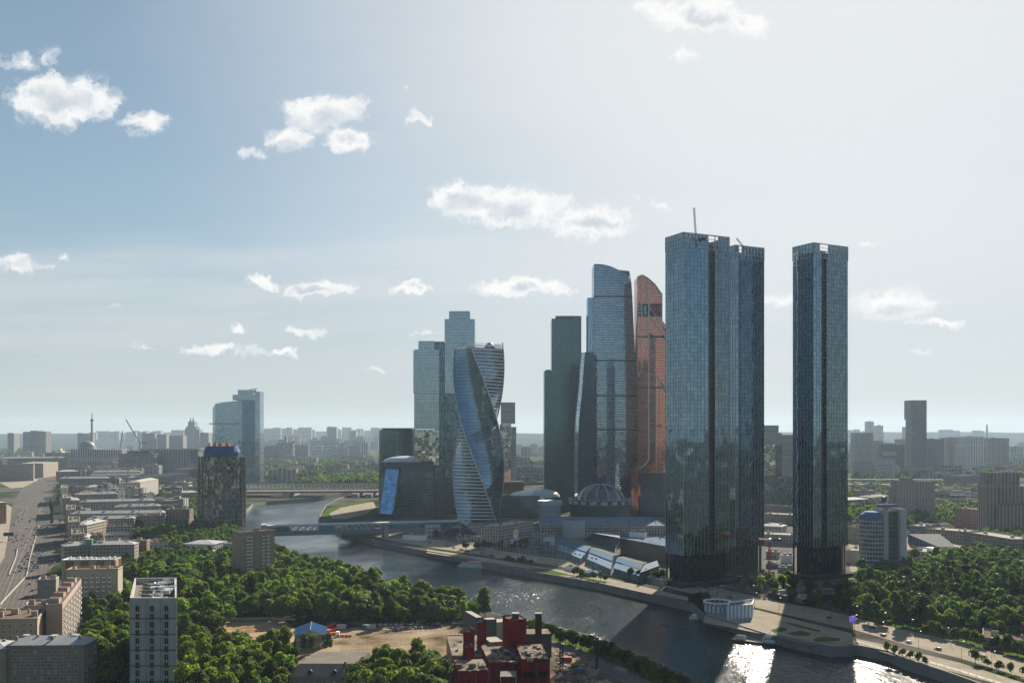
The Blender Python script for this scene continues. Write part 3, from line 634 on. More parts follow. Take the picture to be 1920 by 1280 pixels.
# steel blue giant
fd = thing('glass_skyscraper', 'tall steel blue tower with a swept curved top in the right-hand cluster', 'skyscraper', ((1150-CX)*1500/F, 1500, 0)); Y = 1500
prof = [(960, 1193.5), (858, 1192.5), (760, 1192.5), (676, 1191.5), (600, 1188), (556, 1186), (530, 1184.2)]
rings = []; xl = (1113.5-CX)*Y/F
def arc(xr, z, bulge=4.0, n=10, zf=None):
    L = xr-xl; out = []
    for k in range(n+1):
        f = k/n; x = xl+L*f; y = Y-bulge*math.sin(math.pi*min(1, f*.9+.1))+f*f*2; out.append((x, y, zf(f) if zf else z))
    return out+[(xr-4, Y+42, zf(1) if zf else z), (xl+10, Y+52, zf(.3) if zf else z), (xl, Y+40, zf(0) if zf else z)]
for yv, xr in prof: rings.append(arc((xr-CX)*Y/F, max(0, hz(yv, Y)) if yv < 950 else 0))
rings.append(arc((1183-CX)*Y/F, 0, zf=lambda f: hz(496+29*max(0, f)**2.2, Y)))
m = MB().loft(rings, 0, cap=1); m.build('glass_facade', [g_fed, tar], fd)
m = MB(); xr = (1183.2-CX)*Y/F
for k in range(10):
    f, f2 = k/10, (k+1)/10; zA, zB_ = hz(496+29*f**2.2, Y), hz(496+29*f2**2.2, Y); zT2 = hz(497+8*f, Y), hz(497+8*f2, Y)
    m.face([(xl+(xr-xl)*f, Y+24, zA-4), (xl+(xr-xl)*f2, Y+24, zB_-4), (xl+(xr-xl)*f2, Y+24, max(zB_, zT2[1])), (xl+(xr-xl)*f, Y+24, max(zA, zT2[0]))])
m.build('crown_screen', g_coc, fd); 
m = MB(); pr = None
for k in range(13):
    f = k/12; p = (xl+(xr-xl)*f, Y-4*math.sin(math.pi*min(1, f*.9+.1))+f*f*2-.3, hz(496+29*f**2.2, Y))
    if pr: m.bar(pr, p, .7, 0, 4)
    pr = p
m.bar((xl, Y+24, hz(496.5, Y)), (xr, Y+24, hz(504, Y)), .8, 0, 4); m.bar((xr, Y+24, hz(504, Y)), (xr, Y+6, hz(525, Y)), .7, 0, 4); m.build('crown_rim', lightmetal, fd)
for yv in (556, 676, 742, 805):
    xr = (np.interp(yv, [530, 556, 600, 676, 760, 960], [1184, 1186, 1188, 1191.5, 1192.5, 1193.5])-CX)*Y/F
    ring = arc(xr, hz(yv, Y)); c_ = Vector((sum(p[0] for p in ring)/len(ring), sum(p[1] for p in ring)/len(ring)))
    m = MB().prism([tuple(c_+(Vector(p[:2])-c_)*1.006) for p in ring], hz(yv+1.6, Y), hz(yv-1.6, Y), 0, 0, 0); m.build('dark_service_floor', dkbase, fd)
MB().prism([((1103-CX)*Y/F, Y+12), ((1113.4-CX)*Y/F, Y+10), ((1113.4-CX)*Y/F, Y+40), ((1103-CX)*Y/F, Y+40)], 0, hz(556, Y), 0, 1).build('side_wing', [g_cap, tar], fd)
# copper tower
Y = 1470; mt_ = thing('copper_skyscraper', 'copper orange glass tower with pale vertical ribs and a slanted top', 'skyscraper', ((1220-CX)*Y/F, Y, 0))
def X(px, Y=Y): return (px-CX)*Y/F
def slab_front(m, pts, Yf, dp, mi=0):
    """outline given in photo columns/rows, built at its real size and given depth"""
    P = [Vector((X(a, Yf), Yf, max(0.0, hz(b, Yf)))) for a, b in pts]; Q = [p+Vector((0, dp, 0)) for p in P]; n = len(P)
    m.face(P[::-1], mi, [(p.x, p.z) for p in P[::-1]])
    for i in range(n):
        a, b = P[i], P[(i+1) % n]; a2, b2 = Q[i], Q[(i+1) % n]; m.face([a, b, b2, a2], mi, [(a.y, a.z), (b.y, b.z), (b2.y, b2.z), (a2.y, a2.z)])
    m.face(Q, mi); return m
slab_front(MB(), [(1195.5, 519), (1204.6, 515.4), (1216, 522), (1228, 533), (1241.7, 552), (1241.7, 985), (1196, 985)], Y, 42).build('glass_facade', g_red, mt_)
slab_front(MB(), [(1241.8, 600), (1250, 612), (1275, 650), (1275, 885), (1241.8, 885)], Y+3, 36).build('right_wing', g_red, mt_)
slab_front(MB(), [(1217, 622), (1229, 632), (1229, 858), (1222, 872), (1217, 872)], Y-.7, .6).build('recess_glass', glass('glass_copper_dark', (.22, .10, .09), (.08, .05, .05), 2.0, 3.9, .1, .16, jit=.003, wave=.006), mt_)
slab_front(MB(), [(1184, 985), (1184, 880), (1194, 873), (1197, 866), (1197, 985)], Y-4, 30).build('foot_wing', g_red, mt_)
slab_front(MB(), [(1201, 985), (1201, 886), (1275, 886), (1275, 985)], Y-14, 13.5).build('base_block', g_navy, mt_)
ribg = plain('rib_grey', (.58, .58, .59), .5, .05, metal=.2)
for nm, seq, rr in [('vertical_rib', [(1203.5, 517), (1203.5, 693), (1195.5, 706)], .9), ('vertical_rib', [(1216.5, 522), (1216.5, 861), (1209, 872), (1192, 882), (1189, 905), (1189, 985)], 1.2),
                    ('diagonal_rib', [(1217, 575), (1250, 620), (1275, 655)], .8), ('diagonal_rib', [(1217, 590), (1250, 636)], .7), ('edge_rib', [(1241.5, 553), (1241.5, 600)], .7), ('edge_rib', [(1195.5, 519), (1195.5, 700)], .5),
                    ('roof_rib', [(1195.5, 519), (1204.6, 515.4), (1216, 522), (1228, 533), (1241.7, 552)], .9), ('diagonal_rib', [(1230, 885), (1230, 703), (1250, 728)], .7), ('diagonal_rib', [(1237, 860), (1237, 716), (1250, 735)], .6),
                    ('diagonal_rib', [(1238, 864), (1250, 876)], .8), ('vertical_rib', [(1201.5, 885), (1201.5, 985)], .6)]:
    m = MB()
    for a, b in zip(seq, seq[1:]): m.bar(at(*a, Y-1.3), at(*b, Y-1.3), rr, 0, 4)
    m.build(nm, ribg, mt_)
for (xa, xb, yv) in ((1195.5, 1241.5, 631), (1195, 1241.5, 726.5), (1217, 1250, 631), (1230, 1241, 798)):
    slab_front(MB(), [(xa, yv-1.3), (xb, yv-1.3), (xb, yv+1.3), (xa, yv+1.3)], Y-1.0, 1).build('dark_service_floor', dkbase, mt_)
sg = slab_front(MB(), [(1195.6, 569), (1241.2, 569), (1241.2, 593), (1195.6, 593)], Y-1.0, .9).build('sign_board', plain('sign_dark', (.03, .045, .05), .5), mt_)
swh = plain('sign_white', (.62, .64, .66), .5, .02); srd = plain('sign_red', (.55, .04, .10), .5, .02)
LET = [(swh, .95, [((1196, 573.5), (1202, 573.5)), ((1196, 579.5), (1202, 579.5)), ((1196, 586.5), (1202, 586.5))]),
 (swh, .95, [((1210, 574), (1210, 587.5)), ((1207.5, 577), (1210, 574)), ((1207.5, 587.5), (1213, 587.5)), ((1207.3, 581), (1210, 581))]),
 (srd, 1.15, [((1220, 575), (1226, 575)), ((1226, 575), (1229, 578.5)), ((1229, 578.5), (1226, 582.5)), ((1226, 582.5), (1222, 582.5)), ((1221, 587), (1229, 587))]),
 (srd, 1.15, [((1229.5, 587.5), (1240, 574)), ((1232, 574.5), (1240.3, 587.5))])]
for mt2, r_, ss in LET:
    m = MB()
    for a, b in ss: m.bar(at(*a, Y-1.8), at(*b, Y-1.8), r_, 0, 4)
    o = m.build('sign_letter', mt2, mt_); o.parent = sg
# ---- left bank blue-grey tower with slanted crown
Y = 2400; lt = thing('glass_skyscraper', 'blue grey glass tower with a sloping roof and antenna, standing alone on the left bank', 'skyscraper', (X(430, Y), Y, 0))
def Xf(px): return (px-CX)*Y/F
g_left = glass('glass_mist_blue', (.30, .41, .50), (.22, .27, .30), 2, 4.2, .05, .24, jit=.006, refl=.75)
g_leftd = glass('glass_slate', (.10, .20, .30), (.10, .16, .21), 2, 4.2, .05, .20, jit=.006, refl=.65)
m = MB(); rings = []
pl = [(392.5, 26), (402, 6), (420, 0), (446, 3), (453, 6)]
base = [(Xf(px), Y+dy) for px, dy in pl]+[(Xf(453), Y+60), (Xf(394), Y+60)]
tops = [hz(v, Y) for v in (765.5, 757, 753.5, 751, 750)]+[hz(749, Y), hz(752, Y)]
m.prism(base, 0, tops, 0, 1); m.build('left_facade', [g_left, zinc], lt)
MB().prism([(Xf(453.2), Y+5), (Xf(476), Y+14), (Xf(476), Y+60), (Xf(453.2), Y+60)], 0, hz(750, Y), 0, 1).build('right_facade', [g_leftd, tar], lt)
MB().prism([(Xf(434), Y+9), (Xf(476), Y+16), (Xf(476), Y+55), (Xf(434), Y+55)], hz(749.4, Y), hz(739.5, Y), 0, 1).build('roof_block', [g_left, tar], lt)
MB().prism([(Xf(442.5), Y+16), (Xf(469), Y+20), (Xf(469), Y+50), (Xf(442.5), Y+50)], hz(739.4, Y), hz(730, Y), 0, 1).build('roof_drum', [g_left, tar], lt)
MB().prism([(Xf(476.2), Y+10), (Xf(483), Y+22), (Xf(483), Y+60), (Xf(476.2), Y+58)], 0, hz(733, Y), 0, 1).build('edge_fin', [g_left, tar], lt)
m = MB()
for a, b in (((472, 739), (481, 728)), ((474, 737), (475, 727)), ((481, 728), (477, 737)), ((468, 730.5), (481, 729)), ((473, 734), (480, 733))): m.bar(at(*a, Y+12), at(*b, Y+12), .7, 0, 3)
m.build('antenna', darkmetal, lt)
MB().prism([(Xf(392), Y-1), (Xf(476.5), Y-1), (Xf(476.5), Y+2), (Xf(392), Y+2)], hz(795, Y), hz(793, Y), 0, 0).build('dark_service_floor', g_leftd, lt)
# ---- unfinished round tower with blue crown
Y = 1212; ct = thing('round_tower', 'unfinished round tower with bronze mirror glass and a blue netting crown', 'round tower', (X(416.5, Y), Y, 0)); c_ = ct.location; rr = 43*Y/F
def cyl(m, r, z0, z1, mi=0, n=40, top=1, a0=0): 
    m.prism([(c_.x+r*math.cos(2*math.pi*k/n), c_.y+r*math.sin(2*math.pi*k/n)) for k in range(n)], z0, z1, mi, top); return m
g_brz = glass('glass_bronze', (.20, .205, .20), (.05, .05, .05), 1.9, 3.9, .12, .08, jit=.05, refl=.8, wave=.12, dark=(.05, .045, .04), vark=.5)
g_brz2 = glass('glass_dark_squares', (.14, .20, .25), (.15, .14, .13), 3.9, 6.4, .22, .20, jit=.03, refl=.6, wave=.05)
zc = hz(927, Y-rr); zt_ = hz(857, Y-rr)
cyl(MB(), rr, 0, zc).build('lower_facade', [g_brz2, tar], ct); cyl(MB(), rr, zc+.02, zt_).build('upper_facade', [g_brz, tar], ct)
m = MB(); r0, r1 = rr*.76, rr*.66
m.loft([[(c_.x+r*math.cos(2*math.pi*k/24), c_.y+r*math.sin(2*math.pi*k/24), z) for k in range(24)] for r, z in ((r0, zt_), (r0, zt_+6), (r1, zt_+13.5))], 0, cap=1)
m.build('blue_crown', [plain('blue_netting', (.015, .075, .20), .7, .25, .3), tar], ct)
m = MB()
random.seed(5)
for k in range(9): x = c_.x+random.uniform(-15, 15); y = c_.y+random.uniform(-12, 8); m.box(x, x+random.uniform(1, 4), y, y+3, zt_+13.5, zt_+13.5+random.uniform(1.5, 4.5))
m.build('roof_equipment', [plain('rust_orange', (.42, .22, .10), .8, .3)], ct)
m = MB()
for k in range(40):
    a = 2*math.pi*k/40
    if k % 2 == 0: m.bar((c_.x+(rr+.3)*math.cos(a), c_.y+(rr+.3)*math.sin(a), 0), (c_.x+(rr+.3)*math.cos(a), c_.y+(rr+.3)*math.sin(a), zt_+2), .35, 0, 4)
m.build('facade_pillars', plain('pillar_stone', (.12, .11, .10), .8, .1), ct)
# ================================================================ BUILDINGS
WIN = {}; ALT = {}; RW = random.Random(77)
def vary(me):
    if me.name not in ALT: return me
    r = RW.random(); return win_mesh(*ALT[me.name], curt) if r < .28 else win_mesh(*ALT[me.name], skyg) if r < .42 else me
curt = plain('curtained_glass', (.16, .15, .13), .3, .3, 1.5, spec=.5); skyg = plain('sky_glass', (.05, .07, .09), .06, .3, spec=1.0)
def win_mesh(w, h, fm, kind='plain', gm=None):
    gm = gm or dkglass; k = (w, h, fm.name, kind, gm.name)
    if k in WIN: return WIN[k]
    m = MB(); f = .12; d = .10
    m.box(-w/2, w/2, -d*.4, 0, -h/2, h/2, 1)                      # glass panel
    for x0, x1, z0, z1 in ((-w/2, w/2, h/2-f, h/2), (-w/2, w/2, -h/2, -h/2+f), (-w/2, -w/2+f, -h/2+f, h/2-f), (w/2-f, w/2, -h/2+f, h/2-f), (-f/3, f/3, -h/2+f, h/2-f)):
        m.box(x0, x1, -d, -d*.4-.002, z0, z1, 0)
    m.box(-w/2-.15, w/2+.15, -.28, 0, -h/2-.14, -h/2-.003, 2)      # sill
    if kind == 'balcony':
        m.box(-w/2-.4, w/2+.4, -1.2, -.29, -h/2-.5, -h/2-.3, 2); m.box(-w/2-.4, w/2+.4, -1.2, -1.1, -h/2-.299, -h/2+.7, 0)
        m.box(-w/2-.4, -w/2-.3, -1.099, -.29, -h/2-.299, -h/2+.7, 0); m.box(w/2+.3, w/2+.4, -1.099, -.29, -h/2-.299, -h/2+.7, 0)
    me = m.mesh('window', [fm, gm, concrete]); WIN[k] = me; ALT[me.name] = (w, h, fm, kind); return me
def windows(root, segs, limit=96, name='window'):
    """segs: (A, B, [(u, z)], mesh). The ones nearest the camera are parts of their own"""
    L = []
    for A, B, uz, me in segs:
        A = Vector(A[:2]); B = Vector(B[:2]); d = (B-A).normalized(); n = Vector((d.y, -d.x)); ang = math.atan2(d.y, d.x)
        for u, z in uz:
            p = A+d*u+n*.02; L.append(((p.x**2+p.y**2), p, z, ang, vary(me)))
    L.sort(key=lambda q: q[0]); o0 = root.location
    for _, p, z, ang, me in L[:limit]: inst(name, me, root, (p.x-o0.x, p.y-o0.y, z-o0.z), ang)
    rest = L[limit:]
    if rest:
        big = MB()
        for _, p, z, ang, me in rest:
            M = Matrix.Translation((p.x, p.y, z)) @ Matrix.Rotation(ang, 4, 'Z')
            for pl_ in me.polygons: big.face([M @ me.vertices[i].co for i in pl_.vertices], pl_.material_index)
        big.build('window', list(rest[0][4].materials), root)['kind'] = 'stuff'
def wgrid(L, z0, z1, cw, fh, marg=1.5, skip=None, zo=1.6):
    n = max(1, int((L-2*marg)/cw)); fl = int((z1-z0)/fh); o_ = (L-n*cw)/2+cw/2; out = []
    for r in range(fl):
        for c_ in range(n):
            if skip and skip(r, c_, n, fl): continue
            out.append((o_+c_*cw, z0+r*fh+zo))
    return out
def flat_roof(root, P, h, roofm, capm, par=.9, th=.45, name='roof'):
    c = Vector((sum(p[0] for p in P)/4, sum(p[1] for p in P)/4)); n = len(P); I = []
    for i in range(n):
        a, b, d = Vector(P[i-1]), Vector(P[i]), Vector(P[(i+1) % n]); e1 = (b-a).normalized(); e2 = (d-b).normalized()
        I.append(b+(Vector((-e1.y, e1.x))+Vector((-e2.y, e2.x)))*th)
    m = MB(); m.face([(p.x, p.y, h-par) for p in I], 0)
    for i in range(n):
        j = (i+1) % n; m.face([(*P[i], h), (*P[j], h), (I[j].x, I[j].y, h), (I[i].x, I[i].y, h)], 1)
        m.face([(I[i].x, I[i].y, h), (I[j].x, I[j].y, h), (I[j].x, I[j].y, h-par), (I[i].x, I[i].y, h-par)], 1)
    return m.build(name, [roofm, capm], root)
def hip_roof(root, P, h, roofm, rise, over=.7, name='roof', gable=False):
    a, b, c_, d = [Vector(p) for p in P]; u = (b-a).normalized(); n = (d-a).normalized(); L = (b-a).length; D = (d-a).length
    if D > L: a, b, c_, d = b, c_, d, a; u, n = n, -u; L, D = D, L
    a, b, c_, d = a-u*over-n*over, b+u*over-n*over, c_+u*over+n*over, d-u*over+n*over
    i_ = 0 if gable else D*.5; r0 = (a+d)/2+u*i_; r1 = (b+c_)/2-u*i_; m = MB(); Z = h+.05; T = h+rise
    m.face([(*a, Z), (*b, Z), (*r1, T), (*r0, T)]); m.face([(*c_, Z), (*d, Z), (*r0, T), (*r1, T)])
    m.face([(*b, Z), (*c_, Z), (*r1, T)]); m.face([(*d, Z), (*a, Z), (*r0, T)]); m.face([(*d, h+.04), (*c_, h+.04), (*b, h+.04), (*a, h+.04)])
    return m.build(name, roofm, root)
def block(name, label, cat, Lp, Rp, h, depth, wall, roof='flat', roofm=None, capm=None, wins=None, z0=0, group=None, huts=2, seed=0, skew=None, rise=3.0, chim=0, Y=None):
    if Y: A = at(*Lp, Y); B = at(*Rp, Y); A.z = B.z = 0; h = hz(Lp[1], Y)
    else: A, B = G(*Lp, h), G(*Rp, h)
    A, B = A.to_2d(), B.to_2d(); d = (B-A).normalized(); n = Vector((-d.y, d.x))
    if skew is not None: n = Vector((skew, 1)).normalized()
    P = [tuple(A), tuple(B), tuple(B+n*depth), tuple(A+n*depth)]; root = thing(name, label, cat, (*((A+B)/2), z0), group)
    MB().prism(P, z0, h, 0, None).build('wall', wall, root)
    rm = roofm or roofdirty; cm = capm or concrete
    if roof == 'flat': RO = flat_roof(root, P, h, rm, cm); zr = h-.9
    else: RO = hip_roof(root, P, h, rm, rise, gable=(roof == 'gable')); zr = h+rise*.25
    rnd = random.Random(seed*7+int(abs(A.x))); W_ = (B-A).length
    for k in range(huts):
        u = W_*(k+.5+rnd.uniform(-.2, .2))/huts; v = depth*rnd.uniform(.3, .65); s1_, s2_ = rnd.uniform(2, 4.5), rnd.uniform(2, 4); q = A+d*u+n*v
        qq = [tuple(q-d*s1_/2-n*s2_/2), tuple(q+d*s1_/2-n*s2_/2), tuple(q+d*s1_/2+n*s2_/2), tuple(q-d*s1_/2+n*s2_/2)]
        if roof == 'flat': MB().prism(qq, zr+.01, zr+rnd.uniform(2.0, 3.4), 0, 1).build('roof_hut', [cm, rm], root).parent = RO
        else: MB().prism(qq, zr, h+rise*.75+.8, 0, 1).build('dormer', [cm, rm], root).parent = RO
    for k in range(chim):
        u = W_*(k+.5+rnd.uniform(-.3, .3))/chim; v = depth*rnd.uniform(.2, .8); q = A+d*u+n*v
        MB().box(q.x-.6, q.x+.6, q.y-.5, q.y+.5, zr, h+(rise*.8+1 if roof != 'flat' else 1.3)).build('chimney', cm, root).parent = RO
    if wins:
        m = MB(); C_ = Vector((sum(p[0] for p in P)/4, sum(p[1] for p in P)/4))
        for zz0, zz1, o_ in ((h-.75, h-.25, .35), (3.9, 4.15, .12)):
            for i in range(4):
                a_, b_ = Vector(P[i]), Vector(P[(i+1) % 4]); e_ = (b_-a_).normalized(); out = Vector((e_.y, -e_.x))*o_
                m.prism([tuple(a_+out), tuple(b_+out), tuple(b_), tuple(a_)][::1], zz0, zz1, 0, 0, 0)
        m.build('cornice', cm, root)
        for k in range(4): q = A+d*W_*rnd.random()-n*.35; zq = 1.9+3.25*rnd.randrange(1, max(2, int(h/3.3))); MB().box(q.x-.4, q.x+.4, q.y-.2, q.y+.3, zq-1.4, zq-.9).build('air_conditioner', concrete, root)
        for k in range(3): q = A+d*W_*(.02+.48*k)-n*.2; MB().bar((q.x, q.y, .2), (q.x, q.y, h-.8), .09, 0, 5).build('downpipe', zinc, root)
    if wins: windows(root, [(A, B, wins[1]((B-A).length, h), wins[0])]+([(B, B+n*depth, wins[2](depth, h), wins[0])] if len(wins) > 2 else []))
    return root, A, B, n
brick = plain('brick_brown', (.25, .195, .145), .9, .2, .1, fine=3.0); beige = plain('stucco_beige', (.33, .28, .21), .9, .15, .08, fine=2.0); pink = plain('stucco_pink', (.34, .26, .215), .9, .12, .08, fine=2.0)
tan = plain('brick_tan', (.28, .22, .155), .9, .14, .08, fine=3.0); greyc = plain('concrete_grey', (.36, .35, .32), .9, .25, .08, fine=1.2)
wfr = plain('window_frame', (.68, .67, .64), .6, .1); wfd = plain('window_frame_dark', (.08, .08, .08), .6, .1)
w1 = win_mesh(1.5, 1.7, wfr); w1b = win_mesh(1.5, 1.7, wfr, 'balcony'); w2 = win_mesh(1.9, 2.9, wfd); w3 = win_mesh(2.6, 1.6, wfr)
# concrete tower in the foreground ------------------------------------------------
hC = 46.5; A, B = G(243.5, 1120, hC).to_2d(), G(331, 1120, hC).to_2d(); A2, B2 = G(252.5, 1083, hC).to_2d(), G(331, 1082, hC).to_2d()
ctw = thing('concrete_tower', 'grey concrete tower with three columns of dark window openings and roof machinery', 'concrete tower', (*((A+B)/2), 0))
P = [tuple(A), tuple(B), tuple(B2), tuple(A2)]
MB().prism(P, 0, hC, 0, None).build('wall', greyc, ctw); flat_roof(ctw, P, hC, roofdirty, greyc, 3.0, 1.0)
Wd = (B-A).length; u_ = (B-A).normalized(); nn_ = (A2-A).normalized()
m = MB()
for f in (.003, .33, .64, .94):
    for dx in ((0, .9) if f in (.33, .64) else (0,)): m.box(A.x+Wd*f+dx, A.x+Wd*f+dx+.35, A.y-.4, A.y-.002, 0, hC-1)
m.build('pilaster', greyc, ctw)
m = MB()
for k in range(6): z = hC-10.2-k*7.7; m.box(A.x-.2, B.x+.2, A.y-.62, A.y-.41, z, z+.35) if z > 0 else None
m.build('belt_course', darkmetal, ctw)
opn = []
for k in range(11):
    for f in (.165, .475, .785): opn.append((Wd*f, hC-5.3-k*3.95))
wO = MB(); wO.box(-.95, .95, -.12, 0, -1.45, 1.45, 1); wO.box(-1.15, -.96, -.3, 0, -1.5, 1.5, 0); wO.box(.96, 1.15, -.3, 0, -1.5, 1.5, 0); wO.box(-1.15, 1.15, -.3, 0, -1.75, -1.51, 0); wO.box(-.08, .08, -.2, -.125, -1.45, 1.45, 0)
wOm = wO.mesh('window_opening', [greyc, voidm])
sl = (B2-B).length
windows(ctw, [(A, B, opn, wOm), (B, B2, [(sl*(i+.5)/9, hC-5.3-k*3.95) for k in range(11) for i in range(9)], wOm)], 96, 'window_opening')
random.seed(11)
for k in range(15):
    f, g_ = random.uniform(.5, .86), random.uniform(.08, .9); p = A+u_*Wd*f+nn_*(A2-A).length*g_; s_ = random.uniform(1.2, 2.6); z = hC-3.0
    m = MB(); m.box(p.x-s_, p.x+s_, p.y-s_, p.y+s_, z+.6, z+random.uniform(2, 3.4)); m.bar((p.x-s_, p.y, z), (p.x-s_, p.y, z+4.2), .15); m.bar((p.x+s_, p.y, z), (p.x+s_, p.y, z+4.2), .15)
    m.bar((p.x-s_-1, p.y-s_, z+3.8), (p.x+s_+1, p.y+s_, z+4.0), .28, 0, 6); m.build('roof_machine', lightmetal if k % 3 else darkmetal, ctw)
m = MB(); p = A+u_*Wd*.49+nn_*4; q = A+u_*Wd*.49+nn_*((A2-A).length-4); m.bar((*p, hC-2), (*q, hC-2), .5, 0, 6); m.build('roof_duct', lightmetal, ctw)
m = MB(); p = A+u_*Wd*.22+nn_*3
for k in range(5): a = A+u_*Wd*(.22+0*k)+nn_*(6+k*12); MB().box(a.x, a.x+5, a.y, a.y+1.2, hC-3, hC-1).build('roof_beam', roofdirty, ctw)
# bottom-left blocks ---------------------------------------------------------------
g5 = lambda L, h: wgrid(L, 1.2, h-.5, 3.3, 3.25, 1)
def g5b(L, h): return wgrid(L, 1.2, h-.5, 3.6, 3.25, 1.2)
block('apartment_building', 'dark brick block with a grey sheet metal roof in the bottom left corner', 'apartment building', (12, 1209), (158, 1208), 22.5, 16, brick, 'hip', zinc, brick, (w1, g5, g5), huts=3, chim=5, rise=3.2)
block('apartment_building', 'tan block end cropped by the bottom left corner of the photo', 'apartment building', (-40, 1216), (11.3, 1216), 21, 16, tan, 'hip', zinc, tan, (w1, g5), huts=1, chim=2, rise=2.5)
block('apartment_building', 'beige six storey block with a flat cluttered roof at the left edge', 'apartment building', (-60, 1161), (70, 1158), 26, 34, beige, 'flat', clay, beige, (w1, g5b), huts=4, chim=6, skew=-.33)
rt_, A, B, n = block('apartment_building', 'long pink and beige block beside the avenue, its roof lined with lift huts', 'apartment building', (86, 1132), (117, 1131), 30, 98, pink, 'flat', clay, pink, None, huts=0, skew=-.333)
sideL = [(B, B+n*98, wgrid(98, 1.5, 29.5, 3.4, 3.3, 1, lambda r, c_, nn, fl: c_ % 4 == 1), w1), (B, B+n*98, wgrid(98, 1.5, 29.5, 3.4, 3.3, 1, lambda r, c_, nn, fl: c_ % 4 != 1), w1b)]
windows(rt_, sideL, 97)
for k in range(5):
    q = A.lerp(B, .45)+n*(10+k*20); MB().prism([(q.x-3, q.y-2.5), (q.x+3, q.y-2.5), (q.x+2, q.y+3), (q.x-4, q.y+3)], 29.1, 32.0, 0, 1).build('lift_hut', [pink, clay], rt_)
block('apartment_building', 'narrow rear wing of the left edge block, between it and the long pink one', 'apartment building', (44, 1135), (84, 1134), 27, 22, beige, 'flat', clay, beige, None, huts=2, skew=-.33)
block('apartment_building', 'grey block with a blank end wall across the far end of the long pink one', 'apartment building', (70, 1086), (105, 1085), 29, 14, plain('stucco_grey', (.25,.23,.2), .9, .12), 'flat', clay, palestone, (w1, lambda L, h: wgrid(L, 15, h, 6, 3.3)), huts=2, skew=-.33)
block('apartment_building', 'cream nine storey block with bay balconies above the trees left of the concrete tower', 'apartment building', (124, 1067), (221, 1065), 31, 14, plain('stucco_cream', (.38, .34, .26), .9, .12, fine=2.0), 'flat', clay, beige,
      (w1b, lambda L, h: wgrid(L, 1.4, h-1, 4.0, 3.25)), huts=3, chim=3)
block('ornate_building', 'ornate palace-like building with red wall panels and a white rooftop balustrade', 'building', (115, 1049), (215, 1048), 25, 16, facade('red_panel_wall', (.33,.27,.21), 12, 8.4, (.25,.8), (.1,.85), glass=(.22,.07,.05)), 'flat', zinc, white, huts=0, chim=9)
block('apartment_building', 'grey block with pale attic behind the ornate red-panelled building', 'apartment building', (172, 1021), (252, 1020), 25, 15, facade('grey_wall', (.24,.22,.19), 3.2, 3.2), 'hip', zinc, greyc, huts=3, chim=4, rise=2.5)
block('apartment_building', 'small white-roofed house front between the avenue and the grey block', 'apartment building', (120, 1024), (168, 1021), 24, 14, facade('grey_wall', (.24,.22,.19), 3.2, 3.2), 'hip', zinc, greyc, huts=2, chim=3, rise=3)
sc = thing('scaffold_tower', 'small green netted scaffold beside the grey block', 'scaffold', (*G(169, 1024, 22).to_2d(), 0)); q = sc.location
m = MB(); m.box(q.x-3.2, q.x+3.2, q.y-4, q.y-1, 0, 28.5); m.build('netting', plain('green_netting', (.10, .30, .20), .8, .2), sc); MB().box(q.x-3.5, q.x+3.5, q.y-4.3, q.y-.7, 28.6, 29.2).build('deck', palestone, sc)
block('apartment_building', 'brown red block with a long pale roof edge behind the grey block', 'apartment building', (166, 1014), (275, 1012.5), 23, 13, facade('redbrown_wall', (.26,.15,.11), 3.4, 3.2), 'flat', clay, palestone, huts=3)
block('low_building', 'long low white building with a brown roof left of the tan apartment tower', 'low building', (278, 1016), (340, 1014), 12, 34, facade('white_low', (.42,.41,.38), 5, 5, (.2,.8), (.25,.6)), 'flat', clay, palestone, huts=3)
block('low_building', 'low pale building with sloping grey roofs near the round bronze tower', 'low building', (341, 1019), (402, 1020), 11, 30, facade('white_low', (.42,.41,.38), 5, 5, (.2,.8), (.25,.6)), 'hip', zinc, palestone, huts=1)
block('low_building', 'small white box building among the trees left of the tan apartment tower', 'low building', (376, 1033), (436, 1032), 10, 20, facade('white_low2', (.44,.43,.4), 40, 4, (0,1.1), (.45,.58)), 'flat', palestone, palestone, huts=1)
block('apartment_building', 'white four storey annexe touching the tan apartment tower', 'apartment building', (418, 1018), (449, 1018), 17, 16, facade('white_wall', (.40,.39,.36), 3.2, 3.2), 'flat', clay, palestone, huts=1)
rt_, A, B, n = block('apartment_tower', 'tan brick apartment tower with white balcony column above the riverside trees', 'apartment tower', (451, 997), (515, 993), 42, 20, tan, 'flat', tar, tan,
      None, huts=1)
LW = (B-A).length
windows(rt_, [(A, B, [(LW*f, 1.8+k*3.0) for k in range(13) for f in (.07, .5)], w1), (A, B, [(LW*f, 1.8+k*3.0) for k in range(13) for f in (.2, .3, .66, .8)], w1b)], 96)
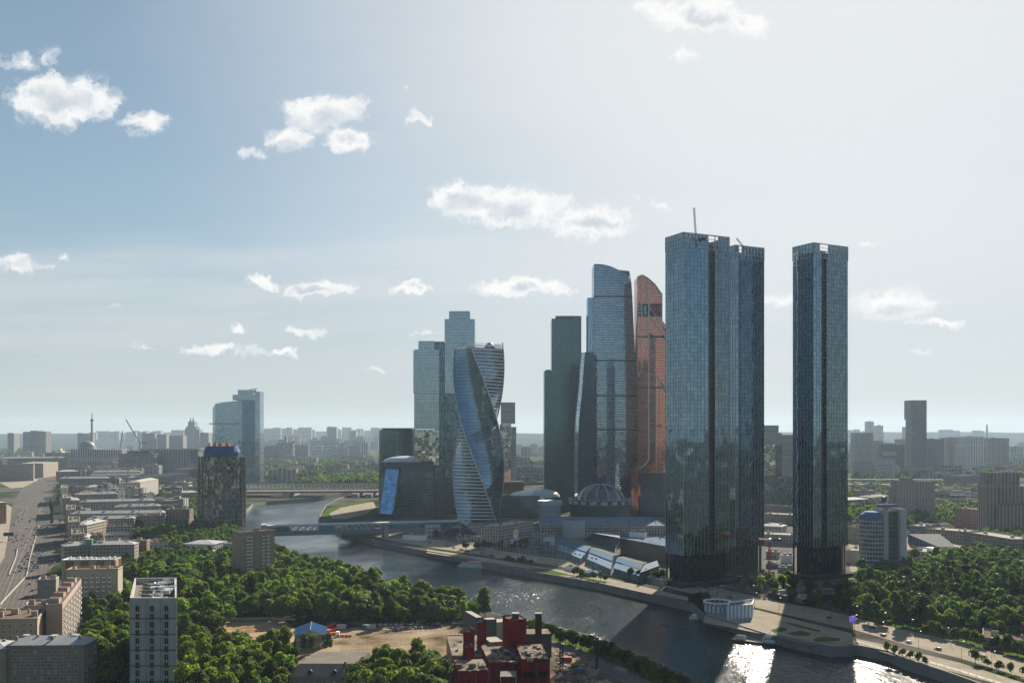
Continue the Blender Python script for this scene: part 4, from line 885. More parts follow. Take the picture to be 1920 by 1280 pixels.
# blocks between avenue and round tower
fA = facade('tan_wall', (.38,.31,.235), 3.4, 3.4, (.25,.78), (.25,.8), glass=(.015,.018,.02)); fB = facade('brown_wall', (.30,.235,.18), 3.4, 3.4, (.25,.78), (.25,.8), glass=(.015,.018,.02)); fC = facade('greybeige_wall', (.34,.31,.265), 3.6, 3.4, (.25,.78), (.25,.8), glass=(.015,.018,.02), var=.2)
rows = [('avenue-front wing nearest the ornate building', (134, 1001), (158, 1000), 25, 62, fA, 'flat'), ('second avenue-front wing beside the upright cream billboard', (128, 978), (150, 977), 28, 85, fC, 'flat'), ('third avenue-front wing behind the columnar trees', (124, 955), (142, 954), 29, 100, fB, 'flat'), ('fourth avenue-front wing near the avenue bend', (118, 934), (133, 933), 30, 120, fC, 'flat'), ('fifth avenue-front wing at the avenue bend', (114, 915), (127, 914), 30, 130, fA, 'flat'),
        ('courtyard cross wing between two long pale-roofed rows', (215, 950), (300, 948), 24, 14, fA, 'hip'), ('grey brown cross wing left of the avenue trees', (140, 927), (220, 925), 25, 14, fB, 'hip'), ('tan courtyard wing above the grove beside the brown slab', (200, 987), (248, 985), 20, 13, fC, 'flat'), ('short tan block between the white-roofed front and the courtyard wing', (196, 1003), (240, 1002), 17, 14, fA, 'hip'), ('pale long block under the round bronze tower', (318, 925), (371, 922), 22, 16, fC, 'hip'),
        ('long block with a pale ribbed roof, second row from the round bronze tower', (131, 963), (308, 961), 26, 16, fA, 'hip'), ('courtyard block with pale zinc roof, front row beside the avenue', (132, 984), (163, 984), 23, 55, fA, 'hip'),
        ('long courtyard block behind the dark trees left of the brown slab', (164, 973), (252, 971), 23, 15, fB, 'hip'), ('low wing with a grey roof reaching the avenue pavement', (132, 1008), (165, 1007), 14, 30, fC, 'hip'),
        ('low wing with a brown roof beside the grey roofed wing', (166, 1003), (194, 1002), 14, 26, fB, 'flat'), ('red brown rear wing below the brown slab', (252, 966), (310, 965), 25, 14, fB, 'flat'),
        ('dark block along the avenue behind the courtyard blocks', (118, 938), (150, 937), 26, 60, fC, 'hip'), ('long grey block with a pale roof facing the avenue trees', (150, 941), (290, 938), 24, 15, fC, 'hip')]
for i, (lab, a, b, h, dp, wl, rf) in enumerate(rows):
    block('apartment_building', lab, 'apartment building', a, b, h, dp, wl, rf, zinc if rf == 'hip' else roofdirty if 'avenue-front' in lab else clay, skew=-.46 if 'avenue-front' in lab else None, huts=4 if b[0]-a[0] > 60 else 2, chim=6 if b[0]-a[0] > 60 else 2, seed=i, rise=3.2)
block('apartment_building', 'brown slab block with a white balcony strip left of the round bronze tower', 'apartment building', (310, 954), (355, 954), 31, 16, facade('brown_slab', (.24,.18,.14), 4.2, 3.1, (.35,.75), (.3,.75)), 'flat', clay, huts=2)
mid = [('wide grey classical block beside the avenue bend', (111, 897), (203, 896), 28, 18, fC, 'hip'), ('tan classical block in the rows behind the avenue bend', (172, 885), (263, 884), 31, 18, fA, 'hip'),
       ('large pale-roofed classical block with a sunlit end', (243, 895), (330, 893), 30, 18, fC, 'hip'), ('sunlit classical wing left of the round bronze tower', (330, 890), (358, 888), 31, 60, fA, 'hip'),
       ('tall brown classical end block just left of the round bronze tower', (352, 879), (371, 878), 38, 40, fB, 'flat'), ('white hipped block with small windows in the middle of the left quarter', (263, 904), (297, 898), 31, 26, facade('white_wall', (.40,.39,.36), 3.2, 3.2), 'hip'),
       ('small pale block beside the white hipped one', (222, 911), (250, 910), 26, 16, fC, 'flat'), ('low pale annexe in front of the white hipped block', (245, 925), (290, 924), 12, 20, facade('white_low', (.42,.41,.38), 5, 5), 'flat'),
       ('grey courtyard block beside the avenue trees', (165, 913), (193, 912), 24, 22, fC, 'hip'), ('long classical block behind the avenue with three small roof turrets', (168, 891), (262, 890), 28, 14, fA, 'hip'),
       ('grand classical block with a pale cornice left of the avenue', (-30, 871), (63, 870), 44, 26, facade('stalin_wall', (.29,.24,.18), 4.5, 4.4, (.35,.7), (.25,.7)), 'flat'), ('sunlit classical block with pale cornice facing the avenue bend', (81, 868), (109, 865), 42, 60, facade('stalin_wall', (.29,.24,.18), 4.5, 4.4), 'flat'),
       ('long classical block behind the grand one at the left edge', (-20, 859), (123, 858), 44, 20, facade('stalin_wall2', (.25,.22,.19), 4.5, 4.4), 'hip'), ('tall classical block with a sunlit end below the obelisk', (115, 848), (156, 847), 58, 70, facade('stalin_wall2', (.25,.22,.19), 4.5, 4.4), 'flat'),
       ('sunlit orange-brick corner building at the left edge beside the avenue', (-30, 944), (12, 941), 30, 42, facade('orange_wall', (.40,.20,.10), 3.6, 3.6), 'hip'), ('low red block beside the classical row', (111, 884), (148, 883), 24, 24, facade('redbrown_wall', (.26,.15,.11), 3.4, 3.2), 'hip')]
for i, (lab, a, b, h, dp, wl, rf) in enumerate(mid):
    block('apartment_building', lab, 'apartment building', a, b, h, dp, wl, rf, palestone if i % 3 else zinc, huts=2, chim=3, seed=40+i, rise=4, capm=palestone)
# unfinished frame + long glass slab behind the blocks
Y = 2900
stack('construction_frame', 'dark unfinished concrete frame building right of the obelisk', Y, [('frame', 222, 290, 850, None, 0, 40, facade('open_frame', (.13,.135,.14), 6, 4.5, (.12,.95), (.2,.95), glass=(.05,.06,.07))), ('upper_frame', 238, 282, 845, 850, 3, 30, darkmetal)], 'construction site')
stack('office_building', 'long slab building with vertical pale stripes left of the round bronze tower', Y+60, [('wall', 262, 372, 842.5, None, 0, 40, facade('vertical_strips', (.20,.20,.20), 9, 50, (.2,.8), (.02,.98), glass=(.10,.115,.13))), ('end_tower', 357, 366, 844, None, -6, 10, g_navy), ('roof_edge', 258, 374, 840.5, 842.4, -1, 40, palestone)], 'office building')
crane('tall crane with a long raised jib above the unfinished frame building', (at(262, 835, 2900).x, 2900), 20, 78, tuple(at(236, 786, 2900)), 2.6, 18, r=.45)
crane('distant crane with a thin raised jib left of the tall one', (at(225, 835, 3300).x, 3300), 20, 50, tuple(at(230, 807, 3300)), 2.4, 12, r=.45)
# landmarks on the left horizon
Y = 3400; ob = thing('obelisk_monument', 'tall dark obelisk rising alone above the left horizon', 'monument', (X(172.5, Y), Y, 0)); q = ob.location
MB().bar((q.x, q.y, 0), (q.x, q.y, 30), 7, 0, 4, 6).build('base', darkmetal, ob)
om = plain('monument_bronze', (.10, .12, .13), .6, .1); MB().bar((q.x, q.y, 30), (q.x, q.y, hz(789, Y)), 5, 0, 3, 3.6).build('shaft', om, ob); MB().bar((q.x, q.y, hz(789, Y)), (q.x, q.y, hz(773, Y)), 2.6, 0, 3, 1.2).build('spire', om, ob)
MB().box(q.x-5.5, q.x+5.5, q.y-3, q.y+3, hz(789, Y), hz(786, Y)).build('figure_group', om, ob)
Y = 3300; dm = thing('domed_museum', 'wide dark domed museum at the foot of the obelisk', 'museum', (X(163, Y), Y, 0)); q = dm.location
MB().dome((q.x, q.y), 26, 26, 22, 0, 24, 6, hz(838, Y)).build('dome', plain('dome_grey', (.16, .19, .20), .5, .1), dm, True); MB().prism([(q.x+28*math.cos(a*.2618), q.y+28*math.sin(a*.2618)) for a in range(24)], 0, hz(838, Y), 0, 0).build('drum', fC, dm); MB().bar((q.x, q.y, hz(827, Y)), (q.x, q.y, hz(823, Y)), 1.2).build('finial', om, dm)
MB().prism([(X(140, Y), Y-30), (X(235, Y), Y-30), (X(235, Y), Y+30), (X(140, Y), Y+30)], 0, hz(842, Y), 0, 1).build('colonnade', [facade('colonnade', (.36, .36, .34), 8, 40, (.3, .8), (.1, .8)), palestone], dm)
Y = 3500
for px, py, r_, lab in [(113, 838, 6, 'golden church dome left of the obelisk'), (178, 836, 9, 'small white dome right of the obelisk foot')]:
    ch = thing('domed_church', lab, 'church', (X(px, Y), Y, 0)); q = ch.location
    MB().box(q.x-12, q.x+12, q.y-12, q.y+12, 0, hz(py+8, Y)).build('wall', white, ch); MB().dome((q.x, q.y), r_, r_, r_*1.6, 0, 14, 5, hz(py+8, Y)).build('dome', plain('gold_leaf', (.55, .42, .2), .35, .1, metal=.6) if r_ < 8 else palestone, ch, True)
Y = 6200; mf = thing('spired_tower', 'wedding-cake stone tower with twin spires on the left horizon', 'tower', (X(358, Y), Y, 0)); fm_ = facade('spire_wall', (.26, .25, .23), 8, 8, (.4, .6), (.1, .9))
for pn, xa, xb, yt, dy in (('base_wing', 339, 377, 822, 20), ('side_wing', 345, 373, 805, 10), ('main_shaft', 349, 369, 800, 0), ('upper_stage', 352, 364.5, 790, 4)):
    MB().prism([(X(xa, Y), Y+dy), (X(xb, Y), Y+dy), (X(xb, Y), Y+dy+60), (X(xa, Y), Y+dy+60)], 0, hz(yt, Y), 0, 0).build(pn, fm_, mf)
for px, yt, yb in ((355.5, 781.5, 791), (360.5, 781.5, 791), (349.5, 797, 802), (368.5, 797, 802), (346, 801, 806), (371.5, 801, 806)):
    MB().bar((X(px, Y), Y+20, hz(yb, Y)), (X(px, Y), Y+20, hz(yt, Y)), 8 if yt < 790 else 5, 0, 6, .6).build('spire', fm_, mf)
Y = 5200
for xa, xb, yt, lab in [(43, 52, 809, 1), (52.3, 60, 808, 2), (60.5, 68, 807.5, 3), (68.5, 77, 808, 4), (77.5, 86, 808.5, 5)]:
    pass
stack('apartment_tower', 'row of joined round-topped apartment towers on the left horizon', 5200, [('tower_section', 43, 56, 809, None, 0, 60, facade('hazy_wall', (.22,.21,.2), 9, 6, (.2,.8), (.3,.8))), ('tower_section', 56.5, 71, 807, None, 15, 60, facade('hazy_wall', (.22,.21,.2), 9, 6)), ('tower_section', 71.5, 86, 808.5, None, 0, 60, facade('hazy_wall', (.22,.21,.2), 9, 6))], 'apartment tower')
# ================================================================ RIGHT-HAND CITY
fW = facade('white_tower_wall', (.36,.35,.33), 3.4, 3.3); fG = facade('grey_panel_wall', (.27,.26,.245), 4.2, 3.2, (.3,.7), (.3,.75)); fD = facade('dark_panel_wall', (.14,.15,.165), 4.0, 3.3, (.25,.8), (.3,.8)); fS = facade('striped_white', (.40,.40,.39), 60, 4.0, (0,1.1), (.45,.95), glass=(.08,.10,.12))
fV = facade('vertical_windows', (.34,.28,.23), 4.6, 60, (.35,.75), (.02,.99), glass=(.04,.05,.06)); fW2 = facade('pale_strips', (.55,.54,.52), 8, 30, (.35,.65), (.04,.97), glass=(.16,.16,.17)); fV2 = facade('vertical_grey', (.26,.255,.25), 7.5, 30, (.35,.7), (.04,.97), glass=(.09,.10,.11))
stack('apartment_tower', 'slim dark tower standing alone high above the right horizon', 2800, [('upper_wall', 1708, 1737.5, 750, 786, -3, 48, fD), ('wall', 1710, 1737.5, 786.3, None, 0, 46, fD)], 'apartment tower')
stack('apartment_tower', 'pale apartment tower with a stepped base left of the slim dark tower', 2750, [('wall', 1603, 1637, 811, None, 0, 36, fW), ('base_wing', 1601, 1637, 868, None, -25, 24, fG)], 'apartment tower')
stack('apartment_tower', 'dark apartment block with a pale panel just left of the slim dark tower', 2700, [('wall', 1657, 1680, 832, None, 0, 40, fD), ('pale_panel', 1655, 1681, 846, 854, -2, 1.8, palestone), ('side_wing', 1680.3, 1696, 833, None, 4, 40, fD), ('lower_wing', 1648, 1679, 858, None, -22, 18, fS)], 'apartment tower')
stack('apartment_tower', 'grey apartment tower between the pale tower and the dark block', 2900, [('wall', 1638, 1656, 826, None, 0, 40, fG), ('rear_wing', 1687, 1700, 823, None, 30, 40, fW)], 'apartment tower')
for xa, xb, yt, mt, lab in [(1739, 1770, 822.5, fD, 'dark wide apartment block right of the slim dark tower'), (1776, 1783, 820, fW, 'thin pale apartment block second right of the slim dark tower'), (1784, 1803, 820.5, fD, 'dark apartment block third right of the slim dark tower'),
                            (1810, 1845, 818.5, fW2, 'pale striped apartment block fourth right of the slim dark tower'), (1855, 1892, 821, fV2, 'grey striped apartment block nearest the right edge of the horizon')]:
    stack('apartment_building', lab, 2900+(int(xa)*37) % 260, [('wall', xa, xb, yt, None, 0, 50, mt), ('roof_hut', xa+6, xa+12, yt-1.2, yt, 10, 12, concrete)], 'apartment building')
for xa, xb, yt, Yb, lab in [(1627, 1638.5, 790, 7000, 'hazy high-rise on the right horizon, taller of the pair'), (1644.5, 1656, 797.5, 7000, 'hazy high-rise on the right horizon, shorter of the pair'), (1698, 1707, 800, 6500, 'hazy high-rise peeping left of the slim dark tower'), (614, 631, 800, 6500, 'flat-topped hazy tower above the left bank skyline'), (655, 668, 808, 6800, 'hazy tower behind the flat-topped one'),
                            (14, 26, 812, 5000, 'small hazy block far left on the horizon'), (145, 170, 812, 5600, 'hazy block behind the obelisk'), (266, 290, 812, 5200, 'hazy block above the long striped slab'), (294, 312, 814, 5200, 'hazy block between two others over the striped slab'), (317, 343, 816, 5000, 'hazy block left of the twin-spired tower'), (375, 391, 811, 5400, 'hazy block left of the blue grey tower')]:
    stack('high_rise', lab, Yb, [('wall', xa, xb, yt, None, 0, 60, fG), ('roof_hut', xa+2, xa+6, yt-1, yt, 10, 20, fG)], 'high-rise')
stack('radio_mast', 'thin lattice mast on the right horizon', 7500, [('shaft', 1850, 1852, 796, None, 0, 8, darkmetal), ('platform', 1849, 1853, 808, 806, 0, 8, darkmetal)], 'mast')
stack('office_tower', 'white stepped tower seen between the middle and the right dark towers', 1750, [('upper_block', 1433, 1460, 797, 812, 20, 26, fS), ('wall', 1430, 1466, 811.5, None, 8, 40, fW), ('striped_wing', 1466.3, 1487, 815, None, 14, 34, fS)], 'office tower')
stack('office_building', 'glass block reflecting light in front of the white stepped tower', 1700, [('glass_facade', 1430, 1454, 833, None, 0, 30, g_coc2), ('dark_wing', 1454.3, 1466, 834, None, 2, 30, g_navy), ('low_wing', 1430, 1487, 893, None, -30, 20, g_cocd)], 'office building')
# apartment pair right
stack('apartment_building', 'grey panel apartment slab behind the white office tower with the globe', 1395, [('left_wall', 1682, 1718, 900, None, 0, 22, fG), ('right_wall', 1718.3, 1753, 902, None, 6, 22, fG), ('roof_hut', 1690, 1712, 896, 900, 6, 10, fG), ('low_wing', 1676, 1690, 915, None, 8, 20, fG)], 'apartment building')
stack('apartment_building', 'stepped tan high-rise with tall window strips at the right edge', 1210, [('upper_wall', 1856, 1912, 886, None, 4, 26, fV), ('left_shoulder', 1848, 1873, 904, None, -2, 20, fV), ('front_wing', 1873.3, 1935, 946, None, -8, 14, fV), ('right_wing', 1912.3, 1945, 912, None, 6, 24, fV), ('roof_plant', 1880, 1900, 883.5, 886, 8, 10, lightmetal)], 'apartment building')
for lab, a, b, h, dp, wl, rf, rm in [('long brown block with a sunlit pale roof behind the park, left one of two', (1737, 990), (1810, 996), 21, 30, fB, 'flat', palestone), ('long brown block with a sunlit pale roof behind the park, right one of two', (1811.5, 996), (1898, 1010), 21, 26, fB, 'flat', palestone),
      ('blue grey block right of the office tower with the globe', (1703, 984), (1733, 986), 22, 40, facade('slate_wall', (.12,.16,.19), 3.4, 3.4), 'flat', palestone), ('block with an orange lit end wall left of the stepped high-rise', (1790, 951), (1846, 955), 26, 20, facade('orange_end', (.36,.20,.15), 3.6, 3.4), 'flat', palestone),
      ('white shed with a bright roof just right of the free-standing dark tower', (1586, 1030), (1617, 1032), 13, 60, palestone, 'flat', palestone), ('grey low block behind the white shed', (1588, 985), (1624, 990), 18, 30, fA, 'flat', clay),
      ('small pale-roofed building right of the office tower with the globe', (1700, 1030), (1738, 1034), 10, 36, facade('white_low', (.42,.41,.38), 5, 5), 'flat', palestone), ('purple grey block above the trees by the highway', (1592, 937), (1628, 935), 20, 30, fB, 'hip', zinc),
      ('pale-roofed block left of the globe sign', (1632, 932), (1668, 929), 16, 24, fC, 'hip', palestone), ('dark low block near the right highway', (1800, 892), (1846, 890), 32, 40, fD, 'flat', tar), ('white roofed block by the highway trees', (1808, 935), (1845, 937), 14, 20, fC, 'flat', palestone),
      ('brown roofed hall between the two right dark towers', (1430, 962), (1490, 965), 14, 30, fB, 'flat', palestone), ('pale hall between the middle and right dark towers', (1425, 1000), (1492, 1003), 12, 30, fC, 'flat', palestone), ('long brown hall farther back between the dark towers', (1430, 946), (1490, 950), 14, 14, fB, 'flat', clay), ('sunlit hall farthest back between the dark towers', (1430, 922), (1490, 920), 16, 30, fC, 'flat', palestone),
      ('grey arched hall close behind the middle dark tower', (1425, 985), (1465, 987), 15, 24, fC, 'hip', zinc), ('long shed at the right edge beyond the embankment lawn', (1842, 1193), (1960, 1203), 6, 30, brick, 'flat', clay), ('dark shed with a sloped roof at the right edge', (1880, 1178), (1970, 1185), 7, 22, brick, 'hip', clay),
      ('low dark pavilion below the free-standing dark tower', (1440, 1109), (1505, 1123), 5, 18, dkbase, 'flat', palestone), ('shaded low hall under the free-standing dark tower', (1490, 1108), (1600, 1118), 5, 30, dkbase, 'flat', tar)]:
    block('low_building' if h < 17 else 'apartment_building', lab, 'low building' if h < 17 else 'apartment building', a, b, h, dp, wl, rf, rm, capm=palestone, huts=2, chim=2, seed=int(a[0]))
# blue sports building with tilted roof
Y = 985; bb = thing('sports_hall', 'blue hall with a big tilted grey roof at the edge of the park', 'sports hall', (X(1775, Y), Y, 0))
MB().prism([(X(1740, Y), Y), (X(1820, Y), Y+4), (X(1820, Y), Y+38), (X(1740, Y), Y+38)], 0, 9, 0, 1).build('wall', [facade('blue_wall', (.10,.17,.24), 5, 4.5, (.1,.9), (.3,.8)), palestone], bb)
a, b = X(1741, Y), X(1790, Y); m = MB(); m.face([(a+12, Y+4, 10), (b+4, Y+4, 10), (a+30, Y+42, 19.5), (a-4, Y+42, 19.5)]); m.face([(a+12, Y+4, 10), (a-4, Y+42, 19.5), (a-4, Y+42, 9), (a+4, Y+4, 9)], 1); m.face([(b+4, Y+4, 9), (a+30, Y+42, 9), (a+30, Y+42, 19.5), (b+4, Y+4, 10)], 1)
m.build('tilted_roof', [plain('tilted_sheet', (.20, .21, .20), .9, .08, spec=.03), g_navy], bb)
# white office tower with globe
Y = 868; wo = thing('office_tower', 'white office tower with rounded glass side, blue dome roof and a globe on top', 'office tower', (X(1665, Y), Y, 0)); wl = plain('white_cladding', (.40, .40, .385), .7, .08)
c_ = Vector((X(1646, Y), Y+12)); r_ = 12.3
pts = [(c_.x+r_*math.cos(a), c_.y+r_*math.sin(a)) for a in [R(90+180*k/14) for k in range(15)]]; pts = pts+[(X(1656, Y), Y-.3), (X(1656, Y), Y+24.3)]
zg = hz(974, Y); MB().prism(pts, 0, zg, 0, 1).build('rounded_glass', [facade('banded_glass', (.42,.43,.42), 2.6, 3.9, (.06,.94), (.24,.98), glass=(.04,.055,.065)), tar], wo)
m = MB(); rg = [[(c_.x+(x-c_.x)*k, c_.y+(y-c_.y)*k, z) for x, y in pts] for k, z in ((1.0, zg), (.9, zg+4), (.62, zg+6.5))]; m.loft(rg, 0, cap=0); m.build('blue_dome', bluesheet, wo)
MB().prism([(X(1656, Y), Y-1.5), (X(1664, Y), Y-2.5), (X(1664, Y), Y+22), (X(1656, Y), Y+22)], 0, hz(955, Y), 0, 1).build('left_slab', [wl, tar], wo)
MB().prism([(X(1664.1, Y), Y+2), (X(1685, Y), Y+2), (X(1685, Y), Y+22), (X(1664.1, Y), Y+22)], 0, hz(958, Y), 0, 1).build('glass_facade', [g_teal, tar], wo)
MB().prism([(X(1684, Y), Y-4), (X(1702, Y), Y+2), (X(1702, Y), Y+22), (X(1684, Y), Y+22)], 0, hz(954, Y), 0, 1).build('right_slab', [wl, tar], wo)
windows(wo, [((X(1684, Y), Y-4), (X(1702, Y), Y+2), [(1.6, 8+k*4.1) for k in range(11)], win_mesh(.9, 1.2, wfd)), ((X(1656, Y), Y-1.5), (X(1664, Y), Y-2.5), [(2.2, 8), (2.2, 12)], win_mesh(.9, 1.2, wfd))])
m = MB(); m.face([(X(1664, Y), Y-2.6, 14), (X(1672, Y)-3, Y-14, 0), (X(1694, Y)+3, Y-14, 0), (X(1684, Y), Y-2.6, 14)]); m.build('sloping_atrium', [g_navy], wo)
MB().box(X(1650, Y), X(1688, Y), Y+6, Y+6.5, hz(951.5, Y), hz(946, Y)).build('sign_board', plain('sign_blue', (.10, .10, .42), .5, .05), wo)
for k in range(8): MB().bar((X(1650+k*5, Y), Y+7, hz(956, Y)), (X(1650+k*5, Y), Y+7, hz(951, Y)), .15).build('sign_post', darkmetal, wo)
gp = Vector((X(1664, Y), Y+8, hz(937, Y))); MB().bar((gp.x, gp.y, hz(956, Y)), (gp.x, gp.y, gp.z), .3).build('globe_post', darkmetal, wo)
m = MB(); m.loft([[(gp.x+2.6*math.cos(b_)*math.cos(a), gp.y+2.6*math.cos(b_)*math.sin(a), gp.z+2.6*math.sin(b_)) for a in [2*math.pi*k/18 for k in range(18)]] for b_ in [R(-89.9+179.8*j/10) for j in range(11)]]); m.build('globe', plain('globe_blue', (.05, .07, .22), .4, .1), wo, True)
# elevated highway
hw = thing('elevated_highway', 'long pale elevated highway crossing behind the right-hand park', 'highway', (X(1700, 2150), 2150, 0)); m = MB(); pm = MB()
for xa, xb, Yh, zz_ in ((1540, 1960, 2150, 13), (1540, 1960, 2340, 15)):
    a = Vector((X(xa, Yh), Yh)); b = Vector((X(xb, Yh), Yh-40)); m.prism([tuple(a), tuple(b), (b.x, b.y+22), (a.x, a.y+22)], zz_-1.6, zz_, 0, 0, 0)
    for k in range(22): q = a.lerp(b, k/21); pm.box(q.x-1.2, q.x+1.2, q.y+6, q.y+16, 0, zz_-1.61)
m.build('deck', palestone, hw); pm.build('pier', concrete, hw)
# ================================================================ MALL AND EXHIBITION GROUNDS
Y = 1395; c_ = Vector((X(1126, Y), Y)); rr = 59*Y/F
ml = thing('domed_mall', 'dark round mall with a ribbed glass dome and a ring of white Roman numerals', 'mall', (c_.x, c_.y, 0)); z1 = hz(936, Y)
def circ(r, n=48, c=None): c = c or c_; return [(c.x+r*math.cos(2*math.pi*k/n), c.y+r*math.sin(2*math.pi*k/n)) for k in range(n)]
MB().prism(circ(rr*.97), 0, z1-7, 0, 1).build('drum_wall', [g_navy, tar], ml); MB().prism(circ(rr), z1-6.99, z1, 0, 1).build('numeral_band', [dkbase, dkbase], ml)
MB().dome(c_, rr*.70, rr*.70, hz(908, Y)-z1, 0, 32, 6, z1+.02).build('glass_dome', glass('dome_glass', (.10, .14, .17), (.08, .09, .1), 3, 2, .05, .05, refl=.6), ml, True)
for k in range(12):
    a = 2*math.pi*(k+.5)/12; m = MB()
    for da in (-.035, .035):
        pr = None
        for j in range(9):
            b_ = math.pi/2*(j/8); r_ = rr*.72*math.cos(b_)+1.5; p = (c_.x+r_*math.cos(a+da), c_.y+r_*math.sin(a+da), z1+(hz(908, Y)-z1+.6)*math.sin(b_)+.1)
            if pr: m.bar(pr, p, .35, 0, 4)
            pr = p
    m.build('dome_rib', lightmetal, ml)
nums = ['XVIII', 'XVII', 'XVI', 'XV', 'XIV', 'XIII', 'XII', 'XI', 'X', 'IX', 'VIII']
for k, s_ in enumerate(nums):
    a = R(-90)+R(19)*(k-5)+R(1)
    cu_ = bpy.data.curves.new('numeral', 'FONT'); cu_.body = s_; cu_.size = 6.6; cu_.extrude = .15; cu_.align_x = 'CENTER'; cu_.align_y = 'CENTER'; cu_.offset = .12; cu_.materials.append(white)
    tmp = bpy.data.objects.new('numeral_curve', cu_); nme = bpy.data.meshes.new_from_object(tmp); bpy.data.objects.remove(tmp)
    o = bpy.data.objects.new('numeral', nme); COL.objects.link(o); o.parent = ml; o.location = ((rr+.3)*math.cos(a), (rr+.3)*math.sin(a), z1-3.4); o.rotation_euler = (R(90), 0, a+R(90))
m = MB(); 
for k in range(44):
    a = 2*math.pi*k/44; m.box(c_.x+rr*math.cos(a)-.5, c_.x+rr*math.cos(a)+.5, c_.y+rr*math.sin(a)-.5, c_.y+rr*math.sin(a)+.5, z1+.03, z1+2.6)
m.build('rim_balustrade', lightmetal, ml)
Y = 1440; gl = thing('glass_pavilion', 'teal glass pavilion with a pale shell roof between the twisted tower and the round mall', 'pavilion', (X(985, Y), Y, 0))
MB().prism([(X(936, Y), Y), (X(1012, Y), Y-6), (X(1014, Y), Y+50), (X(936, Y), Y+50)], 0, hz(930, Y), 0, 1).build('glass_facade', [g_teal, tar], gl)
MB().dome((X(1010, Y), Y+40), 34, 30, 13, 0, 28, 6, hz(934, Y)).build('shell_roof', plain('pale_shell', (.38, .44, .46), .35, .08), gl, True)
MB().dome((X(992, Y), Y+25), 30, 12, 9, 0, 24, 5, hz(932, Y)).build('shell_roof', plain('white_shell', (.62, .66, .68), .35, .06), gl, True)
dr = thing('round_pavilion', 'pale windowless drum building left of the round mall', 'pavilion', (X(1031, 1370), 1370, 0)); q = Vector((X(1031, 1370), 1372))
MB().prism(circ(15.5, 28, q), 0, hz(946, 1370), 0, 1).build('wall', [plain('blue_grey_clad', (.24, .30, .34), .6, .08), tar], dr); MB().prism(circ(17.8, 28, q), hz(945.9, 1370), hz(938, 1370), 0, 1, 0).build('upper_ring', plain('pale_clad', (.34, .39, .42), .6, .08), dr)
# red low building far behind
stack('low_building', 'low brownish red building between the twisted tower and the teal tower', 1700, [('wall', 936, 982, 903, None, 0, 40, facade('red_bands', (.22,.10,.07), 60, 4, (0,1.1), (.4,.7), glass=(.10,.05,.04)))], 'low building')
# elevated white gallery
Yg = 1335; ga = thing('elevated_walkway', 'white elevated walkway on posts in front of the round mall', 'walkway', (X(1150, Yg), Yg, 0)); m = MB()
m.prism([(X(1040, Yg), Yg), (X(1240, Yg), Yg-12), (X(1240, Yg), Yg-6), (X(1040, Yg), Yg+6)], hz(981, Yg), hz(977, Yg), 0, 0, 0); m.prism([(X(1040, Yg), Yg), (X(1215, Yg), Yg-12), (X(1215, Yg), Yg-6), (X(1040, Yg), Yg+6)], hz(970.5, Yg), hz(969.5, Yg), 0, 0, 0)
m.build('deck', palestone, ga); m = MB()
for k in range(7): x = X(1045+k*31, Yg); m.box(x-.7, x+.7, Yg-3-k*1.2, Yg-1-k*1.2, 0, hz(978, Yg)); m.box(x+2, x+3, Yg-3-k*1.2, Yg-2-k*1.2, hz(977, Yg), hz(970.6, Yg))
m.build('post', palestone, ga)
# exhibition halls
white_b = plain('blue_white_roof', (.15, .19, .24), .95, .3, .1, fine=.25, spec=0)  # bluish roofing with the shade over the exhibition grounds put into its colour
ex = [('flat pale blue exhibition roof below the white walkway, nearest the mall', (1015, 985), (1250, 985), 12, 130, fC, 'flat', white_b), ('beige office block behind the small gold-domed church', (939, 986), (999, 976), 24, 26, fC, 'flat', palestone),
      ('lower beige wing right of the small gold-domed church', (985, 999), (1017, 1000), 14, 20, fC, 'flat', white_b), ('brown windowless exhibition hall beside the tallest tower', (1163, 1008), (1262, 1026), 17, 46, plain('hall_brown', (.16,.135,.11), .85, .1), 'flat', white_b),
      ('small white gabled building near the flagpoles', (1016, 1006), (1040, 1006), 10, 12, white, 'gable', white_b), ('white hut on the exhibition roof', (1180, 997), (1210, 998), 22, 8, white, 'flat', white_b),
      ('white square ventilation block under the walkway', (1073, 976), (1097, 974), 21, 16, plain('pale_clad', (.34, .39, .42), .6, .08), 'flat', white_b), ('dark blue kiosk building behind the flagpoles', (1007, 1018), (1033, 1018), 11, 14, facade('slate_wall', (.12,.16,.19), 3.4, 3.4), 'flat', bluesheet),
      ('low grey depot beside the bridge end on the far bank', (640, 994), (700, 992), 9, 24, fD, 'flat', white_b), ('low grey terrace below the twisted tower', (845, 984), (935, 982), 13, 30, fC, 'flat', white_b), ('service building right of the terrace with flat roof', (860, 1006), (935, 1004), 6, 20, fC, 'flat', tar)]
for lab, a, b, h, dp, wl_, rf, rm in ex:
    block('exhibition_hall' if 'exhibition' in lab else 'low_building', lab, 'exhibition hall' if 'exhibition' in lab else 'low building', a, b, h, dp, wl_, rf, rm, capm=white_b, huts=6 if dp > 100 else 2, chim=8 if dp > 100 else 1, seed=int(b[0]))
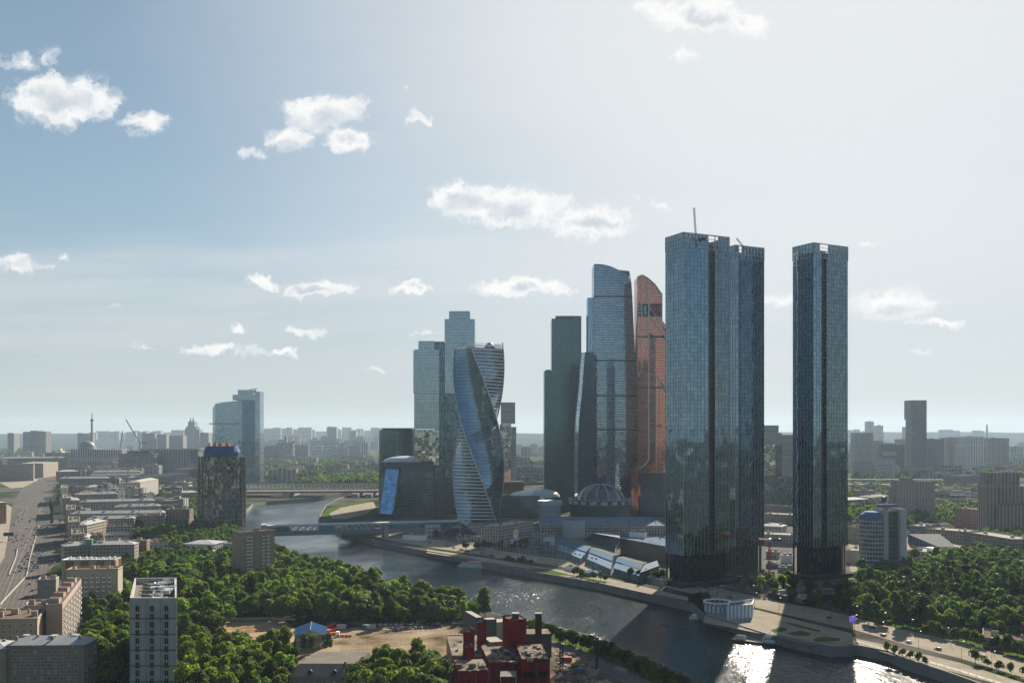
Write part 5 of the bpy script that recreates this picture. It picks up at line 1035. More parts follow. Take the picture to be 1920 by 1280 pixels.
# grey vaulted roof
Yv = 1150; vh = thing('exhibition_hall', 'grey exhibition hall with a faceted sloping metal roof', 'exhibition hall', (*G(1130, 1012, 12).to_2d(), 0))
P = [G(1092, 1003, 12), G(1156, 1030, 8), G(1165, 1002, 16), G(1112, 996, 20)]; 
P = [G(1090, 1012, 6), G(1152, 1032, 6), G(1163, 1008, 20), G(1114, 999, 22), G(1100, 996, 12), G(1160, 1000, 10)]
m = MB(); m.face([P[0], P[1], P[2], P[3]]); m.face([P[3], P[2], P[5], P[4]], 0); m.face([P[0], P[3], P[4]], 1); m.face([P[1], P[5], P[2]], 1); m.build('roof', [plain('slate_metal', (.10, .14, .17), .8, .08, spec=.04), plain('slate_metal', (.1,.1,.1))], vh)
m = MB()
for a, b in ((P[0], P[1]), (P[1], P[5])): m.face([(a.x, a.y, 0), (b.x, b.y, 0), b, a])
m.build('wall', concrete, vh)
# halls with blue skylights
skl = plain('skylight_blue_shaded', (.045, .11, .20), .8, .06, spec=.04); skl2 = plain('skylight_pale_shaded', (.13, .22, .32), .8, .05, spec=.04)  # blue glazing darkened, the shadow over the halls painted into both tones
for i, (pts, lab) in enumerate([(((1046, 1023), (1089, 1041), (1108, 1030), (1052, 1015)), 'hall with two bands of blue skylight, leftmost of the row'), (((1100, 1041), (1145, 1060), (1150, 1046), (1108, 1031)), 'hall with two bands of blue skylight in the middle of the row'), (((1150, 1058), (1198, 1072), (1206, 1062), (1158, 1049)), 'hall with two bands of blue skylight nearest the tallest tower')]):
    a, b, c2, d2 = [G(*p, 9) for p in pts]; hh_ = thing('skylight_hall', lab, 'exhibition hall', (a.x, a.y, 0)); a.z = b.z = 6; c2.z = d2.z = 11.5
    back = Vector((8, 26, 0)); e, f = c2+back, d2+back; e.z = f.z = 9
    q1, q2 = a.lerp(d2, .5), b.lerp(c2, .5); m = MB(); m.face([a, b, q2, q1]); m.build('lower_skylight', skl2, hh_); m = MB(); q1 = q1+Vector((0, 1.5, .8)); q2 = q2+Vector((0, 1.5, .8)); m.face([q1, q2, c2, d2]); m.build('upper_skylight', skl, hh_)
    m = MB(); m.face([d2, c2, e, f]); m.build('roof', roofdirty, hh_); m = MB(); z = lambda p: Vector((p.x, p.y, 0))
    for p, q in ((a, b), (b, c2), (c2, e), (f, a)): m.face([z(p), z(q), q, p])
    m.build('wall', plain('slate_wall_metal', (.10, .14, .17), .8, .08, spec=.04), hh_)
MB_ = MB().prism([tuple(G(*p, 10).to_2d()) for p in ((1200, 1073), (1236, 1060), (1232, 1050), (1208, 1058))], 0, 10, 0, 0); tag(MB_.build('entrance_block', plain('slate_metal2', (.09, .13, .16), .8, .1, spec=.04)), 'slate blue block at the right end of the skylight halls', 'hall')
# church
q = G(967, 1029); ch = thing('church', 'small white church with a gold dome on the far embankment', 'church', (q.x, q.y, 0))
hip_roof(ch, [(q.x-6, q.y), (q.x+6, q.y), (q.x+6, q.y+12), (q.x-6, q.y+12)], 9.5, zinc, 3, .3, gable=False); MB().box(q.x-6, q.x+6, q.y, q.y+12, 0, 9.5).build('wall', white, ch); MB().prism([(q.x+2.6*math.cos(a*.785), q.y+6+2.6*math.sin(a*.785)) for a in range(8)], 11, 17, 0, 0).build('drum', white, ch)
MB().dome((q.x, q.y+6), 3, 3, 4.4, 0, 12, 5, 17).build('dome', plain('gold_leaf', (.55, .42, .2), .35, .1, metal=.6), ch, True); MB().bar((q.x, q.y+6, 21), (q.x, q.y+6, 23.5), .15).build('cross', plain('gold_leaf', (.5, .4, .2)), ch); inst('door', win_mesh(2, 3.2, wfd), ch, (0, -.02, 1.8))
for i, (a_, b_, h_, d_, lab, wl2, rm2) in enumerate([((1436, 1033), (1460, 1034), 7, 18, 'grey shed with a stepped pale roof between the two right dark towers', fC, palestone), ((1464, 1040), (1485, 1041), 8, 14, 'white site office nearest the free-standing dark tower', white, zinc), ((1436, 1056), (1452, 1058), 4, 8, 'low blue site cabin behind the rusty crane', bluesheet, zinc),
      ((1458, 1062), (1480, 1064), 5, 10, 'low concrete terrace building below the white site office', concrete, palestone), ((1378, 1079), (1422, 1086), 6, 14, 'dark stepped podium between the tallest and the middle tower', dkbase, roofdirty), ((1300, 1106), (1345, 1113), 4, 8, 'long low service building in the shade of the tallest tower', concrete, tar),
      ((1210, 1079), (1245, 1086), 5, 9, 'low grey pavilion between the skylight halls and the tallest tower', concrete, tar), ((1060, 1060), (1078, 1064), 4, 6, 'small pale kiosk building below the skylight halls', white, zinc), ((905, 1030), (925, 1031), 6, 8, 'small grey gatehouse left of the gold-domed church', concrete, zinc), ((755, 1002), (790, 1004), 6, 12, 'low white building behind the far embankment near the bridge pier', white, zinc)]):
    block('low_building', lab, 'low building', a_, b_, h_, d_, wl2, 'flat', rm2, huts=2, chim=2, seed=i)
# flag poles along the promenade
pole_m = MB().bar((0, 0, 0), (0, 0, 13), .13, 0, 5, .06).mesh('flagpole', [lightmetal]); flag_m = MB(); flag_m.face([(0, 0, 12.7), (1.7, .2, 12.3), (1.6, .3, 10.6), (0, 0, 11)]); flag_me = flag_m.mesh('flag', [plain('flag_cloth', (.35, .35, .4), .8)])
k = 0
for (x0_, y0_), (x1_, y1_), n_ in (((860, 1020), (1010, 1047), 26), ((1046, 1052), (1120, 1072), 20), ((1000, 1034), (1060, 1046), 9)):
    for i in range(n_):
        f = i/(n_-1); p = G(x0_+(x1_-x0_)*f, y0_+(y1_-y0_)*f); o = thing('flagpole', 'thin pale flagpole in the rows along the far promenade', 'flagpole', (p.x, p.y, 0), 'flagpoles along the far promenade')
        inst('pole', pole_m, o, (0, 0, 0)); 
        if i % 2 == 0: inst('flag', flag_me, o, (.1, 0, 0))
# ================================================================ BRIDGES
Yb = 1235
def bp_(px, py, z): return G(px, py, z)
A = Vector((X(500, 1130), 1130, 0)); B = Vector((X(868, 1200), 1200, 0)); d = (B-A).to_2d().normalized(); nb = Vector((-d.y, d.x)); Lb = (B-A).length
br = thing('covered_footbridge', 'long two-level footbridge with blue glazing crossing the river', 'footbridge', (A.x, A.y, 0))
def bprism(u0, u1, v0, v1, z0, z1, mats, name, mi=(0, 0)):
    p = [A.to_2d()+d*u0+nb*v0, A.to_2d()+d*u1+nb*v0, A.to_2d()+d*u1+nb*v1, A.to_2d()+d*u0+nb*v1]
    return MB().prism([tuple(q) for q in p], z0, z1, mi[0], mi[1], mi[0]).build(name, mats, br)
blg = glass('bridge_glass', (.05, .20, .32), (.10, .18, .24), 2.5, 3.2, .06, .08, refl=.45, dark=(.01, .07, .12))
bprism(0, Lb-28, 0, 14, 5.6, 10.6, [plain('bridge_grey', (.16, .20, .23), .6, .08), zinc], 'lower_deck'); bprism(0, Lb-4, .5, 13.5, 16.2, 18.2, [plain('bridge_pale', (.36, .41, .44), .5, .08), zinc], 'canopy_roof')
for u0, u1 in ((0, 27), (60, 80), (137, Lb-4)): bprism(u0, u1, 1, 13, 10.61, 16.19, [blg, tar], 'glazed_gallery')
for u0, u1 in ((27, 60), (80, 137)):
    n_ = int((u1-u0)/8)
    for v in (1, 13):
        m = MB()
        for k in range(n_):
            a = A.to_2d()+d*(u0+(u1-u0)*k/n_)+nb*v; b = A.to_2d()+d*(u0+(u1-u0)*(k+.5)/n_)+nb*v; c2 = A.to_2d()+d*(u0+(u1-u0)*(k+1)/n_)+nb*v
            m.bar((*a, 10.6), (*b, 16.2), .5, 0, 4); m.bar((*b, 16.2), (*c2, 10.6), .5, 0, 4)
        m.build('truss', lightmetal, br)
for u in (138,): bprism(u, u+7, 2, 12, -6, 5.59, [concrete, concrete], 'pier')
bprism(-6, -.02, -2, 16, 0, 19.5, [concrete, zinc], 'end_pavilion'); bprism(138.5, 144.5, -.8, -.02, -4, 14, [concrete, zinc], 'pier_pylon')
q = B.to_2d(); e = MB(); e.prism([(q.x-3, q.y-4), (q.x+16, q.y-2), (q.x+20, q.y+22), (q.x-3, q.y+20)], 0, [17, 3, 5, 18], 0, 1); tag(e.build('glass_entrance', [g_cap, zinc]), 'sloping glass entrance hall at the far end of the footbridge', 'entrance hall')
block('low_building', 'small white stair building beside the far end of the footbridge', 'low building', (802, 984), (826, 983), 16, 10, facade('white_low', (.42,.41,.38), 5, 5), 'flat', white_b, huts=0)
# railway and road bridge
Yr = 1900; rb_ = thing('truss_bridge', 'double truss railway and road bridge crossing the river in the distance', 'bridge', (X(580, Yr), Yr, 0)); a0, b0 = X(440, Yr), X(712, Yr)
MB().prism([(a0, Yr), (b0, Yr+30), (b0, Yr+70), (a0, Yr+40)], hz(925, Yr), hz(921, Yr), 0, 1, 0).build('road_deck', [plain('bridge_dark', (.12,.14,.15), .7, .1), asph2], rb_)
m = MB(); n_ = 34
for dy in (38, 60):
    for k in range(n_):
        x0_, x1_ = a0+(b0-a0)*k/n_, a0+(b0-a0)*(k+1)/n_; yv = Yr+dy+30*k/n_; zb_, zt2 = hz(921, Yr), hz(909, Yr)
        m.bar((x0_, yv, zb_), ((x0_+x1_)/2, yv, zt2), .8, 0, 3); m.bar(((x0_+x1_)/2, yv, zt2), (x1_, yv, zb_), .8, 0, 3)
    m.bar((a0, Yr+dy, zt2), (b0, Yr+dy+30, zt2), .7, 0, 4); m.bar((a0, Yr+dy, zb_), (b0, Yr+dy+30, zb_), .8, 0, 4)
m.build('truss', plain('truss_grey', (.25, .26, .26), .6, .1), rb_)
for px in (535, 665, 690): x = X(px, Yr); MB().box(x-7, x+7, Yr+2, Yr+100, -7, hz(925.5, Yr)).build('pier', concrete, rb_)
MB().box(a0, X(500, Yr), Yr-6, Yr+60, 0, hz(934, Yr)).build('abutment', concrete, rb_)
# ================================================================ RIVER STATION, BOATS, SIGNS
Ys = 655; rs = thing('river_station', 'white and blue river station with a round open rotunda on the quay', 'river station', (X(1365, Ys), Ys, 0)); bst = facade('blue_white_stripe', (.52,.54,.56), 3.2, 40, (.55,.95), (.0,1.1), glass=(.05,.20,.42))
A0 = G(1362, 1164, 0).to_2d(); B0 = G(1410, 1166, 0).to_2d(); A0, B0 = G(1363, 1163), G(1411, 1158)
hS = (1163-1136)*A0.y/F; n_ = Vector((.30, 1)).normalized()
P = [tuple(A0.to_2d()), tuple(B0.to_2d()), tuple(B0.to_2d()+n_*20), tuple(A0.to_2d()+n_*20)]
MB().prism(P, .15, hS, 0, None).build('wall', bst, rs); flat_roof(rs, P, hS, roofdirty, white, .9, .5)
rc = G(1345, 1146).to_2d(); 
MB().prism(circ(9.3, 32, rc), .15, 5.2, 0, 1).build('rotunda_wall', [bst, roofdirty], rs); MB().prism(circ(10, 32, rc), 6.8, 7.8, 0, None).build('rotunda_ring', white, rs)
m = MB(); m.loft([[(x, y, z) for x, y in circ(r_, 32, rc)] for r_, z in ((10, 7.8), (9, 7.8), (9, 6.8))]); m.build('rotunda_coping', white, rs)
m = MB()
for x, y in circ(9.6, 16, rc): m.bar((x, y, 5.2), (x, y, 6.85), .22, 0, 5)
m.build('rotunda_columns', white, rs)
def boat(name, label, p, ang, L, Bm, hullm, cabm, roofm, cabs):
    r = thing(name, label, 'boat', (p.x, p.y, WZ)); r.rotation_euler = (0, 0, ang); o = r.location.copy()
    def add(m, nm, mt): x = m.build(nm, mt); x.parent = r; return x
    hull = [(-L/2, -Bm/2), (L*.32, -Bm/2), (L*.5, 0), (L*.32, Bm/2), (-L/2, Bm/2)]
    m = MB(); m.loft([[(x*.97, y*.85, -.5) for x, y in hull], [(x, y, 1.5) for x, y in hull]], 0, cap=1); add(m, 'hull', [hullm, palestone])
    for u0, u1, z0, z1, mt in cabs:
        add(MB().prism([(L*u0, -Bm*.4), (L*u1, -Bm*.4), (L*u1, Bm*.4), (L*u0, Bm*.4)], z0, z1, 0, 1), 'cabin', [cabm, roofm])
    m = MB()
    for k in range(12):
        for s_ in (-1, 1): x = -L*.45+L*.75*k/11; m.bar((x, s_*Bm*.46, 1.5), (x, s_*Bm*.46, 2.5), .06, 0, 3)
    for s_ in (-1, 1): m.bar((-L*.45, s_*Bm*.46, 2.5), (L*.3, s_*Bm*.46, 2.5), .06, 0, 3)
    add(m, 'railing', white); add(MB().bar((L*.22, 0, 3), (L*.22, 0, 7), .08), 'mast', darkmetal); return r
cab_m = facade('cabin_white', (.55,.55,.54), 1.6, 2.6, (.2,.8), (.4,.85))
p0 = G(1422, 1206, WZ); boat('river_boat', 'dark and white passenger boat moored below the paved terrace', p0, R(-33), 34, 6, darkmetal, cab_m, tar, [(-.42, -.25, 1.52, 4, 0), (.1, .32, 1.52, 4.4, 0), (.14, .26, 4.42, 6.2, 0)])
p0 = G(893, 1063, WZ); boat('river_boat', 'white boat with a red roof moored at the far quay', p0, R(-25), 38, 8, white, cab_m, plain('red_deck', (.45, .10, .06), .7), [(-.4, .3, 1.52, 4.4, 0), (-.2, .2, 4.42, 6.2, 0)])
p0 = G(1302, 1160, WZ); boat('landing_buoy', 'small white buoy boat off the river station', p0, 0, 7, 3.2, white, white, white, [(-.2, .2, 1.52, 3.4, 0)])
p0 = G(727, 969, WZ) ; p0 = G(607, 960)
# billboard
q = G(1598, 1182); bbd = thing('billboard', 'bright purple billboard on a post beside the embankment road', 'billboard', (q.x, q.y, 0))
MB().bar((q.x, q.y, 0), (q.x, q.y, 6), .3, 0, 6).build('post', darkmetal, bbd); MB().box(q.x-1.9, q.x+1.9, q.y-.2, q.y+.2, 5.6, 9.6).build('panel', plain('purple_screen', (.22, .15, .75), .5, .1, emit=.22), bbd)
m = MB(); 
for k in range(3): m.box(q.x-1.4, q.x+1.0-k*.4, q.y-.26, q.y-.21, 8.6-k*1.0, 8.9-k*1.0)
m.build('lettering', white, bbd)
# blue shed and yard
A0, B0 = G(553.5, 1191, 8).to_2d(), G(609.5, 1189, 8).to_2d(); u_ = (B0-A0).normalized(); nS = (G(554, 1176, 8).to_2d()-A0).normalized(); nS = Vector((-u_.y, u_.x)); DS = 24
shd = thing('blue_roof_shed', 'white shed with a blue gabled roof beside the gravel yard', 'shed', (*((A0+B0)/2), 0)); P = [A0, B0, B0+nS*DS, A0+nS*DS]; rf = (A0+B0)/2
m = MB(); m.prism([tuple(p) for p in P], 0, 8, 0, None); m.face([(*A0, 8), (*B0, 8), (*rf, 11)]); m.face([(*P[2], 8), (*P[3], 8), (*(rf+nS*DS), 11)]); m.build('wall', facade('shed_panel', (.42,.44,.44), 5.6, 3.8, (.0,.94), (.0,.92), glass=(.42,.44,.44)), shd)
o_ = .8; m = MB(); a = A0-u_*o_-nS*o_; b = B0+u_*o_-nS*o_; r0 = rf-nS*o_; r1 = rf+nS*(DS+o_); c2 = B0+u_*o_+nS*(DS+o_); d2 = A0-u_*o_+nS*(DS+o_)
m.face([(*a, 7.8), (*r0, 11.2), (*r1, 11.2), (*d2, 7.8)]); m.face([(*r0, 11.2), (*b, 7.8), (*c2, 7.8), (*r1, 11.2)]); m.build('roof', plain('roof_blue', (.022, .058, .13), .9, .1, .2, spec=0), shd)
MB().bar((*r0, 11.3), (*r1, 11.3), .2).build('ridge_cap', palestone, shd)
m = MB()
for f in (.02, .5, .98): p = A0.lerp(B0, f)-nS*.15; m.bar((*p, 0), (*p, 8+ (2.6 if f == .5 else 0)), .2)
for z in (3.9, 7.6): m.bar((*(A0-nS*.15), z), (*(B0-nS*.15), z), .2)
m.build('steel_frame', bluesheet, shd); m = MB(); p = A0.lerp(B0, .68)-nS*1.2
for k in range(4): m.bar((*(p-u_*2), k*2), (*(p+u_*2), k*2+2), .15)
m.bar((*(p-u_*2), 0), (*(p-u_*2), 8), .12); m.bar((*(p+u_*2), 0), (*(p+u_*2), 8), .12); m.build('outside_stair', darkmetal, shd)
# small ruined hut and brown roofed building
block('ruined_hut', 'small brown-roofed hut among the trees', 'hut', (487, 1132), (520, 1131), 4.5, 12, concrete, 'hip', clay, huts=0, rise=1)
hb = thing('brown_roof_house', 'old building with a flat brown upper roof and dark hipped skirt near the bottom edge', 'house', (*G(620, 1250, 9).to_2d(), 0))
P = [G(x, y, 10.5).to_2d() for x, y in ((562, 1243), (677, 1243), (690, 1221), (594, 1221))]; Q = [G(x, y, 6).to_2d() for x, y in ((527, 1268), (690, 1268), (700, 1228), (585, 1228))]
MB().prism([tuple(p) for p in Q], 0, 6, 0, None).build('wall', brick, hb); MB().loft([[(*p, 6) for p in Q], [(*p, 10.5) for p in P]], 0, cap=1).build('roof', [tar, roofdirty], hb)
for f in (.32, .6): p = Q[0].lerp(Q[1], f); MB().dome((p.x, p.y+3), 1.5, 1.5, 2.2, 0, 10, 4, 6.8).build('roof_turret', darkmetal, hb)
MB().box(P[0].lerp(P[1], .75).x-.6, P[0].lerp(P[1], .75).x+.6, P[0].y-1.5, P[0].y-.3, 7, 11.8).build('chimney', brick, hb)
windows(hb, [(Q[0], Q[1], wgrid((Q[1]-Q[0]).length, 1, 5.5, 3.3, 4), w1)])
# fences of the yards
def fence(name, label, pts, hgt, mat, step=3.0, z=0, solid=False):
    root = thing(name, label, 'fence', (*G(*pts[0]).to_2d(), 0)); m = MB(); pn = MB()
    for i in range(len(pts)-1):
        a, b = G(*pts[i]).to_2d(), G(*pts[i+1]).to_2d(); L = (b-a).length; n_ = max(1, int(L/step))
        for k in range(n_+1): p = a.lerp(b, k/n_); m.bar((*p, 0), (*p, hgt), .09, 0, 4)
        if solid: lowwall(pn, [a, b], .12, .1, hgt-.1)
        else:
            for zz_ in (.3, hgt*.6, hgt-.1): pn.bar((*a, zz_), (*b, zz_), .05, 0, 3)
    m.build('posts', mat, root); pn.build('panel' if solid else 'rails', mat, root); return root
fence('yard_fence', 'post and rail fence curving across the gravel yard', [(640, 1219), (700, 1216), (760, 1207), (810, 1195), (870, 1187)], 2.4, concrete)
fence('yard_fence', 'fence along the near side of the row of parked cars', [(735, 1187), (790, 1183), (870, 1178)], 2.2, darkmetal)
fence('yard_wall', 'dark board fence between the shed and the parked cars', [(605, 1172), (680, 1175)], 3, darkmetal, solid=True)
fence('yard_wall', 'pale panel fence behind the bare sand lot', [(408, 1164), (500, 1162), (553, 1164)], 2.2, palestone, solid=True)
fence('park_fence', 'brown board fence along the lawn beyond the embankment road', [(1748, 1181), (1800, 1193), (1860, 1208), (1940, 1230)], 4.2, plain('board_brown', (.22, .18, .13), .9, .15), solid=True)
fence('quay_railing', 'iron railing on the embankment wall beside the bright road', [(1604, 1203), (1700, 1230), (1800, 1259), (1880, 1284)], 1.2, darkmetal, 5)
fence('terrace_railing', 'iron railing around the paved river terrace', [(1400, 1176), (1470, 1194), (1540, 1206), (1585, 1208), (1601, 1202)], 1.2, darkmetal, 4)
# ================================================================ RED-NETTED FACTORY
fc = thing('factory', 'half demolished factory wrapped in red netting with brown flat roofs', 'factory', (*G(950, 1270, 10).to_2d(), 0))
frd = ground_mat('factory_roof', [(.3,(.10,.08,.06)),(.5,(.19,.16,.125)),(.7,(.28,.25,.20))], .09, .95, .9)
def red_box(name, a, b, h, dp, wallm=None, roofm=None, z0=0, skew=.0, wob=.45, tb=None):
    A_, B_ = G(*a, h).to_2d(), G(*b, h).to_2d(); d_ = (B_-A_).normalized(); n_ = Vector((-d_.y+skew, d_.x)).normalized()
    P_ = [A_, B_, B_+n_*dp, A_+n_*dp]; m = MB(); rnd = random.Random(int(a[0])); nz = 8
    for i in range(4):
        p, q = P_[i], P_[(i+1) % 4]; L = (q-p).length; ns = max(2, int(L/1.3)); e = (q-p).normalized(); out = Vector((e.y, -e.x)); ph = rnd.uniform(0, 9)
        G_ = [[(*(p.lerp(q, k/ns)+out*(0 if k in (0, ns) else wob*(.5+.5*math.sin(ph+k*1.9+j*.23))*rnd.uniform(.4, 1))), z0+(h+(.5*rnd.random() if j == nz and wallm is None else 0)-z0)*j/nz) for k in range(ns+1)] for j in range(nz+1)]
        for j in range(nz):
            for k in range(ns): m.face([G_[j][k], G_[j][k+1], G_[j+1][k+1], G_[j+1][k]])
    m.build(name, wallm or redcloth, fc)
    m = MB(); m.face([(*p, h-.35) for p in P_]); m.build(name.split('_')[0]+'_roof' if 'wall' in name else 'flat_roof', roofm or frd, fc); return P_
# front masses
red_box('netted_wall', (859, 1258), (917, 1256), 15, 26); red_box('netted_wall', (917.5, 1242), (978, 1240), 14, 46, skew=.0)
red_box('netted_wall', (979, 1236), (1031, 1235), 18, 36); red_box('netted_wall', (955, 1162), (987, 1160), 29.5, 12, roofm=clay, z0=10)
red_box('brick_wall', (848, 1228), (917, 1226), 11, 50, brick); red_box('brick_wall', (987, 1188), (1034, 1187), 13.5, 16, darkmetal, z0=0)
red_box('dark_wall', (908, 1161), (931, 1160), 17, 8, plain('slate_block', (.06, .07, .075), .8, .15), palestone, wob=0); red_box('dark_wall', (893, 1157), (907, 1156), 16, 24, plain('slate_block', (.06, .07, .075)), palestone, wob=0)
red_box('grey_wall', (930, 1166), (957, 1164), 12, 12, concrete, palestone, wob=0); red_box('rubble_wall', (920, 1203), (946, 1201), 15.5, 14, brick, palestone, wob=.5)
red_box('annexe_wall', (849, 1246), (862, 1246), 9, 22, concrete, frd, wob=0)
def netted_silo(a, r_, h, z0=8):
    m = MB(); n_ = 26; rings = []
    rnd = random.Random(int(r_*100+h))
    for j in range(9): z = z0+(h-z0)*j/8; rings.append([(a.x+(r_+.25*math.sin(k*2.5+j*.3)+rnd.uniform(0, .12))*math.cos(2*math.pi*k/n_), a.y+(r_+.25*math.sin(k*2.5+j*.3))*math.sin(2*math.pi*k/n_), z+(rnd.uniform(0, .9) if j == 8 else 0)) for k in range(n_)])
    m.loft(rings, 0, cap=1); m.build('netted_silo', [redcloth, clay], fc)
    MB().bar((a.x-r_*.4, a.y, h-.3), (a.x-r_*.1, a.y, h+1.6), .5, 0, 6).build('silo_pipe', clay, fc)
for px, py, r_, h in ((875.5, 1184, 1.75, 27), (884, 1180, 1.3, 27.5), (901, 1167, 1.7, 25), (907, 1162, 1.2, 26), (876, 1215, 1.6, 20), (883, 1212, 1.1, 20.5)): netted_silo(G(px, py, h).to_2d(), r_, h)
for px, py, r_, h in ((966.5, 1149.5, 1.75, 31.5), (1009.5, 1149.5, 1.75, 30)):
    a = G(px, py, h).to_2d(); m = MB(); m.box(a.x-r_, a.x+r_, a.y-r_, a.y+r_, 9, h); m.box(a.x-r_-.15, a.x+r_+.15, a.y-r_-.15, a.y+r_+.15, h+.01, h+.4, 1); m.build('brick_chimney', [plain('soot_brick', (.045, .035, .03), .9, .2), palestone], fc)
m = MB(); a = G(952, 1262, 11).to_2d()
for k in range(9): m.box(a.x-3.2, a.x+3.8, a.y-5+k*1.25, a.y-4.4+k*1.25, 10.6, 11)
m.bar((a.x-3.4, a.y-5.5, 10.8), (a.x-3.4, a.y+6, 10.8), .25); m.bar((a.x+4, a.y-5.5, 10.8), (a.x+4, a.y+6, 10.8), .25); m.bar((a.x-3.4, a.y-5, 0), (a.x-3.4, a.y-5, 10.5), .3); m.bar((a.x+4, a.y-5, 0), (a.x+4, a.y-5, 10.5), .3); m.build('exposed_joists', palestone, fc)
random.seed(21)
for k in range(26):
    px, py = random.uniform(925, 1025), random.uniform(1212, 1240); a = G(px, py, 14.5 if px < 978 else 18).to_2d(); z = 13.7 if px < 978 else 17.7; s_ = random.uniform(.3, 1.4)
    MB().box(a.x-s_, a.x+s_, a.y-s_*.6, a.y+s_*.6, z, z+random.uniform(.3, 1.6)).build('roof_debris', random.choice([palestone, tar, clay, lightmetal]), fc)
for px in (860, 885, 905): a = G(px, 1250, 15).to_2d(); MB().box(a.x-1.6, a.x+1.6, a.y-1, a.y+1.2, 14.7, 15.8+random.random()).build('roof_box', clay, fc)
# broken roofs, openings, pipes and scraps
RQ = random.Random(91)
for (x0_, x1_, y0_, y1_, h_), n_ in (((861, 915, 1247, 1256, 15), 14), ((920, 976, 1214, 1240, 14), 26), ((981, 1029, 1214, 1233, 18), 18), ((850, 915, 1200, 1226, 11), 22)):
    for k in range(n_):
        px, py = RQ.uniform(x0_, x1_), RQ.uniform(y0_, y1_); a = G(px, py, h_).to_2d(); s_ = RQ.uniform(.3, 1.8); z = h_-.3; r_ = RQ.random()
        if r_ < .3: MB().box(a.x-s_, a.x+s_, a.y-s_*.7, a.y+s_*.7, z-.02, z+.06).build('roof_hole', voidm, fc)
        elif r_ < .55: m = MB(); m.bar((a.x-s_, a.y, z+.15), (a.x+s_, a.y+RQ.uniform(-2, 2), z+RQ.uniform(.2, 1.6)), .13, 0, 4); m.build('loose_beam', RQ.choice([palestone, clay, darkmetal]), fc)
        elif r_ < .8: c4 = [(a.x-s_, a.y-s_*.5), (a.x+s_, a.y-s_*.4), (a.x+s_*.8, a.y+s_*.5), (a.x-s_*.9, a.y+s_*.4)]; MB().prism(c4, z, [z+.3, z+RQ.uniform(.4, 1.9), z+.5, z+.2], 0, 0).build('roof_debris', RQ.choice([palestone, clay, brick, tar]), fc)
        else: MB().bar((a.x, a.y, z), (a.x, a.y, z+RQ.uniform(1, 3)), .22, 0, 6).build('vent_pipe', RQ.choice([darkmetal, lightmetal, clay]), fc)
for px, yt, h_ in ((1005, 1240, 17), (1009, 1240, 17), (893, 1262, 14), (930, 1244, 13), (962, 1244, 13)):
    a = G(px, yt, h_).to_2d(); m = MB(); m.bar((a.x, a.y-1.6, 0), (a.x, a.y-1.6, h_), .28, 0, 6); m.bar((a.x, a.y-1.6, h_*.6), (a.x+2.5, a.y-1.6, h_*.6), .2, 0, 5); m.build('rust_pipe', plain('rust', (.13, .06, .03), .9, .3), fc)
for k in range(9):
    px = 868+k*5.5; a = G(px, 1258, 15).to_2d(); MB().box(a.x-.9, a.x+.9, a.y-.75, a.y-.55, 6+(k % 3)*.4, 8.2+(k % 3)*.4).build('torn_opening', voidm, fc)
for px in (985, 993, 1001, 1014, 1022):
    a = G(px, 1236, 18).to_2d(); MB().box(a.x-.8, a.x+.8, a.y-.8, a.y-.6, 9.5, 12.5).build('torn_opening', voidm, fc)
mnd = MB(); RQ = random.Random(5)
for k in range(26):
    px, py = RQ.uniform(1045, 1180), RQ.uniform(1222, 1290)
    if px > 1070+(py-1215)*1.5: continue
    p = G(px, py); r_ = RQ.uniform(1.5, 4.5); mnd.loft([[(p.x+r_*f*RQ.uniform(.8, 1.15)*math.cos(.7854*j), p.y+r_*f*RQ.uniform(.8, 1.15)*math.sin(.7854*j), .2+r_*.42*z_) for j in range(8)] for f, z_ in ((1, 0), (.6, .6), (.15, 1))], 0, cap=0)
tag(mnd.build('earth_mounds', dirt), 'heaps of brown earth in the demolition yard', kind='stuff')
for px, py, c_, lab in ((1062, 1240, (.30,.08,.05), 'rusty red container in the demolition yard'), (1088, 1262, (.08,.14,.24), 'dark blue container in the demolition yard'), (640, 1178, (.45,.46,.45), 'white container by the dark board fence'), (688, 1178, (.12,.16,.2), 'dark container beside the parked cars'), (696, 1178.5, (.5,.45,.38), 'cream container beside the parked cars')):
    p = G(px, py); m = MB(); m.box(p.x-3, p.x+3, p.y-1.2, p.y+1.2, .25, 2.8); o = thing('container', lab, 'container', (p.x, p.y, 0)); m.build('box', plain('container_%d' % px, c_, .7, .2), o)
    m = MB()
    for k in range(12): m.box(p.x-2.9+k*.5, p.x-2.75+k*.5, p.y-1.27, p.y-1.201, .3, 2.7)
    m.build('ribs', plain('container_%d' % px, c_), o)
p = G(1078, 1250); ex_ = thing('excavator', 'yellow brown excavator working in the demolition yard', 'excavator', (p.x, p.y, 0)); yel = plain('digger_yellow', (.38, .22, .05), .6, .15)
m = MB(); m.box(p.x-1.9, p.x+1.9, p.y-1.4, p.y-.8, .2, 1.0); m.box(p.x-1.9, p.x+1.9, p.y+.8, p.y+1.4, .2, 1.0); m.build('tracks', darkmetal, ex_); m = MB(); m.box(p.x-1.8, p.x+1.2, p.y-1.2, p.y+1.2, 1.01, 2.3); m.box(p.x+.1, p.x+1.3, p.y-1.15, p.y-.1, 2.31, 3.2); m.build('body', yel, ex_)
m = MB(); m.bar((p.x+1.2, p.y+.4, 1.8), (p.x+4, p.y+.4, 4.6), .28); m.bar((p.x+4, p.y+.4, 4.6), (p.x+6.2, p.y+.4, 2.2), .22); m.build('boom', yel, ex_); MB().box(p.x+5.6, p.x+6.8, p.y-.2, p.y+1, 1.0, 2.2).build('bucket', darkmetal, ex_)
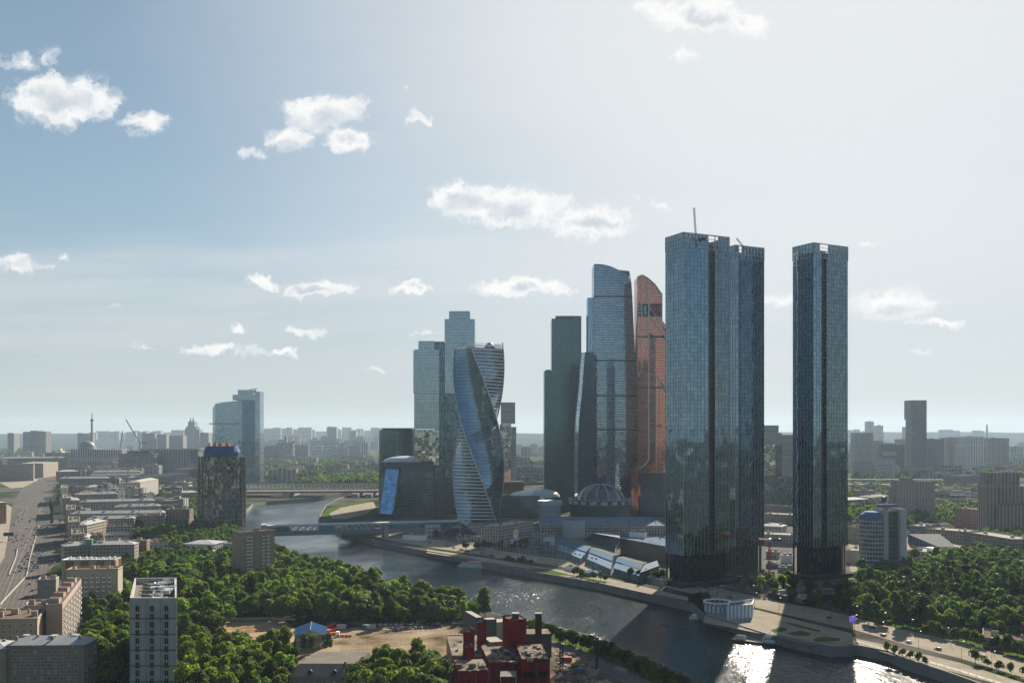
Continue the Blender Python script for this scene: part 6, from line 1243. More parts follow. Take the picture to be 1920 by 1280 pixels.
# masts with lamp tops
for px, yt, yb in ((1050.5, 1176, 1262), (1055, 1206, 1254), (1120, 1194, 1256), (1118, 1230, 1258)):
    q = G(px, yb); h = (yb-yt)*q.y/F; o = thing('floodlight_mast', 'slim dark lattice mast in the demolition yard' if 0 else {1050.5: 'tallest dark mast in the yard right of the red factory', 1055: 'short thin pole beside the tallest yard mast', 1120: 'dark mast by the riverside road beyond the yard', 1118: 'short dark pole touching the riverside mast'}[px], 'mast', (q.x, q.y, 0))
    m = MB(); lattice(m, (q.x, q.y, 0), (q.x, q.y, h), .7, 10, r=.1); m.bar((q.x, q.y, 0), (q.x, q.y, h), .22, 0, 5); m.build('shaft', darkmetal, o); MB().box(q.x-.9, q.x+.9, q.y-.9, q.y+.9, h*.97, h).build('platform', darkmetal, o); MB().box(q.x-1.2, q.x+1.2, q.y-1.2, q.y+1.2, 0, .8).build('footing', concrete, o)
hpm = plain('site_hut', (.22, .25, .30), .6, .1)
rub = MB(); random.seed(31)
for k in range(420):
    px, py = random.uniform(1038, 1150), random.uniform(1215, 1290)
    if px > 1060+(py-1215)*1.35: continue
    p = G(px, py); s_ = random.uniform(.2, 1.1); a = random.uniform(0, 3); z = random.uniform(.2, .9)*s_
    rub.prism([(p.x+s_*math.cos(a+b_), p.y+s_*.7*math.sin(a+b_)) for b_ in (0, 1.3, 2.9, 4.2)], .2, .2+z, k % 3, k % 3)
tag(rub.build('rubble', [palestone, clay, concrete]), 'broken concrete and brick rubble beside the red factory', kind='stuff')
block('site_hut', 'grey blue site hut beside the riverside road', 'hut', (1150, 1250), (1166, 1256), 3, 4, hpm, 'flat', zinc, huts=0)
# ================================================================ TREES
rng = np.random.default_rng(7)
def crown_arrays(kind, seed, nq, q0=1.0):
    r = np.random.default_rng(seed)
    if kind == 'round': Hc, Rc, zb, nb, rb_ = 10.5, 5.2, 3.0, 13, (1.7, 2.9)
    elif kind == 'tall': Hc, Rc, zb, nb, rb_ = 14.0, 3.9, 3.0, 13, (1.5, 2.5)
    elif kind == 'poplar': Hc, Rc, zb, nb, rb_ = 17.0, 2.1, 2.5, 14, (1.1, 1.9)
    elif kind == 'spread': Hc, Rc, zb, nb, rb_ = 10.0, 6.8, 3.4, 17, (1.8, 3.1)
    else: Hc, Rc, zb, nb, rb_ = 4.0, 1.9, 1.2, 8, (.8, 1.3)
    t_ = r.random(nb)**.8; ang = r.random(nb)*6.283+np.arange(nb)*2.4
    if kind == 'poplar': prof = np.sin(np.clip(t_*.85+.12, 0, 1)*np.pi)**.6
    else: prof = np.sqrt(np.clip(1-(t_*1.9-.85)**2, .05, 1))
    rad = Rc*prof*np.sqrt(.25+.75*r.random(nb))*.72
    C = np.stack([rad*np.cos(ang), rad*np.sin(ang), zb+rb_[0]*.7+t_*(Hc-rb_[0]*1.6)], 1); C[0] = (0, 0, zb+Hc*.45); br = r.uniform(*rb_, nb)
    w_ = br**2; idx = r.choice(nb, nq, p=w_/w_.sum())
    n = r.normal(size=(nq, 3)); n[:, 2] += .25; n /= np.linalg.norm(n, axis=1)[:, None]
    rr_ = br[idx]*(.72+.42*r.random(nq)); P = C[idx]+n*rr_[:, None]*np.array([1, 1, .85]); 
    nn = n+r.normal(size=(nq, 3))*.55; nn /= np.linalg.norm(nn, axis=1)[:, None]
    a = np.cross(nn, r.normal(size=(nq, 3))); a /= np.linalg.norm(a, axis=1)[:, None]; b = np.cross(nn, a)
    s_ = (q0*(.55+.75*r.random(nq)))[:, None]*(.38 if kind == 'small' else .60)
    V = np.stack([P-a*s_-b*s_*.6, P+a*s_*.9-b*s_*.75, P+a*s_*.7+b*s_*.8, P-a*s_*.8+b*s_*.65], 1)
    return V.reshape(-1, 3)
def quads_mesh(name, V, mats, mi=None):
    n = len(V)//4; me = bpy.data.meshes.new(name); me.vertices.add(len(V)); me.vertices.foreach_set('co', V.astype(np.float32).ravel())
    me.loops.add(len(V)); me.loops.foreach_set('vertex_index', np.arange(len(V), dtype=np.int32)); me.polygons.add(n)
    me.polygons.foreach_set('loop_start', np.arange(0, len(V), 4, dtype=np.int32)); me.polygons.foreach_set('loop_total', np.full(n, 4, dtype=np.int32))
    for m_ in mats: me.materials.append(m_)
    if mi is not None: me.polygons.foreach_set('material_index', mi.astype(np.int32))
    me.update(calc_edges=True); return me
LM = [leafmat('leaf_dark', (.034, .066, .014)), leafmat('leaf_mid', (.066, .112, .020)), leafmat('leaf_light', (.105, .155, .025)), leafmat('leaf_olive', (.065, .088, .028))]
bark = plain('bark', (.07, .055, .04), .95, .2)
def trunk_mesh(kind):
    m = MB(); h = {'poplar': 12, 'small': 2.6, 'tall': 9}.get(kind, 7); r0 = .12 if kind == 'small' else .32
    m.bar((0, 0, -.2), (.1, 0, h*.55), r0, 0, 6, r0*.7); m.bar((.1, 0, h*.55), (0, .15, h), r0*.7, 0, 5, r0*.25)
    for k in range(5): a = k*2.4; z = h*(.4+.1*k); L = h*.35; m.bar((0, 0, z), (L*.6*math.cos(a), L*.6*math.sin(a), z+L*.7), r0*.4, 0, 4, r0*.12)
    return m.mesh('trunk', [bark])
TK = ['round', 'tall', 'poplar', 'spread', 'small']; CR = {}; TR = {k: trunk_mesh(k) for k in TK}
for k in TK:
    for v in range(3 if k != 'small' else 2):
        for li in range(4):
            CR[k, v, li] = quads_mesh('crown', crown_arrays(k, 10*TK.index(k)+v, {'small': 320, 'poplar': 1000}.get(k, 1500)), [LM[li]])
def inpoly(x, y, P):
    c = False; j = len(P)-1
    for i in range(len(P)):
        if (P[i][1] > y) != (P[j][1] > y) and x < (P[j][0]-P[i][0])*(y-P[i][1])/(P[j][1]-P[i][1])+P[i][0]: c = not c
        j = i
    return c
def scatter(poly_px, spacing, seed, avoid=()):
    """blue-noise points inside a ground polygon"""
    r = random.Random(seed); W_ = [G(*p) for p in poly_px]; P = [(p.x, p.y) for p in W_]; xs = [p[0] for p in P]; ys = [p[1] for p in P]; out = []; cell = {}
    A_ = (max(xs)-min(xs))*(max(ys)-min(ys)); 
    for _ in range(int(A_/spacing**2*4)):
        x, y = r.uniform(min(xs), max(xs)), r.uniform(min(ys), max(ys))
        if not inpoly(x, y, P) or any(inpoly(x, y, a) for a in avoid): continue
        k = (int(x//spacing), int(y//spacing)); 
        if any((x-a)**2+(y-b)**2 < spacing**2*.72 for i in (-1, 0, 1) for j in (-1, 0, 1) for a, b in cell.get((k[0]+i, k[1]+j), ())): continue
        cell.setdefault(k, []).append((x, y)); out.append((x, y))
    return out
river2 = [(p.x, p.y) for p in river_poly]
def wp(*pts): return [tuple(G(*p).to_2d()) for p in pts]
def pixel(x, y, z=0): return CX+x*F/y, HY+(H-z)*F/y
trees = []      # x, y, kind, leaf, scale, zone
R_ = random.Random(4)
sandlot = wp((400,1160),(540,1160),(570,1190),(640,1176),(905,1163),(905,1290),(640,1296),(560,1225),(470,1222),(400,1205))
def zone(zn, poly, sp, seed, kinds, leaves, smin, smax, avoid=(), mod=None):
    for x, y in scatter(poly, sp, seed, avoid):
        k = R_.choice(kinds); l = R_.choice(leaves); s_ = R_.uniform(smin, smax)
        if mod: k, l, s_ = mod(x, y, k, l, s_)
        trees.append((x, y, k, l, s_, zn))
av_w = wp(*[p for p in av])
main = [(236,1092),(300,1078),(380,1072),(460,1066),(515,1052),(560,1062),(620,1080),(680,1096),(740,1114),(800,1132),(870,1153),(925,1166),(905,1165),(880,1166),(700,1170),(560,1168),(430,1160),(400,1200),(345,1230),(338,1200),(330,1120)]
conc = wp((238,1100),(334,1100),(334,1300),(238,1300))
def mm(x, y, k, l, s_):
    px, py = pixel(x, y)
    if 400 < px < 640 and 1085 < py < 1140: return ('tall' if R_.random() < .6 else 'round', R_.choice([2, 1, 2, 3]), s_*.72)   # young dense grove
    if py < 1085: return (k, R_.choice([0, 1, 3]), s_)
    return (k, l, s_)
hut_a = wp((480,1150),(526,1150),(526,1185),(480,1185))
zone('riverside grove', main, 8.0, 1, ['round', 'round', 'spread', 'tall'], [0, 0, 1, 1, 2, 3], .65, 1.35, [conc], mm)
zone('yard of the blocks', [(158,1210),(238,1170),(238,1290),(200,1290),(166,1250)], 9, 2, ['round', 'spread'], [1, 2, 0], .8, 1.15)
zone('yard of the blocks', [(160,1155),(235,1120),(240,1165),(170,1215)], 8.5, 3, ['round', 'tall'], [0, 1], .8, 1.15)
zone('foreground clump', [(345,1240),(415,1222),(530,1228),(548,1262),(520,1330),(345,1330)], 7.5, 4, ['round', 'spread', 'tall'], [2, 2, 1, 3, 0], .75, 1.1)
zone('foreground clump', [(665,1285),(720,1262),(838,1262),(838,1320),(665,1330)], 8.0, 5, ['round', 'spread', 'tall'], [2, 1, 2, 0], .85, 1.15)
zone('foreground clump', [(545,1222),(560,1226),(590,1226),(610,1226),(630,1224),(624,1220),(560,1218)], 9, 6, ['tall'], [3], .5, .8)
# right park
rd = wp((1655,1120),(1668,1120),(1680,1175),(1660,1175))
zone('right-hand park', [(1595,1108),(1640,1078),(1700,1072),(1850,1060),(1990,1060),(1990,1218),(1860,1198),(1800,1186),(1700,1182),(1640,1172),(1600,1160)], 8.8, 7, ['round', 'round', 'tall', 'spread'], [0, 0, 3, 1, 0], .65, 1.35, [rd],
     lambda x, y, k, l, s_: ('poplar' if R_.random() < .6 else k, 0, s_*1.05) if 1700 < pixel(x, y)[0] and 1115 < pixel(x, y)[1] < 1150 else (k, l, s_))
zone('foot of the towers', [(1300,1112),(1440,1120),(1600,1160),(1600,1110),(1440,1090),(1340,1100)], 15, 8, ['round', 'tall'], [0, 3], .6, .95, [wp((1262,1060),(1372,1060),(1372,1112),(1262,1112))])
zone('between towers', [(1415,1096),(1470,1096),(1470,1106),(1415,1106)], 8, 9, ['round'], [3, 2], .7, .9)
zone('courtyards', [(300,1000),(370,985),(372,1010),(420,1030),(330,1040),(215,1010),(200,1000)], 9, 10, ['round', 'tall'], [0, 3, 1], .8, 1.2)
zone('courtyards', [(295,965),(372,930),(372,985),(330,1000),(300,975)], 10, 11, ['round', 'spread'], [0, 1, 3], .8, 1.2)
zone('courtyards', [(372,1008),(450,1005),(450,1030),(380,1035)], 9, 12, ['round', 'tall'], [0, 0, 1], .8, 1.1)
zone('courtyards', [(222,1060),(300,1050),(440,1052),(450,1066),(360,1075),(240,1085)], 9, 13, ['round', 'tall'], [0, 0, 3], .8, 1.1)
zone('right park edge', [(1700,1048),(1760,1060),(1990,1056),(1990,1036),(1900,1032),(1830,1040),(1740,1054)], 10, 14, ['round'], [0, 3], .8, 1.1)
trees_near = [t_ for t_ in trees]
def vis(t_): return (t_[4]*(1.3 if t_[2] != 'small' else .3)/t_[1]) if -60 < pixel(t_[0], t_[1])[0] < 1980 and pixel(t_[0], t_[1])[1] < 1330 else 0
trees = [t_ for t_ in trees if vis(t_) > 0 and not inpoly(t_[0], t_[1], river2)]
trees.sort(key=lambda t_: -vis(t_)); ind, rest = trees[:290], trees[290:]
LN = ['dark green', 'mid green', 'yellow green', 'olive']; KN = {'round': 'round', 'tall': 'tall oval', 'poplar': 'columnar', 'spread': 'broad', 'small': 'small young'}
def put_tree(x, y, k, l, s_, zn, name='tree', lab=None, grp=None):
    g_ = f'{KN[k]} {LN[l]} trees, {zn}'
    o = thing(name, lab or f'{KN[k]} {LN[l]} leafy tree in the {zn}', 'tree', (x, y, .1), grp or g_)
    v = R_.randrange(3 if k != 'small' else 2); a = R_.uniform(0, 6.28); h_ = R_.uniform(.9, 1.15)
    inst('crown', CR[k, v, l], o, (0, 0, 0), a, (s_, s_, s_*h_)); inst('trunk', TR[k], o, (0, 0, 0), a, (s_, s_, s_*h_)); return o
ORD = ['first', 'second', 'third', 'fourth', 'fifth', 'sixth', 'seventh', 'eighth', 'ninth', 'tenth', 'eleventh', 'twelfth', 'thirteenth', 'fourteenth', 'fifteenth', 'sixteenth', 'seventeenth', 'eighteenth', 'nineteenth', 'twentieth']
def place_of(x, y, zn):
    px, py = pixel(x, y)
    if zn == 'foreground clump': return ('near clump right of the concrete tower, back' if py < 1245 else 'near clump right of the concrete tower, front') if px < 600 and py > 1228 else ('shed corner' if px < 650 else 'near clump left of the red factory')
    if zn == 'yard of the blocks': return 'yard left of the concrete tower' if py > 1165 else 'trees behind that yard'
    if zn == 'riverside grove':
        a = 'beside the concrete tower' if px < 420 else 'behind the sand lot' if px < 560 else 'behind the blue shed' if px < 690 else 'behind the parked cars'
        return a+(', front rows' if py > 1150 else ', middle rows' if py > 1120 else ', back rows')
    if zn == 'right-hand park': return ('park beside the billboard' if px < 1700 else 'middle of the right park' if px < 1810 else 'right edge of the park')+(', front rows' if py > 1170 else ', second rows' if py > 1148 else ', back rows')
    return zn
cells = {}
for t_ in ind: cells.setdefault((place_of(t_[0], t_[1], t_[5]), t_[2], t_[3]), []).append(t_)
for (pl_, k, l), L_ in cells.items():
    L_.sort(key=lambda t_: pixel(t_[0], t_[1])[0])
    for i, t_ in enumerate(L_):
        nm = f'{ORD[min(i, 19)]} {KN[k]} {LN[l]} tree from left, {pl_}' if len(L_) > 1 else f'only {KN[k]} {LN[l]} tree, {pl_}'
        put_tree(*t_[:5], t_[5], lab=nm)
# remaining wood: one mass
def mass(name, items, nq, q0, label):
    VS, MI = [], []
    base = {(k, v): crown_arrays(k, 77+10*TK.index(k)+v, nq, q0) for k in TK for v in range(3)}
    for x, y, k, l, s_, *_ in items:
        V = base[k, R_.randrange(3)]; a = R_.uniform(0, 6.28); ca, sa = math.cos(a), math.sin(a)
        Q = np.stack([V[:, 0]*ca-V[:, 1]*sa, V[:, 0]*sa+V[:, 1]*ca, V[:, 2]], 1)*s_+np.array([x, y, 0]); VS.append(Q); MI.append(np.full(len(V)//4, l))
    if VS: o = bpy.data.objects.new(name, quads_mesh(name, np.concatenate(VS), LM, np.concatenate(MI))); COL.objects.link(o); tag(o, label, kind='stuff')
mass('woodland', rest, 800, 1.25, 'dense leafy trees filling in the groves behind the nearest ones')
far = []
RF = random.Random(9)
def fzone(poly, sp, seed, smin=.9, smax=1.3):
    for x, y in scatter(poly, sp, seed): 
        if not inpoly(x, y, river2): far.append((x, y, RF.choice(['round', 'spread']), RF.choice([0, 1, 3, 0]), RF.uniform(smin, smax)))
fzone([(545,915),(620,900),(700,890),(712,905),(700,912),(540,914)], 14, 1, 1.1, 1.6); fzone([(700,900),(760,895),(900,890),(900,905),(700,915)], 22, 2)
fzone([(0,870),(120,862),(160,868),(140,850),(0,845)], 34, 3, 1.2, 1.8); fzone([(200,868),(480,868),(480,850),(160,848)], 46, 4, 1.2, 1.8); fzone([(480,905),(560,902),(700,880),(700,862),(480,866)], 40, 5, 1.2, 1.9)
fzone([(1590,965),(1640,950),(1800,948),(1846,960),(1846,990),(1740,975),(1590,985)], 15, 6); fzone([(1590,945),(1846,925),(1846,915),(1600,918)], 24, 7); fzone([(1600,905),(1960,900),(1960,868),(1600,872)], 44, 8, 1.2, 1.8)
fzone([(1430,950),(1490,945),(1490,938),(1430,940)], 14, 9); fzone([(112,960),(122,960),(120,905),(112,908)], 14, 11); fzone([(196,915),(225,935),(262,940),(262,925),(220,905)], 13, 12); fzone([(296,955),(372,925),(372,905),(300,930)], 13, 13)
fzone([(940,910),(1020,905),(1020,880),(940,884)], 30, 14); fzone([(1850,1030),(1990,1040),(1990,1015),(1850,1010)], 12, 15); fzone([(1640,985),(1700,975),(1735,965),(1735,978),(1700,990),(1640,1000)], 13, 16)
mass('distant_woodland', far, 110, 2.6, 'belts of distant trees between the city blocks')
# bushes near the left edge of sunlit row + street trees
def row(pts, n, k, ls, smin, smax, lab, grp, jit=1.0, name='street_tree'):
    P = [G(*p) for p in pts]; L = [0]
    for a, b in zip(P, P[1:]): L.append(L[-1]+(b-a).length)
    for i in range(n):
        s_ = L[-1]*(i+.5)/n
        for j in range(len(P)-1):
            if L[j] <= s_ <= L[j+1]: p = P[j].lerp(P[j+1], (s_-L[j])/(L[j+1]-L[j])); break
        put_tree(p.x+R_.uniform(-jit, jit), p.y+R_.uniform(-jit, jit), k, R_.choice(ls), R_.uniform(smin, smax), '', name, lab, grp)
row([(1020,1196),(1060,1206),(1110,1222),(1160,1244),(1220,1272),(1290,1306)], 30, 'round', [0, 1], .55, .78, 'mid-sized tree in the row along the near riverside road', 'trees along the near riverside road', 1.5)
row([(990,1186),(1015,1192)], 4, 'round', [1, 2], .5, .75, 'tree beside the dark brick chimney near the river', 'trees beside the brick chimney')
row([(1655,1222),(1672,1227),(1688,1231),(1707,1237),(1724,1243),(1742,1249)], 6, 'small', [0, 3], .9, 1.25, 'small tree on the strip between the embankment wall and the bright road', 'small trees on the embankment strip', .4, 'small_tree')
row([(1815,1240),(1990,1290)], 7, 'small', [0, 3], .9, 1.6, 'small tree in the middle of the embankment road verge', 'small trees in the road verge', .8, 'small_tree')
row([(1735,1190),(1800,1202),(1880,1222),(1960,1242)], 16, 'small', [0, 1], 1.2, 1.9, 'small bushy tree on the lawn beyond the embankment road', 'bushy trees on the embankment lawn', 2.0, 'small_tree')
row([(945,1052),(1000,1062)], 7, 'small', [0, 3], .9, 1.5, 'small dark tree on the far promenade left of the fountain lawns', 'small trees on the far promenade', 1.5, 'small_tree'); row([(1070,1078),(1140,1092)], 7, 'small', [0, 3], .9, 1.6, 'small dark tree on the far promenade near the blue kiosk', 'small trees near the blue kiosk', 1.5, 'small_tree')
row([(1180,1086),(1250,1092)], 8, 'small', [0], 1.4, 2.0, 'dark spruce-like tree between the skylight halls and the tallest tower', 'dark trees by the skylight halls', 3, 'small_tree'); row([(870,1030),(1010,1030)], 14, 'round', [0, 3], .5, .8, 'dark tree around the gold-domed church', 'dark trees around the church', 6)
row([(1300,1128),(1330,1142)], 5, 'round', [0], .5, .8, 'dark tree left of the river station', 'dark trees left of the river station', 2); row([(92,948),(98,990)], 6, 'poplar', [0], .8, 1.2, 'dark columnar tree in the middle of the avenue', 'columnar trees in the avenue', 2)
put_tree(*G(883, 1188).to_2d(), 'poplar', 3, .62, '', 'conifer_tree', 'single pointed grey green tree behind the red silos', 'single tree behind the red silos')
row([(865,1008),(815,1008)], 6, 'round', [0], .6, .9, 'dark tree below the far end of the footbridge', 'dark trees below the footbridge end', 5)
q = G(1049, 1085, 0); kb = thing('kiosk', 'blue kiosk pavilion on the far promenade lawn', 'kiosk', (*G(1102, 1079).to_2d(), 0)); q = kb.location
MB().prism([(q.x-8, q.y-4), (q.x+8, q.y-4), (q.x+8, q.y+4), (q.x-8, q.y+4)], 0, 3.4, 0, None).build('wall', g_navy, kb); hip_roof(kb, [(q.x-8, q.y-4), (q.x+8, q.y-4), (q.x+8, q.y+4), (q.x-8, q.y+4)], 3.4, bluesheet, 1.8, 1)
# ================================================================ VEHICLES
carc = {'white': (.7, .7, .69), 'silver': (.38, .39, .40), 'black': (.015, .016, .018), 'dark grey': (.06, .065, .07), 'red': (.35, .03, .025), 'blue': (.04, .08, .22)}
def car_mesh(col):
    m = MB()
    def lay(prof, w0, w1, z0, mi):
        L_ = [(x, -w0, z) if 0 else None for x, z in prof]
    body = [(-2.2, .35), (2.2, .35), (2.25, .72), (1.2, .95), (-2.1, 1.0), (-2.25, .7)]; cabn = [(-1.9, 1.0), (1.0, .96), (.35, 1.46), (-1.35, 1.48)]
    for prof, w_, mi in ((body, .9, 0), (cabn, .78, 1)):
        n = len(prof); a = [(x, -w_, z) for x, z in prof]; b = [(x, w_, z) for x, z in prof]; m.face(a, mi); m.face(b[::-1], mi)
        for i in range(n): m.face([a[i], b[i], b[(i+1) % n], a[(i+1) % n]][::-1], 0 if (mi == 1 and i == 2) else mi)
    for x in (-1.4, 1.4):
        for y in (-.86, .86): m.bar((x, y-.11, .33), (x, y+.11, .33), .33, 2, 8)
    return m.mesh('car', [plain('paint_'+col.replace(' ', '_'), carc[col], .25, .03, spec=.6), dkglass, darkmetal])
CM = {c: car_mesh(c) for c in carc}; cols = ['white']*5+['silver']*4+['black']*5+['dark grey']*4+['red', 'blue']; ncar = [0]
def put_car(p, ang, c, where, grp):
    o = bpy.data.objects.new('car', CM[c]); COL.objects.link(o); o.location = (p[0], p[1], p[2] if len(p) > 2 else .2); o.rotation_euler = (0, 0, ang)
    tag(o, f'{c} car {where}', 'car', f'{c} cars {grp}'); ncar[0] += 1; return o
RC = random.Random(17); aang = math.atan2(ad.y, ad.x); avp = wp(*av)
base_ = G(60, 1040).to_2d()
placed = []
def ok(p, r=6):
    if any((p.x-a)**2+(p.y-b)**2 < r*r for a, b in placed): return False
    placed.append((p.x, p.y)); return True
tries = 0; n_av = 0
while n_av < 115 and tries < 9000:
    tries += 1; s_ = RC.uniform(-330, 700); k = RC.randint(-9, 10); p = base_+ad*s_+an*(k*3.6+RC.uniform(-.5, .5)-6)
    px, py = pixel(p.x, p.y)
    if py > 1180 or px < -10 or not inpoly(p.x, p.y, avp) or not ok(p, 7): continue
    if py > 1040 and px < 45: continue
    put_car((p.x, p.y, .22), aang+(math.pi if k < 0 else 0), RC.choice(cols), 'driving on the broad avenue', 'driving on the avenue'); n_av += 1
q0, q1 = G(30, 1074).to_2d(), G(58, 1032).to_2d(); dd = (q1-q0); n_ = 0
for k in range(5):
    for i in range(10):
        p = q0+dd*(i+RC.uniform(.2, .8))/10+Vector((dd.y, -dd.x)).normalized()*(k*3.4-1)
        if ok(p, 4.2): put_car((p.x, p.y, .22), aang+RC.uniform(-.05, .05), RC.choice(cols), 'in the crowded lanes between the two parapets', 'between the parapets')
n_ = 0
while n_ < 38:
    py = RC.uniform(893, 925); px = RC.uniform(60, 150); p = G(px, py).to_2d(); n_ += 1
    if ok(p, 6) : put_car((p.x, p.y, .22), aang+RC.choice([0, 1.57])+RC.uniform(-.2, .2), RC.choice(['white', 'silver', 'white', 'black', 'dark grey']), 'parked in the crowded square where the avenue bends', 'parked where the avenue bends')
p0, p1 = G(704, 1172), G(862, 1169)
for i in range(17):
    if i in (9, 13): continue
    p = p0.lerp(p1, i/16); put_car((p.x, p.y, .16), R(78)+RC.uniform(-.1, .1), RC.choice(['white', 'silver', 'white', 'dark grey', 'red', 'white']), 'parked in the back row of the gravel yard', 'parked in the back row of the gravel yard')
p0, p1 = G(738, 1180), G(790, 1178)
for i in range(6): p = p0.lerp(p1, i/5); put_car((p.x, p.y, .16), R(80)+RC.uniform(-.1, .1), RC.choice(['white', 'silver', 'black']), 'parked in the short front row of the gravel yard', 'parked in the short front row of the gravel yard')
for px, py, c, a in ((824, 1175, 'black', 5), (728, 1184, 'white', 60)): p = G(px, py); put_car((p.x, p.y, .16), R(a), c, 'standing alone in the gravel yard', 'standing alone in the gravel yard')
for i in range(9): p = G(184+i*1.6+RC.uniform(-1, 1), 1213+i*4.4); put_car((p.x, p.y, .1), R(10)+RC.uniform(-.2, .2), RC.choice(['silver', 'white', 'dark grey', 'black']), 'parked left of the concrete tower', 'parked left of the concrete tower')
def rd_dir(i): d = (road_c[i+1]-road_c[i]).to_2d().normalized(); return math.atan2(d.y, d.x), Vector((-d.y, d.x))
for i, f, off, c in ((1, .15, -4, 'dark grey'), (1, .55, 4, 'black'), (0, .8, 2, 'silver'), (2, .3, 5, 'black'), (3, .5, -3, 'dark grey'), (5, .3, 3, 'red'), (5, .1, -4, 'white'), (6, .5, 2, 'silver'), (7, .3, -3, 'white'), (7, .8, 3, 'black'), (0, .25, -5, 'white'), (1, .9, 5, 'silver'), (2, .75, -5, 'dark grey')):
    a, n_ = rd_dir(i); p = road_c[i].lerp(road_c[i+1], f).to_2d()+n_*off; put_car((p.x, p.y, .24), a, c, 'driving on the far embankment road', 'driving on the far embankment road')
for i in range(16): p = G(RC.uniform(1340, 1470), RC.uniform(1098, 1118)); put_car((p.x, p.y, .2), RC.uniform(0, 6), RC.choice(['white', 'silver', 'dark grey']), 'parked in the shade at the foot of the dark towers', 'parked at the foot of the dark towers')
for i in range(16): p = G(1805+RC.uniform(0, 36), 1044+RC.uniform(0, 10)); put_car((p.x, p.y, .2), R(60), RC.choice(['white', 'silver', 'white']), 'parked beside the blue sports hall', 'parked beside the sports hall')
for i in range(22): px = RC.uniform(870, 1190); p = G(px, 1032+(px-870)*.155+RC.uniform(-3, 3)); put_car((p.x, p.y, .2), R(-25)+RC.uniform(-.1, .1), RC.choice(cols), 'parked among the flagpoles of the far promenade', 'parked on the far promenade')
for i in range(14): p = G(780+i*14+RC.uniform(-3, 3), 1012+i*3.1); put_car((p.x, p.y, .2), R(-25), RC.choice(cols), 'on the far embankment near the footbridge', 'on the far embankment near the footbridge')
# red machines by the shed
rdp = plain('machine_red', (.42, .07, .03), .6, .15); tk = 0
for px, py, lab, L_ in ((612, 1184, 'red crane truck with a folded boom behind the blue-roofed shed', 9), (622, 1190, 'orange drilling rig parked beside the blue-roofed shed', 7), (645, 1193, 'white truck with a red bed right of the blue-roofed shed', 10)):
    q = G(px, py); o = thing('truck', lab, 'truck', (q.x, q.y, .15)); m = MB(); m.box(q.x-L_/2, q.x+L_/2, q.y-1.2, q.y+1.2, .7, 1.3 if L_ == 10 else 1.8); m.build('bed', rdp, o)
    MB().box(q.x-L_/2, q.x-L_/2+2.2, q.y-1.2, q.y+1.2, 1.31 if L_ == 10 else 1.81, 3.3).build('cab', white if L_ == 10 else rdp, o); m = MB()
    for f in (-.38, -.1, .15, .38):
        for s_ in (-1, 1): m.bar((q.x+L_*f, q.y+s_*1.1-.15, .5), (q.x+L_*f, q.y+s_*1.1+.15, .5), .5, 0, 8)
    m.build('wheels', darkmetal, o)
    if L_ != 10: m = MB(); lattice(m, (q.x-L_*.3, q.y, 2), (q.x+L_*.6, q.y-1, 5.5), .8, 6, r=.12); m.build('boom', rdp, o)
# street lamps
lm_ = MB(); lm_.bar((0, 0, 0), (0, 0, 10), .12, 0, 5, .07); lm_.bar((0, 0, 10), (1.4, 0, 10.5), .07, 0, 4); lpost = lm_.mesh('post', [darkmetal]); lh = MB().box(1.2, 2.1, -.18, .18, 10.4, 10.6).mesh('lamp_head', [lightmetal])
def lamp(p, a, where):
    o = thing('street_lamp', f'tall dark street lamp {where}', 'street lamp', (p[0], p[1], .2), f'street lamps {where}'); inst('post', lpost, o, (0, 0, 0), a); inst('lamp_head', lh, o, (0, 0, 0), a)
for i in range(len(road_c)-1):
    a, n_ = rd_dir(i)
    for f in (.15, .65):
        for s_ in (-1, 1): p = road_c[i].lerp(road_c[i+1], f).to_2d()+n_*13*s_; lamp(p, a+math.pi/2*(1 if s_ < 0 else -1), 'along the far embankment road')
for k in range(16):
    for s_, off in ((1, 32), (-1, -36)): p = base_+ad*(k*45-120)+an*off; lamp(p, aang+math.pi/2*s_, 'along the broad avenue') if pixel(p.x, p.y)[1] < 1200 and pixel(p.x, p.y)[0] > -20 else None
for k in range(8): p = G(1060+k*26, 1214+k*10.5); lamp(p, R(60), 'along the near riverside road')
# avenue advertising boards
for px, py, w_, h_, c, lab in ((88, 938, 12, 9, (.5, .46, .40), 'cream billboard beside the avenue, farthest of the three'), (105, 962, 10, 14, (.50, .44, .38), 'upright cream billboard beside the avenue trees'), (111, 975, 16, 8, (.55, .50, .45), 'cream and red billboard beside the avenue, nearest of the cream ones'), (121, 1010, 10, 5, (.5, .17, .04), 'orange billboard beside the avenue pavement'), (16, 1008, 12, 6, (.05, .06, .07), 'dark billboard on the left pavement of the avenue')):
    q = G(px, py+6); o = thing('billboard', lab, 'billboard', (q.x, q.y, 0)); MB().bar((q.x, q.y, 0), (q.x, q.y, 7), .4, 0, 5).build('post', darkmetal, o); MB().box(q.x-w_/2, q.x+w_/2, q.y-.3, q.y+.3, 6, 6+h_*.7).build('panel', plain('board_%d' % px, c, .7, .25, .5), o)
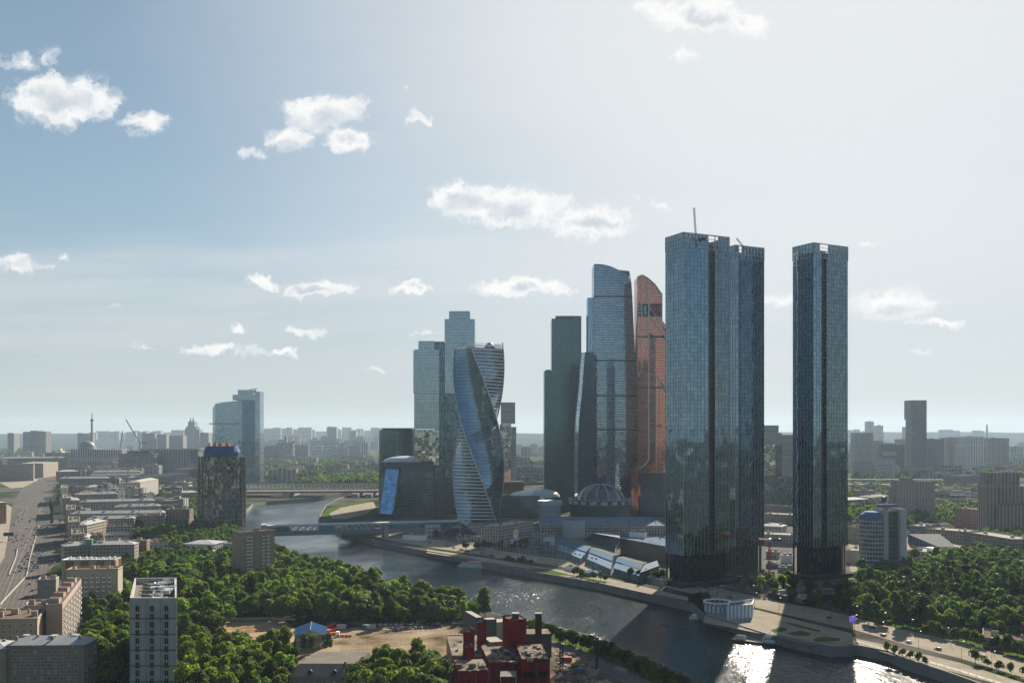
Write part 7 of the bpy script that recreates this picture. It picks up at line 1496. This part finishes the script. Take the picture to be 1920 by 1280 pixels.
# ================================================================ DISTANT CITY
RD = random.Random(23); bmats = [facade('far_a', (.28,.27,.25), 11, 9, (.2,.7), (.2,.8), glass=(.08,.09,.1)), facade('far_b', (.36,.34,.31), 12, 40, (.3,.7), (.05,.95), glass=(.09,.1,.11)), facade('far_c', (.18,.18,.18), 9, 10, (.2,.8), (.3,.8), glass=(.06,.07,.08)), facade('far_d', (.27,.20,.16), 10, 8, (.3,.7), (.3,.8), glass=(.07,.07,.08)), facade('far_e', (.42,.42,.40), 30, 8, (0,1.1), (.45,.95), glass=(.1,.12,.13))]  # far tones paled, part of the distance haze is in the colour
def far_block(px, Yf, w_, h_, dp, ang, mt, lab, grp):
    x = (px-CX)*Yf/F; o = bpy.data.objects.new('distant_block', None)
    m = MB(); ca, sa = math.cos(ang), math.sin(ang); P = [(x+a*ca-b*sa, Yf+a*sa+b*ca) for a, b in ((-w_/2, -dp/2), (w_/2, -dp/2), (w_/2, dp/2), (-w_/2, dp/2))]
    m.prism(P, 0, h_, 0, 1); c_ = .35; P2 = [(x+(p[0]-x)*c_, Yf+(p[1]-Yf)*c_) for p in P]; m.prism(P2, h_+.01, h_+3.5, 0, 1)
    o = m.build('distant_block', [mt, roofdirty]); tag(o, lab, 'apartment block', grp); return o
def occupied(px, Yf):
    x = (px-CX)*Yf/F; return inpoly(x, Yf, river2) or (px < 170 and Yf < 2900 and inpoly(x, Yf, avp))
cnt = 0; near_roots = [q for q in bpy.data.objects if q.parent is None and q.name.startswith(('apartment', 'office', 'construction', 'domed', 'glass_sky', 'round_tower', 'low_b', 'truss', 'covered')) and q.location.y > 1100]
specs = [  # photo-column range, distance range, count, width, height, where
 ((480, 705), (2500, 4200), 42, (30, 110), (14, 34), 'above the distant bridge'), ((480, 720), (4200, 7800), 80, (28, 80), (40, 92), 'in the hazy skyline left of the glass cluster'),
 ((120, 390), (3400, 6500), 34, (40, 120), (18, 45), 'in the hazy left skyline'), ((128, 365), (1350, 2450), 46, (24, 60), (14, 27), 'in the courtyards behind the avenue'), ((112, 370), (2500, 3300), 34, (30, 95), (18, 34), 'behind the classical blocks'), ((-20, 140), (3000, 4600), 10, (60, 120), (20, 40), 'at the hazy left edge'),
 ((965, 1022), (2300, 6500), 14, (30, 90), (16, 60), 'in the gap right of the twisted tower'), ((1590, 1940), (2500, 3600), 46, (30, 110), (12, 34), 'beyond the elevated highway'),
 ((1590, 1940), (3600, 7500), 46, (30, 80), (24, 70), 'in the hazy right skyline'), ((1433, 1490), (1900, 3500), 10, (30, 80), (20, 50), 'in the gap between the dark towers'), ((1600, 1860), (1250, 2100), 22, (40, 80), (9, 18), 'below the elevated highway')]
for (xa, xb), (ya, yb_), n, (wa, wb_), (ha, hb2), wh in specs:
    for k in range(n):
        for _ in range(20):
            px, Yf = RD.uniform(xa, xb), ya+(yb_-ya)*RD.random()**.85
            if not occupied(px, Yf) and not (1728 < px < 1900 and Yf > 2750) and not any((px-CX)*Yf/F-48 < q.location.x < (px-CX)*Yf/F+48 and abs(q.location.y-Yf) < 45 for q in near_roots): break
        else: continue
        j = RD.randrange(5); cn = ['grey', 'pale', 'dark', 'brownish', 'white striped'][j]
        tall = RD.random() < .22; h_ = RD.uniform(ha, hb2)*(1.25 if tall else 1); w_ = RD.uniform(wa, wb_)*(.5 if tall else 1)
        far_block(px, Yf, w_, h_, RD.uniform(14, 28), RD.uniform(-.5, .3), bmats[j], f'{cn} apartment block {wh}', f'{cn} blocks {wh}'); cnt += 1
# low mills on the roofs of the far ridge
for k in range(46):
    px = RD.choice([RD.uniform(150, 390), RD.uniform(480, 760), RD.uniform(480, 720), RD.uniform(1590, 1840)]); Yf = RD.uniform(9200, 10500); z0 = hf((px-CX)*Yf/F)*.93
    x = (px-CX)*Yf/F; m = MB(); w_ = RD.uniform(25, 75); m.prism([(x-w_, Yf), (x+w_, Yf), (x+w_, Yf+40), (x-w_, Yf+40)], 30, z0+RD.uniform(12, 42)); tag(m.build('ridge_block', bmats[1]), 'tiny hazy block on the far ridge', 'apartment block', 'blocks on the far ridge')
# ================================================================ HAZE
hzb = MB(); hzb.box(-11000, 11000, -5500, 14000, -9, 326); hzm = bpy.data.materials.new('haze'); hzm.use_nodes = True; t = NT(hzm.node_tree)
pv = t.n('ShaderNodeVolumePrincipled'); pv.inputs['Color'].default_value = (.60, .80, 1.0, 1); pv.inputs['Density'].default_value = 3.3e-5; pv.inputs['Anisotropy'].default_value = .2
t.put(t.n('ShaderNodeOutputMaterial').inputs['Volume'], pv.outputs[0]); hzo = hzb.build('haze', hzm); hzo['kind'] = 'stuff'
print('cars', ncar[0], 'trees', len(ind), len(rest), len(far), 'far', cnt, 'objects', len(bpy.data.objects))
